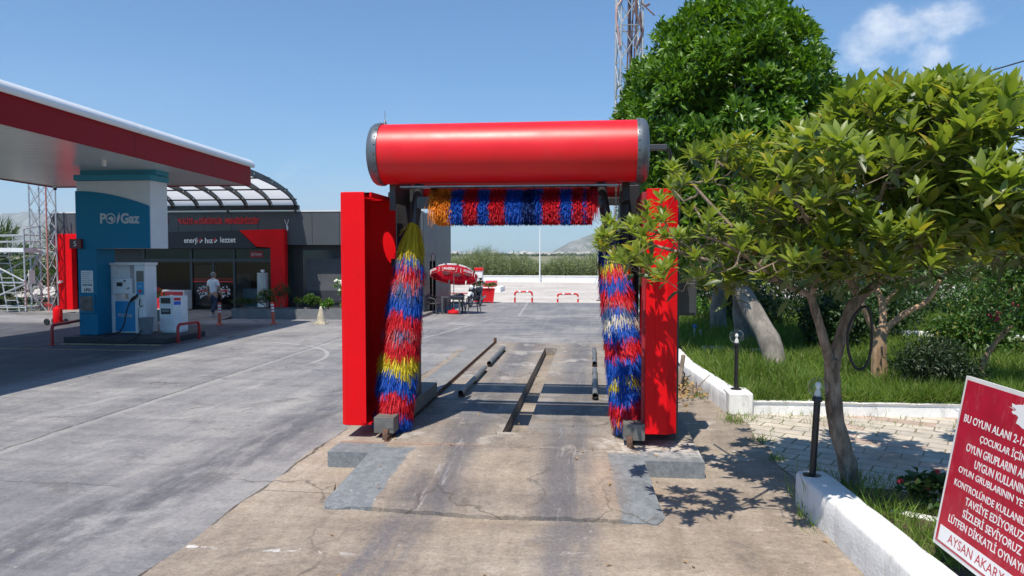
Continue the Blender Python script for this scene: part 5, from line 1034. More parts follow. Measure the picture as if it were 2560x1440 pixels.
b = MB(); b.tube([mp(.20, -.36, 1.0), mp(.30, -.2, 1.02), mp(.36, 0, .95), mp(.30, .2, 1.02), mp(.20, .36, 1.0)], .016, 8); b.build('handlebar', BLKP, t_)
for s_ in (-1, 1):
    b = MB(); b.tube([mp(.26, s_*.25, 1.02), mp(.27, s_*.30, 1.14), mp(.25, s_*.34, 1.22)], .009, 6); b.ball(mp(.25, s_*.36, 1.27), .075, 12, 8, 0, (1, .45, .8)); b.build('mirror', BLKP, t_)
b = MB(); b.cyl(mp(-.05, -.1, .33), mp(-.15, -.35, .0), .014, 6); b.tube([mp(.1, .15, .3), mp(-.4, .17, .33), mp(-.85, .16, .42)], [.02, .045, .05], 8); b.build('exhaust', STEEL, t_)
# red planter box, pillar, plinth with lid, wall
t_ = thing('planter_box', 'red wooden planter box with sloping sides beside the motorcycle', 'planter', (-5.3, 35.9, 0)); b = MB()
for k in range(5): z0 = .06+k*.125; w0 = .48+.09*(z0/.7); b.box(-5.33-w0, -5.33+w0, 35.6, 35.64, z0, z0+.118); b.box(-5.33-w0, -5.33+w0, 36.1, 36.14, z0, z0+.118)
b.prism([(35.64, .06), (36.1, .06), (36.1, .68), (35.64, .68)], 'x', -5.83, -5.80); b.prism([(35.64, .06), (36.1, .06), (36.1, .68), (35.64, .68)], 'x', -4.86, -4.83); b.build('slats', REDPL, t_, smooth=False)
b = MB(); b.prism([(-4.86, .0), (-4.80, .0), (-4.70, .72), (-4.78, .72)], 'y', 35.58, 35.62); b.prism([(-5.86, .0), (-5.80, .0), (-5.88, .72), (-5.96, .72)], 'y', 35.58, 35.62); b.box(-5.95, -4.72, 35.57, 35.66, .68, .73); b.build('corner_post', REDPL, t_, smooth=False); b = MB(); b.box(-5.8, -4.85, 35.65, 36.09, .5, .62); b.build('soil', SOIL, t_)
plant('geranium', 'dark leafy plant in the red wooden planter box', (-5.55, 35.85, .6), .38, .2, .42, 220, LD, .12, .07, FLR, 5); plant('geranium', 'small leafy plant at the right end of the red planter box', (-5.0, 35.85, .6), .28, .18, .42, 160, LM, .12, .07, None, 0)
t_ = thing('pillar', 'white pillar with a red cap standing in the far yard behind the parasol', 'pillar', (-6.3, 41.5, 0)); b = MB(); b.box(-6.58, -6.18, 41.3, 41.7, 0, 1.45); b.build('shaft', WHITE, t_, bevel=.01); b = MB(); b.box(-6.62, -6.14, 41.26, 41.74, 1.45, 1.62); b.build('cap', REDPL, t_, bevel=.01)
t_ = thing('tank_plinth', 'low white concrete plinth with a sloping red hatch in the far yard', 'plinth', (-6.4, 47, 0)); b = MB(); b.box(-7.1, -5.75, 46.2, 48.6, 0, .30); b.build('base', WALLW, t_, smooth=False); b = MB(); b.prism([(46.5, .305), (48.2, .305), (48.2, .66), (46.5, .40)], 'x', -6.95, -6.2); b.build('hatch', REDPL, t_, bevel=.01)
for i, (x0, y0) in enumerate(((-9.5, 38.2), (-8.5, 42.2))):
    t_ = thing('kerb_rail', ('nearer' if i == 0 else 'farther')+' low red rail on the pale yard behind the parasol pole', 'rail', (x0, y0, 0), 'red rails in the yard'); b = MB(); b.box(x0-.9, x0+2.2, y0-.03, y0+.03, .10, .16); b.build('bar', REDRAIL, t_); [MB().box(q-.05, q+.05, y0-.03, y0+.03, 0, .1).build('foot', REDRAIL, t_) for q in (x0-.55, x0+1.65)]
t_ = thing('boundary_wall', 'long low white wall closing the far yard in front of the reeds', 'wall', (0, 63.4, 0)); b = MB(); b.box(-60, 1.6, 63.2, 63.5, 0, .5); b.build('wall_body', WALLW, t_, smooth=False); b = MB(); b.box(-60, 1.62, 63.16, 63.54, .5, .57); b.build('coping', WALLW, t_, smooth=False)
def pole(label, x, y, h, r, arm):
    t_ = thing('street_lamp', label, 'street lamp', (x, y, 0)); b = MB(); b.tube([(x, y, 0), (x, y, h*.7), (x, y, h)], [r, r*.8, r*.55], 10); b.build('post', WHITE, t_)
    b = MB(); b.box(x-.14, x+.14, y-.1, y+.1, 0, .5*(r > .06)+.02); b.build('base', WHITE, t_); b = MB(); q = [(x, y, h), (x+arm*.3, y, h+.25), (x+arm, y-.05, h+.42)]; b.tube(q, .035, 6); b.build('arm', GALV, t_); b = MB(); b.box(x+arm-.12, x+arm+.10, y-.3, y+.12, h+.38, h+.50); b.build('lamp_head', mat('lamp_grey', (.2, .2, .2), .5), t_, bevel=.02); return t_
pole('slim white street lamp in front of the long white wall', -4.45, 62.9, 4.75, .055, -.22); pole('white street lamp with bent arm seen beside the top of the right brush', .48, 64.5, 5.0, .05, -.55)
# reeds behind the wall: one mass
n = 46000; rx_ = rng.uniform(-26, 16, n); ry_ = rng.uniform(64.3, 71, n); hh = (2.05+.4*np.sin(rx_*.55+1.)+.3*np.sin(rx_*1.7)+.35*np.exp(-((rx_+9)/2.2)**2)+rng.normal(size=n)*.22)*rng.uniform(.35, 1.0, n)**.5
P = np.stack([rx_, ry_, hh*rng.uniform(.15, .95, n)], 1); D = np.stack([rng.normal(size=n)*.6+.35, rng.normal(size=n)*.5-.15, rng.uniform(.1, 1.1, n)], 1)
o = leaves('reeds', P, D, rng.uniform(.35, .75, n), .06, leafmat('reed_leaf', (.06, .09, .04), (.30, .34, .18), .5, .3), None, curl=.35, simple=True); o['kind'] = 'stuff'
n = 5200; rx_ = rng.uniform(-26, 16, n); ry_ = rng.uniform(64.3, 70, n); V = []; hh = 2.25+.4*np.sin(rx_*.55+1.)+.3*np.sin(rx_*1.7)+.4*np.exp(-((rx_+9)/2.2)**2)+rng.normal(size=n)*.25; P = np.stack([rx_, ry_, np.zeros(n)], 1)
o = leaves('reed_stems', P, np.stack([rng.normal(size=n)*.08+.05, rng.normal(size=n)*.05, np.ones(n)], 1), hh, .035, MATS['reed_leaf'], None, curl=.02, simple=True); o['kind'] = 'stuff'
b = MB(); rg = random.Random(4)
for k in range(240):
    x_ = rg.uniform(-420, 320); y_ = rg.uniform(1900, 2600); w_ = rg.uniform(8, 26); b.box(x_, x_+w_, y_, y_+14, -2, rg.uniform(4, 13))
o = b.build('distant_town', mat('town_wall', (.62, .58, .54), .8, var=.3, scale=.01), None, smooth=False); o['kind'] = 'stuff'
n = 16000; x_ = rng.uniform(-900, 900, n); y_ = rng.uniform(1000, 2600, n); P = np.stack([x_, y_, rng.uniform(-1, 2, n)], 1)
o = leaves('distant_grove', P, norm(rng.normal(size=(n, 3))), rng.uniform(3, 7, n), 4., leafmat('grove_leaf', (.03, .05, .02), (.07, .10, .04), .7, .1), None, simple=True); o['kind'] = 'stuff'
# hoses lying on the ground on the right
t_ = thing('garden_hose', 'thin dark hose coiled on the yard behind the right brush', 'hose', (.6, 38.5, 0)); b = MB(); b.tube([(1.2-.9*math.cos(a*1.3)*(.6+.1*a), 38.5+1.1*math.sin(a)+.1*a, .03) for a in np.linspace(0, 9, 50)], .022, 6); b.build('tube', BLACK, t_)

# ------------------------------------------------------------------ person
def skin_mesh(name, verts, edges, radii, m, parent, sub=2, root=0, off=(0, 0, 0)):
    me = bpy.data.meshes.new(name); me.from_pydata([tuple(Vector(v)) for v in verts], edges, []); me.materials.append(m); o = link(name, me, parent)
    md = o.modifiers.new('skin', 'SKIN'); md.use_smooth_shade = True
    for i, r_ in enumerate(radii): me.skin_vertices[0].data[i].radius = r_ if isinstance(r_, tuple) else (r_, r_)
    me.skin_vertices[0].data[root].use_root = True
    ms = o.modifiers.new('sub', 'SUBSURF'); ms.levels = sub; ms.render_levels = sub; return o
SKINM = mat('skin', (.42, .23, .15), .55, var=.05); SHIRT = mat('white_cotton', (.72, .73, .76), .8, var=.05, scale=9, bump=.5, bscale=12); JEANS = mat('dark_denim', (.022, .032, .07), .8, var=.3, scale=6, bump=.5, bscale=14); HAIR = mat('grey_hair', (.22, .215, .21), .7, var=.3, scale=30, bump=.8, bscale=60)
pp = thing('person', 'person in white polo shirt and dark jeans walking up to the shop door', 'person', (-13.80, 25.75, .06))
# local coordinates, facing +Y, height 1.62
Vb = [(0, 0, .86), (0, .01, 1.02), (0, .0, 1.2), (0, -.01, 1.345), (0, .0, 1.42), (0, .02, 1.49), (0, .03, 1.57),
      (-.09, .0, .82), (-.10, .09, .46), (-.10, .06, .09), (-.105, .17, .045), (.09, 0, .82), (.10, -.03, .46), (.10, -.27, .16), (.105, -.20, .06),
      (-.17, -.01, 1.325), (-.235, -.06, 1.07), (-.245, .02, .84), (-.24, .05, .76), (.17, -.01, 1.325), (.24, .02, 1.07), (.255, .10, .85), (.25, .13, .77)]
Eb = [(0, 1), (1, 2), (2, 3), (3, 4), (4, 5), (5, 6), (0, 7), (7, 8), (8, 9), (9, 10), (0, 11), (11, 12), (12, 13), (13, 14), (3, 15), (15, 16), (16, 17), (17, 18), (3, 19), (19, 20), (20, 21), (21, 22)]
rb = [(.135, .10), (.135, .10), (.15, .105), (.12, .085), .05, (.075, .09), (.07, .082), .085, .055, .04, .03, .085, .055, .04, .03, .05, .042, .033, .03, .05, .042, .033, .03]
body = skin_mesh('body', Vb, Eb, rb, SKINM, pp)
skin_mesh('shirt', [(0, 0, .84), (0, .005, 1.0), (0, 0, 1.18), (0, -.01, 1.33), (0, -.005, 1.40), (-.165, -.01, 1.325), (-.215, -.045, 1.13), (.165, -.01, 1.325), (.22, .01, 1.13)], [(0, 1), (1, 2), (2, 3), (3, 4), (3, 5), (5, 6), (3, 7), (7, 8)], [(.155, .12), (.155, .12), (.17, .125), (.135, .10), .062, .072, .066, .072, .066], SHIRT, pp)
skin_mesh('trousers', [(0, 0, .90), (0, 0, .84), (-.09, .0, .78), (-.10, .09, .46), (-.10, .06, .12), (.09, 0, .78), (.10, -.03, .46), (.10, -.25, .19)], [(0, 1), (1, 2), (2, 3), (3, 4), (1, 5), (5, 6), (6, 7)], [(.14, .11), (.145, .115), .098, .072, .062, .098, .072, .062], JEANS, pp, root=1)
for s_, y0, z0, tl in ((-1, .07, .04, 0), (1, -.26, .10, .6)):
    b = MB(); Ms = Matrix.Translation((s_*.102, y0, z0)) @ Matrix.Rotation(-tl, 4, 'X'); b.ball((0, 0, 0), .05, 12, 8, 0, (1, 1, 1)); b.v = [tuple(Ms @ Vector((p[0]*.95, p[1]*2.5+.05, max(p[2]*1.0, -.028)))) for p in b.v]; b.build('shoe', mat('shoe_pale', (.5, .48, .45), .6), pp, world=False)
hd = MB(); hd.ball((0, -.005, 1.575), .098, 16, 12, 0, (.86, 1.02, .98)); hd.v = [p if p[2] > 1.50 or p[1] < 0 else (p[0]*.8, min(p[1], .02), p[2]) for p in hd.v]; hd.v = [(p[0], p[1] if p[2] > 1.6 else min(p[1], .035), max(p[2], 1.495)) for p in hd.v]; hd.build('hair', HAIR, pp, world=False)
for s_ in (-1, 1):
    fb = MB(); fb.ball((s_*.088, .03, 1.545), .028, 8, 6, 0, (.4, .8, 1.15)); fb.build('ear', SKINM, pp, world=False)
fb = MB(); fb.ball((0, .112, 1.545), .018, 8, 6, 0, (.8, 1.2, 1.3)); fb.ball((-.033, .10, 1.575), .010, 8, 6); fb.ball((.033, .10, 1.575), .010, 8, 6); fb.ball((0, .10, 1.50), .022, 8, 6, 0, (1.1, .4, .3)); fb.build('face', SKINM, pp, world=False)
for s_, hx, hy, hz in ((-1, -.24, .055, .735), (1, .25, .14, .745)):
    b = MB(); b.ball((hx, hy, hz), .036, 10, 8, 0, (.5, .9, 1.25))
    for k in range(4): b.tube([(hx, hy-.027+.018*k, hz-.03), (hx-s_*.006, hy-.027+.018*k, hz-.062+.004*abs(k-1.5)), (hx-s_*.016, hy-.024+.017*k, hz-.095+.008*abs(k-1.3))], [.0095, .009, .007], 6)
    b.tube([(hx, hy+.028, hz+.005), (hx-s_*.01, hy+.048, hz-.025), (hx-s_*.012, hy+.05, hz-.05)], [.011, .01, .008], 6); b.build('hand', SKINM, pp, world=False)
fb = MB(); fb.tube([(-.075, -.02, 1.405), (0, -.075, 1.415), (.075, -.02, 1.405), (.05, .05, 1.39), (-.05, .05, 1.39)], .018, 8, closed=True); fb.build('collar', SHIRT, pp, world=False)
pp.rotation_euler = (0, 0, R(-12))
# ------------------------------------------------------------------ garden on the right: kerb walls
def wallstrip(name, label, path, wdt, h, seg=.42, z0=0., cat='garden wall', jit=.006, group=None):
    """whitewashed kerb of laid blocks along a path (left side given), with real joints and lumpy tops"""
    t_ = thing(name, label, cat, (path[0][0], path[0][1], 0), group); b = MB(); rg = random.Random(len(label))
    for (xa, ya), (xb, yb) in zip(path, path[1:]):
        L = math.hypot(xb-xa, yb-ya); n_ = max(1, round(L/seg)); d = Vector(((xb-xa)/L, (yb-ya)/L, 0)); nr = Vector((-d.y, d.x, 0))
        for i in range(n_):
            s0, s1 = L*i/n_+.005, L*(i+1)/n_-.005; o_ = Vector((xa, ya, z0)); j = [rg.uniform(-jit, jit) for _ in range(8)]; m_ = 4
            vs = []
            for q in range(m_+1):
                s_ = s0+(s1-s0)*q/m_; e = .012 if q in (0, m_) else 0
                for a, z_ in ((e, 0), (e+j[q]*.6, h*.5), (e+.004+j[q+1]*.5, h-.04), (.014+e, h-.016), (.042+e, h-e*.5+j[q+2]*.35), (wdt*.5, h-e*.5+j[q+3]*.4), (wdt-.042-e, h-e*.5+j[(q+1) % 8]*.35), (wdt-.014-e, h-.016), (wdt-.004-e, h-.04), (wdt-e, 0)): vs.append(o_+d*s_+nr*(-a)+Vector((0, 0, z_)))
            K_ = 10; fs = [(q*K_+k, q*K_+k+1, (q+1)*K_+k+1, (q+1)*K_+k) for q in range(m_) for k in range(K_-1)]+[tuple(range(K_))[::-1], tuple(m_*K_+k for k in range(K_))]
            b.add(vs, fs)
        Lm = L; b.add([tuple(Vector((xa, ya, z0+z_))+d*s_+nr*(-a)) for s_ in (0.02, L-.02) for a, z_ in ((.03, 0), (.03, h-.06), (wdt-.03, h-.06), (wdt-.03, 0))], [(0, 1, 5, 4), (1, 2, 6, 5), (2, 3, 7, 6), (0, 3, 2, 1), (4, 5, 6, 7)])
    b.build('blocks', WALLW, t_, angle=50); return t_
wallstrip('kerb_wall', 'whitewashed block kerb running back along the lawn behind the right red panel', [(1.98, 11.2), (1.66, 14.4), (1.62, 20.), (1.66, 34.)], .30, .30)
wallstrip('kerb_wall', 'low white kerb along the front of the lawn at the brick paving', [(2.36, 11.12), (8.5, 11.3), (16, 11.6)], -.22, .20, .8)
t_ = thing('lamp_plinth', 'white block at the kerb corner carrying the farther globe lamp', 'plinth', (2.14, 11.4, 0)); b = MB(); b.box(1.99, 2.34, 11.0, 11.52, 0, .335); b.build('block', WALLW, t_, bevel=.03)
wallstrip('planter_wall', 'thick whitewashed wall of the near flower bed under the red notice board', [(2.10, 2.6), (2.06, 4.4), (1.96, 6.2), (1.90, 7.12)], -.0+.30 if False else .30, .33, .95, jit=.008)
wallstrip('bed_kerb', 'short white kerb at the back of the near flower bed', [(3.6, 5.65), (2.45, 6.35)], .16, .22, .5)
wallstrip('back_kerb', 'white kerb at the far side of the lawn behind the round bush', [(6.0, 20.2), (12, 17.6)], .25, .32, .9, z0=.15)
wallstrip('stone_edging', 'row of pale stones edging a small bed near the pale trunks', [(3.75, 15.6), (2.35, 16.3)], .22, .26, .3, z0=.12, jit=.02)
b = MB(); b.add([(2.2, 2.6, .27), (9, 2.6, .27), (9, 5.2, .22), (3.6, 6.0, .2), (2.9, 7.3, .12), (2.12, 7.1, .2)], [(0, 1, 2, 3, 4, 5)]); b.add([(2.12, 7.1, .2), (2.9, 7.3, .12), (2.95, 7.5, .0), (2.02, 7.3, .0)], [(0, 1, 2, 3)]); struct(b.build('flower_bed', SOIL, smooth=False))
def globe_lamp(label, x, y, z0, h, r, tilt=0.):
    t_ = thing('globe_lamp', label, 'garden lamp', (x, y, z0), 'clear globe lamps of the garden'); Mz = Matrix.Translation((x, y, z0)) @ Matrix.Rotation(tilt, 4, 'Y')
    b = MB(); b.lathe([(.01, 0), (.085, 0), (.085, .012), (.03, .02), (.03, h-.05), (.045, h-.045), (.045, h-.02), (.038, h), (.01, h)], 16, (0, 0, 0), 0, Mz); b.build('post', BLKP, t_)
    b = MB(); pr = [(r*math.sin(a), h+r*.93-r*math.cos(a)) for a in np.linspace(.32, math.pi-.001, 18)]; b.lathe(pr, 28, (0, 0, 0), 0, Mz); b.build('globe', GLOBE, t_)
    b = MB(); b.lathe([(.01, h), (.03, h), (.03, h+.03), (.02, h+.06), (.01, h+.06)], 14, (0, 0, 0), 0, Mz); b.build('socket', WHITE, t_); b = MB(); b.lathe([(.014, h+.06), (.016, h+.075), (.026, h+.095), (.028, h+.11), (.02, h+.13), (.004, h+.138)], 14, (0, 0, 0), 0, Mz); b.build('bulb', WHITEL, t_)
globe_lamp('clear globe lamp on a thin black post at the lawn corner', 2.15, 11.32, .335, .70, .105)
globe_lamp('clear globe lamp on a leaning black post at the end of the near white wall', 2.02, 6.98, .318, .74, .088, .045)

# ------------------------------------------------------------------ trees
BARKD = mat('bark_dark', (.10, .08, .06), .9, var=.3, scale=8, bump=.7)
def limb(b, pts, r0, r1, n=9):
    k = len(pts); P = [Vector(p) for p in pts]; out = []; rs = []
    for i in range(k-1):
        p0 = P[max(i-1, 0)]; p1 = P[i]; p2 = P[i+1]; p3 = P[min(i+2, k-1)]
        for q in range(4):
            t = q/4; out.append(.5*((2*p1)+(-p0+p2)*t+(2*p0-5*p1+4*p2-p3)*t*t+(-p0+3*p1-3*p2+p3)*t**3))
    out.append(P[-1]); m_ = len(out); rs = [(r0+(r1-r0)*(i/(m_-1)))*(1+.06*math.sin(i*2.1)) for i in range(m_)]
    b.tube(out, rs, n); return out
# glossy clipped evergreen behind the wash
F = thing('evergreen_tree', 'large glossy dark green tree with a clipped dome crown behind the car wash', 'tree', (3.2, 16.2, .15))
b = MB(); limb(b, [(3.50, 14.5, .1), (3.40, 14.7, .7), (3.05, 15.2, 1.5), (2.85, 15.7, 2.4), (2.8, 16.2, 3.6)], .235, .13, 14); b.tube([(3.5, 14.5, .1), (3.62, 14.35, .16), (3.8, 14.1, .1)], [.2, .12, .05], 8); tr = b.build('trunk', BARKG, F)
b = MB(); limb(b, [(3.72, 18.2, .1), (3.6, 18.2, 1.0), (3.45, 18., 2.2), (3.1, 17.2, 3.8)], .30, .14, 12); limb(b, [(2.85, 15.7, 2.4), (2.2, 16.2, 3.4), (1.8, 16.6, 4.6)], .12, .04); limb(b, [(2.8, 16.2, 3.6), (3.2, 16.6, 5), (3, 16.6, 6.4)], .12, .03); b.build('second_trunk', BARKG, F)
def crown_r(z): # radius of the dome at height z
    u = (z-4.75)/(3.0 if z > 4.75 else 2.5); return 2.36*max(0., 1-abs(u)**(2.0 if z > 4.75 else 3.2))**(.62 if z > 4.75 else .5)
cl = []
while len(cl) < 430:
    z_ = rnd.uniform(2.35, 7.72); a = rnd.uniform(0, 2*math.pi)
    if rnd.random() > crown_r(z_)/2.4+.05: continue
    rr = crown_r(z_)*rnd.uniform(.76, 1.02)*.955*(1+.035*math.sin(3*a+z_*1.7)+.03*math.sin(5*a-2.3*z_)+.04*math.sin(9*a+3.1*z_)); cl.append((2.93+rr*.95*math.cos(a), 16.7+rr*math.sin(a), z_, a))
cl = np.array(cl); C0 = np.array([2.93, 16.7, 4.6]); n = 50000; k = rng.integers(0, len(cl), n); out = norm(cl[k, :3]-C0); u = norm(out*.85+rng.normal(size=(n, 3))*.75)
P = cl[k, :3]+u*np.array([.38, .38, .32])*rng.uniform(.35, 1.05, (n, 1))**.6
D = norm(u*.7+out*.35+rng.normal(size=(n, 3))*.55+np.array([0, 0, .25])); UP = norm(out+rng.normal(size=(n, 3))*.45+np.array([0, 0, .5]))
GLOSS = leafmat('leaf_glossy', (.020, .068, .005), (.15, .29, .016), .40, .28, (.17, .28, .03), .5)
leaves('crown', P, D, rng.uniform(.12, .22, n), rng.uniform(.055, .09, n), GLOSS, F, up=UP, simple=True, curl=.2, fold=.22)
sh = rng.integers(0, len(cl), 90); PS = []; DS = []
for q in sh:
    o_ = norm(cl[q, :3]-C0); o_[2] = abs(o_[2])*.8+.3; o_ = norm(o_); L0 = rng.uniform(.15, .36)
    for tt_ in np.linspace(.3, 1, 9): PS.append(cl[q, :3]+norm(cl[q, :3]-C0)*.3+o_*L0*tt_); DS.append(norm(o_*.7+norm(rng.normal(size=3))*.9))
leaves('shoots', np.array(PS), np.array(DS), rng.uniform(.11, .19, len(PS)), .06, GLOSS, F, simple=True)
n = 12000; z_ = rng.uniform(2.4, 7.2, n); a = rng.uniform(0, 2*np.pi, n); rr = np.array([crown_r(q) for q in z_])*rng.uniform(.45, .82, n); P = np.stack([2.93+rr*np.cos(a), 16.7+rr*np.sin(a), z_], 1)
leaves('inner_foliage', P, norm(rng.normal(size=(n, 3))), rng.uniform(.16, .28, n), .12, GLOSS, F, simple=True)
t_ = thing('pale_tree', 'pale grey trunk standing left of the leaning trunks, its crown lost in the shade', 'tree', (3.3, 20.2, .2)); b = MB(); limb(b, [(3.36, 20, .2), (3.3, 20, .9), (3.42, 20.1, 1.8), (3.6, 20.3, 3.6)], .24, .12, 12); b.build('trunk', BARKG, t_)
def blob(t_, c, r3, n, L, wd, m, lump=26, name='crown', flowers=None, nf=0, fr=.035):
    c = np.array(c); r3 = np.array(r3); u = norm(rng.normal(size=(lump, 3))); cs = c+u*r3*rng.uniform(.35, .80, (lump, 1)); k = rng.integers(0, lump, n); w_ = norm(rng.normal(size=(n, 3))); P = cs[k]+w_*r3*.42*rng.uniform(.4, 1.05, (n, 1))
    D = norm(w_*.6+rng.normal(size=(n, 3))*.6+np.array([0, -.1, .15])); leaves(name, P, D, L*rng.uniform(.65, 1.25, n), wd*rng.uniform(.7, 1.2, n), m, t_, simple=True)
    if flowers:
        for i in range(nf):
            b = MB(); q = cs[rnd.randrange(lump)]+norm(rng.normal(size=3)+np.array([0, -.8, .1]))*r3*.44
            for j in range(9): b.ball(tuple(q+rng.normal(size=3)*fr*.75), fr*rnd.uniform(.45, .75), 5, 4)
            b.build('flower', flowers, t_)
blob(t_, (3.9, 20.6, 4.0), (1.8, 1.6, 1.6), 5000, .17, .075, LD)
# loquat-like tree: trunk, limbs, twigs, leaf rosettes
Q = thing('broadleaf_tree', 'broad low tree with big leaf rosettes and bare spreading branches in front of the lawn', 'tree', (2.40, 7.08, .12))
TX = [.07, .25, .43, .65, .76, .9, 1.2, 1.5, 1.85, 2.1, 2.2, 2.75, 3.4, 3.75, 4.5, 5.1]; TZ = [2.58, 2.72, 2.83, 2.88, 3.22, 3.33, 3.38, 3.44, 3.52, 3.60, 3.86, 3.84, 3.92, 3.72, 3.4, 2.9]; BXs = [.07, .5, 1., 1.5, 1.9, 2.2, 2.7, 3., 3.5, 4.5, 5.1]; BZs = [2.36, 2.08, 1.92, 2.06, 2.12, 2.12, 2.16, 2.2, 2.25, 2.4, 2.5]
b = MB(); limbs = []
main = [limb(b, [(2.42, 7.08, .08), (2.36, 7.08, .42), (2.25, 7.07, .80), (2.205, 7.05, 1.15), (2.19, 7.03, 1.34), (2.20, 7.03, 1.40)], .088, .060, 14)]
main.append(limb(b, [(2.20, 7.04, 1.16), (2.17, 7.02, 1.34), (2.12, 6.98, 1.50), (2.03, 6.95, 1.78), (1.96, 6.92, 1.98)], .050, .036))         # left leader
main.append(limb(b, [(2.20, 7.04, 1.16), (2.215, 7.04, 1.36), (2.26, 7.05, 1.55), (2.36, 7.05, 1.86), (2.42, 7.05, 1.95)], .062, .052))         # right leader
def L_(pts, r0, r1=.014, dens=1): o_ = limb(b, pts, r0, r1, 7); limbs.append((o_, r0, r1))
L_([(1.96, 6.92, 1.98), (1.64, 6.98, 2.12), (1.30, 7.2, 2.24), (.92, 7.5, 2.36), (.57, 7.75, 2.46)], .030)
L_([(1.30, 7.2, 2.24), (1.0, 7.45, 2.42), (.66, 7.75, 2.58), (.3, 8.0, 2.64), (.12, 8.05, 2.6)], .018, .008)
L_([(1.96, 6.92, 1.98), (2.02, 6.85, 2.2), (2.0, 6.7, 2.36), (1.85, 6.5, 2.55), (1.65, 6.3, 2.8)], .030)
L_([(1.62, 6.75, 2.13), (1.35, 6.35, 2.28), (1.05, 5.9, 2.42), (.8, 5.6, 2.5)], .02, .008)
L_([(1.64, 6.98, 2.12), (1.4, 7.2, 2.32), (1.2, 7.6, 2.55), (1.05, 7.9, 2.85)], .02)
L_([(2.0, 6.7, 2.36), (2.15, 6.4, 2.52), (2.2, 6.1, 2.7), (2.2, 5.9, 2.9)], .022)
L_([(2.02, 6.85, 2.2), (1.75, 6.95, 2.3), (1.45, 7.0, 2.45), (1.15, 7.05, 2.75), (.85, 7.1, 3.1)], .02)
L_([(2.42, 7.05, 1.95), (2.62, 6.98, 2.15), (2.82, 6.85, 2.38), (3.1, 6.6, 2.62), (3.5, 6.3, 2.9)], .046)
L_([(2.42, 7.05, 1.95), (2.36, 7.25, 2.25), (2.32, 7.5, 2.6), (2.3, 7.7, 3.0), (2.3, 7.8, 3.4)], .036)
L_([(2.42, 7.05, 1.95), (2.28, 7.0, 2.2), (2.2, 6.95, 2.5), (2.05, 6.9, 2.85), (1.9, 6.9, 3.2)], .032)
L_([(2.62, 6.98, 2.15), (2.75, 7.2, 2.5), (2.85, 7.4, 2.9), (2.95, 7.5, 3.4), (3.0, 7.5, 3.7)], .034)
L_([(2.82, 6.85, 2.38), (3.2, 7.0, 2.55), (3.6, 7.1, 2.8), (4.1, 7.1, 3.0), (4.6, 7.1, 3.0)], .030)
L_([(2.82, 6.85, 2.38), (2.85, 6.5, 2.65), (2.85, 6.2, 2.95), (2.9, 6.0, 3.25)], .028)
L_([(2.32, 7.5, 2.6), (2.0, 7.7, 2.8), (1.75, 7.85, 3.05), (1.6, 7.9, 3.3)], .02)
L_([(3.1, 6.6, 2.62), (3.2, 6.4, 3.0), (3.3, 6.3, 3.4), (3.35, 6.3, 3.75)], .024)
trk = b.build('trunk', BARKB, Q)
nodes = []
for pts, r0, r1 in limbs:
    m_ = len(pts)
    for i, p in enumerate(pts):
        if i > m_*.25: nodes.append((p, r0+(r1-r0)*i/m_))
NP = np.array([tuple(p) for p, _ in nodes])
tips = []; tries = 0
while len(tips) < 760 and tries < 60000:
    tries += 1
    x_ = rnd.uniform(.08, 5.0); y_ = rnd.gauss(6.45, .8)
    if not 5.1 < y_ < 8.7: continue
    if x_ > 3.9 and y_ < 6.0: continue
    if x_ < 1.45:
        if rnd.random() < .42: y_ = rnd.uniform(5.2, 6.5)
        else: y_ = min(8.3, 7.75+rnd.gauss(0, .28)-max(0, x_-.85)*1.2)
    X7 = x_*7/y_; sY = y_/7
    if X7 < .06 or X7 > 5.0: continue
    zt_ = 2.35+(np.interp(X7, TX, TZ)-2.35)*sY; zb_ = 2.35+(np.interp(X7, BXs, BZs)-2.35)*sY; f = 1. if x_ < 1.35 else max(0, 1-((y_-6.6)/2.2)**2)**.5
    zlo = zb_+.10*(1-f); zhi = zt_-(1-f)*.5*(zt_-zb_)
    dens = np.interp(X7, [.1, .4, .9, 1.4, 2.1], [.10, .22, .45, .8, 1.])
    gate = math.sin(x_*4.3+1.1+math.sin(y_*3.1))+math.sin(y_*4.7+math.sin(x_*2.9+2)*1.3)+math.sin((zlo+zhi)*.5*3+x_*2.2)
    if gate < -.75: continue
    if zhi < zlo+.05 or rnd.random() > dens: continue
    z_ = zlo+(zhi-zlo)*rnd.random()**.85
    if math.sin(x_*6.1+z_*5.3+1.)+math.sin(y_*5.2-z_*6.7)+math.sin(x_*3.7+y_*4.1) < -.55: continue
    p = np.array([x_, y_, z_])
    if tips and min(np.sum((np.array(tips)-p)**2, 1)) < (.098 if x_ > 1.2 else .115)**2: continue
    tips.append(p)
tips = np.array(tips); b = MB(); Pl = []; Dl = []; Ll = []; Wl = []; Ul = []
NP = [np.array(tuple(p)) for p, _ in nodes]; NR = [r_ for _, r_ in nodes]; n0 = np.array(NP)
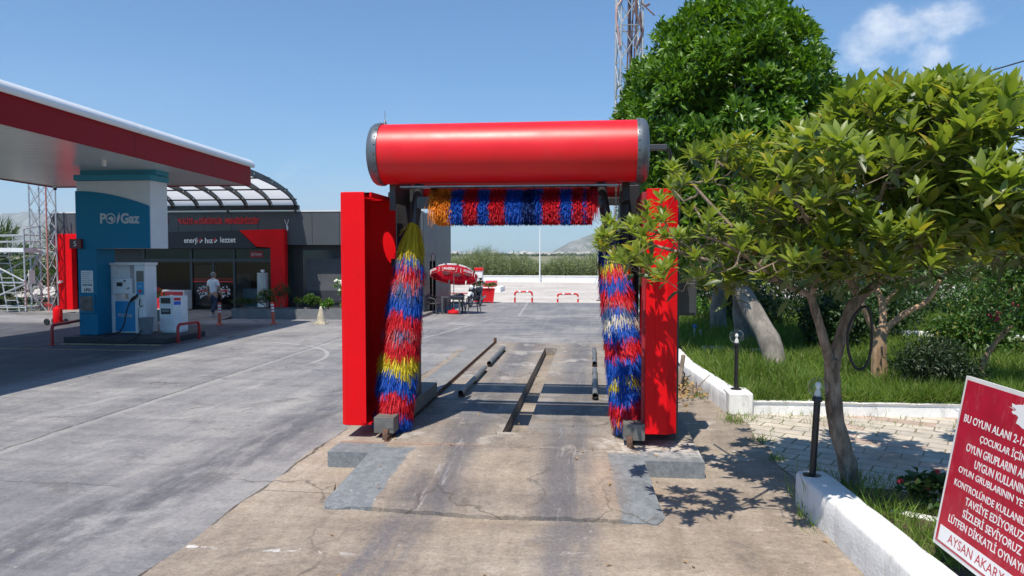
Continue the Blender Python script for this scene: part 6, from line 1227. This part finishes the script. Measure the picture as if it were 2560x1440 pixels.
for p in sorted(tips, key=lambda p: np.min(np.linalg.norm(n0-p, axis=1))):
    A_ = np.array(NP); dl = np.linalg.norm(A_-p, axis=1); d2 = dl+np.maximum(0, A_[:, 2]-p[2]+.03)*2.5+np.maximum(0, .12-dl)*2+rng.random(len(A_))*.05; i = int(np.argmin(d2)); q = NP[i]; r0 = min(.012, NR[i]*.85); dst = dl[i]
    mid = q*.45+p*.55+np.array([rnd.gauss(0, .04), rnd.gauss(0, .04), -.05-.10*rnd.random()*min(1, dst/.4)]); m1 = q*.75+mid*.25+np.array([rnd.gauss(0, .015), rnd.gauss(0, .015), -.02]); m2 = mid*.4+p*.6+np.array([rnd.gauss(0, .012), rnd.gauss(0, .012), 0])
    b.tube([tuple(q), tuple(m1), tuple(mid), tuple(m2), tuple(p)], [r0, r0*.92, r0*.78, r0*.66, .0045], 5)
    NP += [mid, m2]; NR += [r0*.85, r0*.75]
    ax = norm(norm(p-mid)*.55+np.array([rnd.gauss(0, .2), rnd.gauss(0, .22)-.08, .75])); e1 = norm(np.cross(ax, [.3, 1, .1])); e2 = np.cross(ax, e1); nl = rnd.randint(11, 17); base = rnd.uniform(0, 6.28); big = (.85+.28*min(1, max(0, (p[0]-1.2)/1.6)))*(.84 if p[0] < 1.2 else 1)*min(1., .35+.105*p[1])*rnd.uniform(.85, 1.12)
    for j in range(nl):
        az = base+j*2.399; op = .28+.95*(j/nl)+rnd.gauss(0, .09); dd = ax*math.cos(op)+(e1*math.cos(az)+e2*math.sin(az))*math.sin(op); Pl.append(p-ax*.035*(j/nl)); Dl.append(dd); Ll.append(big*(.128+.078*math.sin(min(1., j/nl+.25)*2.2))*rnd.uniform(.85, 1.1)); Wl.append(.33*Ll[-1]); Ul.append(ax*1.0+dd*-.3+rng.normal(size=3)*.08)
b.build('twig', BARKB, Q)
LOQ = leafmat('leaf_loquat', (.105, .165, .022), (.27, .335, .055), .42, .40, (.46, .36, .06), .5)
leaves('crown', np.array(Pl), np.array(Dl), np.array(Ll), np.array(Wl), LOQ, Q, up=norm(np.array(Ul)), curl=.20, fold=.34)
# older leaves hanging lower, darker
n = 2600; k = rng.integers(0, len(tips), n); P = tips[k]+rng.normal(size=(n, 3))*np.array([.07, .07, .05])-np.array([0, 0, .07]); sel = (P[:, 0] > .3) & (rng.random(n) < np.clip((P[:, 0]-.2)/1.6, .25, 1)); P = P[sel]; n = len(P)
leaves('old_foliage', P, norm(rng.normal(size=(n, 3))*np.array([1, 1, .45])+np.array([0, 0, -.25])), rng.uniform(.11, .20, n), .052, leafmat('leaf_loquat_old', (.038, .065, .018), (.10, .135, .035), .42, .25, (.36, .30, .05)), Q, curl=.25, fold=.3)
t_ = thing('hose_loop', 'black hose loop hung in the fork of the broad low tree', 'hose', (2.42, 6.98, 1.9)); b = MB(); b.tube([(2.405+.105*math.sin(a)+.012*math.cos(2*a), 6.93-.02*math.cos(a), 1.60-.285*-math.cos(a)+.01*math.sin(3*a)) for a in np.linspace(0, 2*math.pi, 40, endpoint=False)], .0125, 8, closed=True); b.build('tube', BLACK, t_)
# crape-like flowering trees and shrubs beyond
t_ = thing('flowering_tree', 'tan-barked forked tree with pink blossoms right of the broad low tree', 'tree', (4.74, 12.83, .15)); b = MB()
limb(b, [(4.74, 12.83, .1), (4.76, 12.83, .5), (4.74, 12.8, .95), (4.80, 12.8, 1.12)], .13, .095, 10); limb(b, [(4.70, 12.8, .1), (4.68, 12.78, .5), (4.66, 12.78, .95)], .09, .06, 8); limb(b, [(4.80, 12.8, 1.1), (5.1, 12.7, 1.4), (5.4, 12.6, 1.62), (5.6, 12.6, 2.0), (5.9, 12.6, 2.4)], .06, .02); limb(b, [(4.78, 12.8, 1.05), (4.85, 13, 1.5), (4.8, 13.2, 1.9), (4.95, 13.3, 2.5)], .07, .03); limb(b, [(4.72, 12.8, 1.0), (4.5, 12.7, 1.3), (4.35, 12.6, 1.7), (4.2, 12.6, 2.2)], .05, .02); limb(b, [(4.85, 13, 1.5), (5.2, 13, 1.9), (5.6, 13.2, 2.4)], .05, .02); b.build('trunk', BARKO, t_)
blob(t_, (5.6, 12.7, 2.45), (1.9, 1.2, .75), 5600, .10, .05, LM, 34, flowers=FLP, nf=16, fr=.024)
t_ = thing('flowering_shrub', 'spreading leafy shrub with pink blossoms at the right picture edge', 'shrub', (7.6, 12.3, .15)); b = MB(); limb(b, [(7.5, 12.9, .1), (7.3, 12.8, .8), (7.0, 12.6, 1.4)], .07, .03); limb(b, [(7.5, 12.9, .1), (7.8, 12.8, .9), (8, 12.5, 1.6)], .07, .03); b.build('trunk', BARKO, t_); blob(t_, (7.4, 12.2, 1.95), (1.5, 1.0, .95), 5200, .085, .045, LM, 30, flowers=FLP, nf=18, fr=.024)
t_ = thing('round_bush', 'dark clipped round bush on the lawn behind the red notice board', 'bush', (5.35, 12.05, .15)); blob(t_, (5.35, 12.2, .62), (.74, .6, .50), 5200, .075, .028, leafmat('leaf_boxwood', (.012, .028, .010), (.032, .06, .018), .5, .15), 40, name='foliage'); b = MB(); limb(b, [(5.35, 12.2, .1), (5.3, 12.2, .5)], .05, .03); b.build('stem', BARKB, t_)
t_ = thing('leaning_stem', 'thin leaning pale trunk with a few pink blossoms near the back kerb', 'small tree', (6.75, 13.8, .15)); b = MB(); limb(b, [(6.60, 13.4, .12), (6.66, 13.4, .5), (6.85, 13.4, .85), (7.1, 13.4, 1.15)], .05, .035); b.build('trunk', BARKO, t_); blob(t_, (6.95, 13.4, 1.25), (.5, .4, .3), 420, .07, .04, LM, 10, name='foliage', flowers=FLP, nf=4)
bsh = [(2.9, 24.5, 1.3, 1.2, .9, LG, 'bright bush in the sun left of the pale trunks'), (2.6, 29, 1.6, 1.4, 1.7, LD, 'tall dark bush behind the left end of the lawn'), (4.6, 22.5, 1.4, 1.2, 1.5, LD, 'dark bush between the pale trunks and the back kerb'), (5.4, 17.2, 1.0, .9, 1.15, LD, 'dark leafy bush right of the leaning trunk'), (6.8, 19.5, 1.6, 1.3, 1.55, LD, 'large dark bush behind the flowering tree'), (8.2, 22, 1.7, 1.3, 1.9, LD, 'tall dark hedge bush behind the back kerb'), (8.0, 16.3, .9, .8, .9, LM, 'yellow-green feathery bush behind the round bush'), (10.3, 20.0, 1.6, 1.3, 1.6, LM, 'grey-green bush at the right end of the back kerb'), (10.2, 15.3, 1.3, 1.1, 1.3, LM, 'loose bush at the right edge beyond the leaning stem'), (12.8, 19, 1.8, 1.5, 2.0, LD, 'dark bush at the far right of the garden'), (4.0, 31, 2.2, 1.6, 2.2, LD, 'tall dark bush closing the back of the garden left'), (8.5, 29, 2.6, 1.8, 2.4, LD, 'big dark bush closing the back of the garden middle'), (13, 27, 3., 2., 2.7, LD, 'big dark bush closing the back of the garden right'), (3.4, 26.5, 1.6, 1.2, 2.6, LD, 'tall dark bush just behind the leftmost pale trunk'), (6.2, 25.5, 2.0, 1.4, 2.7, LD, 'tall dark bush behind the fork of the broad low tree'), (9.8, 25.2, 2.0, 1.4, 2.8, LD, 'tall dark bush behind the flowering tree crown'), (16.5, 23, 2.4, 1.6, 2.7, LD, 'dark bush beyond the flowering shrub at the right edge'), (5.6, 34, 3., 1.6, 3.1, LD, 'tallest dark bush far behind the pale trunks'), (11, 34, 3.2, 1.8, 3.2, LD, 'tallest dark bush far behind the round bush'), (17.5, 32, 3.5, 2., 3.3, LD, 'tallest dark bush far behind the notice board')]
for x_, y_, rx_, ry_, hh, m_, lb in bsh:
    t_ = thing('bush', lb, 'bush', (x_, y_, .2), 'bushes of the garden'); blob(t_, (x_, y_, .2+hh*.52), (rx_, ry_, hh*.62), int(2400+900*rx_), .14, .06, m_, 30, name='foliage'); b = MB(); limb(b, [(x_, y_, .1), (x_+.05, y_, hh*.5), (x_+.2, y_, hh*.9)], .06, .02); b.build('stem', BARKD, t_)
# geraniums by the near tree
t_ = plant('geranium', 'dark leafed geranium with deep red flowers behind the notice board', (2.92, 6.55, .16), .42, .3, .36, 420, LD, .075, .07, mat('petal_deep_red', (.40, .012, .03), .5), 10, None, fr=.022)
# grass
GRS = leafmat('grass_blade', (.060, .11, .012), (.19, .30, .04), .55, .35, (.42, .36, .15))
def grass(name, X, Y, Z, h, wd=.012, lean=.35):
    n = len(X); P = np.stack([X, Y, Z], 1); D = np.stack([rng.normal(size=n)*lean, rng.normal(size=n)*lean, np.ones(n)], 1); o = leaves(name, P, D, h, wd, GRS, None, up=norm(rng.normal(size=(n, 3))), curl=.35, fold=.05, simple=True); o['kind'] = 'stuff'; return o
n = 120000; Y = 11.25+(rng.random(n)**1.7)*18; X = np.interp(Y, [11.2, 14.4], [2.3, 1.98])+rng.random(n)*(4.4+(Y-11)*.7); lump = np.sin(X*3.1+np.sin(Y*2.3)*1.5)*np.sin(Y*2.7+X)
Z = .14+.04*np.sin(X*1.3+Y)*np.sin(Y*.9)+.012*(Y-11); grass('lawn_grass', X, Y, Z-.01, np.maximum(.05, (.13+.085*lump+.05*np.sin(X*9.7+Y*4)*np.sin(Y*11.3-X*3)+rng.random(n)**2*.22))*(1+.02*(Y-11)), .011+.0006*(Y-11), .5)
sp = [(2.05, 7.0, 60, .12), (1.93, 6.7, 90, .06), (1.95, 6.4, 60, .05), (2.28, 6.9, 260, .22), (2.6, 6.6, 300, .30), (2.35, 6.2, 200, .12), (2.42, 5.7, 300, .14), (2.45, 5.3, 160, .10), (3.0, 6.2, 300, .3), (3.2, 5.6, 300, .4), (2.0, 10.55, 160, .10), (2.25, 10.9, 120, .18), (3.0, 10.95, 120, .35), (4.2, 11.0, 80, .4), (3.2, 10.6, 60, .5), (1.6, 13.3, 160, .14), (1.75, 12.4, 120, .1), (2.1, 8.6, 60, .05), (2.12, 9.5, 90, .07)]
X = []; Y = []; H_ = []; Zs = []
for x_, y_, n, s_ in sp:
    X.append(rng.normal(size=n)*s_+x_); Y.append(rng.normal(size=n)*s_+y_); H_.append(rng.uniform(.06, .26, n) if y_ < 7.5 and x_ > 0 else rng.uniform(.03, .14, n)); Zs.append(np.full(n, .2 if (x_ > 2.2 and y_ < 7.2) else .0))
X = np.concatenate(X); Y = np.concatenate(Y); H_ = np.concatenate(H_); Zs = np.concatenate(Zs); wl_ = (X < 2.24) & (Y < 7.1) & (X > 1.9); grass('weeds', X[~wl_], Y[~wl_], Zs[~wl_], H_[~wl_], .008, .45)
# debris heap, cables and taps behind the right panel
t_ = thing('debris_heap', 'heap of broken branches and dead leaves with cables by the kerb behind the right panel', 'debris', (1.55, 13.4, 0)); b = MB()
for k in range(26):
    p = Vector((rnd.gauss(1.5, .18), rnd.gauss(13.2, .5), .05)); q = p+Vector((rnd.gauss(0, .25), rnd.gauss(0, .25), abs(rnd.gauss(.1, .12)))); b.tube([p, (p+q)/2+Vector((0, 0, .04)), q], [.012, .01, .006], 5)
b.cyl((1.5, 13.0, .05), (1.62, 13.4, .55), .04, 7); b.build('branches', mat('dead_wood', (.22, .17, .13), .9, var=.4), t_); n = 260; leaves('dead_leaves', np.stack([rng.normal(size=n)*.2+1.5, rng.normal(size=n)*.7+13.1, rng.uniform(.01, .14, n)], 1), rng.normal(size=(n, 3))*np.array([1, 1, .3]), .09, .05, leafmat('dead_leaf', (.22, .12, .05), (.42, .27, .10), .7, .1), t_, simple=True)
t_ = thing('cable_coil', 'black cables looping on the ground at the right red panel', 'cable', (1.3, 12.8, 0))
b = MB(); b.tube([(1.05, 10.2, .6), (1.15, 11.0, .1), (1.3, 12.3, .03), (1.5, 12.6, .05), (1.62, 13.2, .25), (1.5, 13.8, .5), (1.2, 13.9, .7)], .014, 6); b.tube([(1.02, 10.2, 1.0), (1.2, 11.8, .35), (1.45, 13.4, .12), (1.6, 14.4, .1)], .012, 6); b.build('cable', BLACK, t_)
t_ = thing('water_tap', 'blue and grey water standpipes on the lawn behind the kerb', 'tap', (2.6, 18.9, .2)); b = MB(); b.cyl((2.52, 18.6, .2), (2.52, 18.6, .55), .03, 8); b.cyl((2.66, 18.6, .2), (2.66, 18.6, .5), .03, 8); b.build('pipe', mat('pvc_grey', (.35, .38, .42), .5), t_); b = MB(); b.cyl((2.52, 18.6, .55), (2.52, 18.6, .63), .04, 8); b.cyl((2.45, 18.6, .6), (2.59, 18.6, .6), .018, 6); b.build('valve', mat('pvc_blue', (.05, .18, .5), .5), t_)
# loose leaves and chips on the concrete
n = 60; o = leaves('fallen_leaves', np.stack([rng.uniform(-3, 2, n), rng.uniform(5.1, 16, n), np.full(n, .02)], 1), rng.normal(size=(n, 3))*np.array([1, 1, .1]), rng.uniform(.03, .07, n), .025, MATS['dead_leaf'], None, up=np.tile(np.array([[0., .1, 1.]]), (n, 1)), simple=True); o['kind'] = 'stuff'
oz = np.array([v.co.z for v in o.data.vertices]); 
for v in o.data.vertices:
    if 7.82 < v.co.y < 18.2 and -2.9 < v.co.x < 1.18: v.co.z += .18
    elif 6.4 < v.co.y <= 7.82 and -2.5 < v.co.x < .65: v.co.z += .03+.15*((v.co.y-6.4)/1.42)**.85
# ------------------------------------------------------------------ notice board on the near wall
NB = thing('notice_board', 'leaning red playground notice board with white Turkish text on the near white wall', 'notice board', (2.36, 4.9, .39))
ux = Vector((0.03, -1, 0)).normalized(); uz = Vector((.165, 0, 1)).normalized(); nb0 = Vector((2.345, 5.31, .375)); WB, HB = 1.2, 1.17; nn = ux.cross(uz)
def bp_(a, h_, d=0.): return nb0+ux*a*WB+uz*h_*HB+nn*d
def rect(b, a0, a1, h0, h1, d0, d1):
    vs = [bp_(a, h_, d) for d in (d0, d1) for a, h_ in ((a0, h0), (a1, h0), (a1, h1), (a0, h1))]; b.add(vs, [(3, 2, 1, 0), (4, 5, 6, 7), (0, 1, 5, 4), (1, 2, 6, 5), (2, 3, 7, 6), (3, 0, 4, 7)])
b = MB(); rect(b, 0, 1, 0, 1, -.025, 0); b.build('board', mat('board_white', (.74, .73, .72), .5, var=.06, dirt=.3, dirtcol=(.4, .33, .3)), NB, smooth=False)
b = MB(); rect(b, .022, .978, .022, .978, .0005, .0025); fc = b.build('red_face', mat('board_red', (.46, .012, .035), .22, var=.10, scale=5, dirt=.28, dirtcol=(.62, .22, .24)), NB, smooth=False)
b = MB(); rect(b, .05, .95, .035, .125, .003, .004); st_ = b.build('white_band', WHITEL, fc, smooth=False)
TXR = mat('text_red', (.45, .012, .03), .5); text('lettering', 'AYSAN AKARYAKIT', TXR, st_, tuple(bp_(.5, .055, .0045)), ux, uz, .062, .84, .0008)
rows = ['BU OYUN ALANI 2-12 YAŞ', 'ÇOCUKLAR İÇİNDİR', 'OYUN GRUPLARINI AMACINA', 'UYGUN KULLANINIZ', 'OYUN GRUBLARININ YETİŞKİN', 'KONTROLÜNDE KULLANILMASINI', 'TAVSİYE EDİYORUZ.', 'SİZLERİ SEVİYORUZ', 'LÜTFEN DİKKATLİ OYNAYINIZ']
rows[0] = 'BU OYUN ALANI 2-12 YAŞ ARASI'; hts = [.735-.0706*i for i in range(9)]
for s_, hz in zip(rows, hts): text('lettering', s_, WHITEL, fc, tuple(bp_(.5, hz-.004, .003)), ux, uz, .054 if not any(c in s_ for c in 'İÇŞ') else .068, .037*len(s_), .0008, .012)
wf = [(.40, .905), (.44, .900), (.475, .915), (.505, .918), (.52, .965), (.545, .90), (.575, .82), (.60, .755), (.62, .73), (.585, .725), (.545, .715), (.505, .735), (.475, .74), (.48, .775), (.485, .80), (.46, .815), (.43, .812), (.415, .825), (.418, .84), (.44, .846), (.452, .858), (.43, .87), (.41, .868)]
b = MB(); n_ = len(wf); b.add([bp_((a-.375)*.85+.44, .825+(h_-.715)*.56, .0035) for a, h_ in wf], [tuple(range(n_))]); b.add([bp_((a-.375)*.85+.44, .825+(h_-.715)*.56, .0035) for a, h_ in ((.375, .868), (.395, .862), (.43, .852), (.44, .86), (.41, .846), (.385, .842), (.37, .855))], [(0, 1, 2, 3), (0, 3, 4, 5), (0, 5, 6)][:1]); b.build('emblem', WHITEL, fc, smooth=False)
for a in (.15, .8): b = MB(); p = bp_(a, .8, -.03); q = Vector((p.x+.45, p.y, .25)); b.cyl(p, q, .015, 6); b.build('rear_prop', RUST, NB)
# power line and haze
t_ = thing('power_cable', 'thin dark cable crossing the sky at the upper right', 'cable', (8, 14, 5.5)); b = MB(); b.tube([(3.6+.9*k, 14-.18*k, 4.75+.17*k+.01*k*k) for k in range(12)], .012, 5); b.build('strand', BLACK, t_)
m, t = newmat('air'); pv = t.n('ShaderNodeVolumePrincipled', {'Color': (.80, .88, 1.0), 'Density': HAZE, 'Anisotropy': .2}); t.n('ShaderNodeOutputMaterial', {'Volume': pv.outputs[0]})
b = MB(); b.box(-14500, 14500, -150, 14500, -3, 900); o = b.build('haze', m, None, smooth=False); o['kind'] = 'stuff'
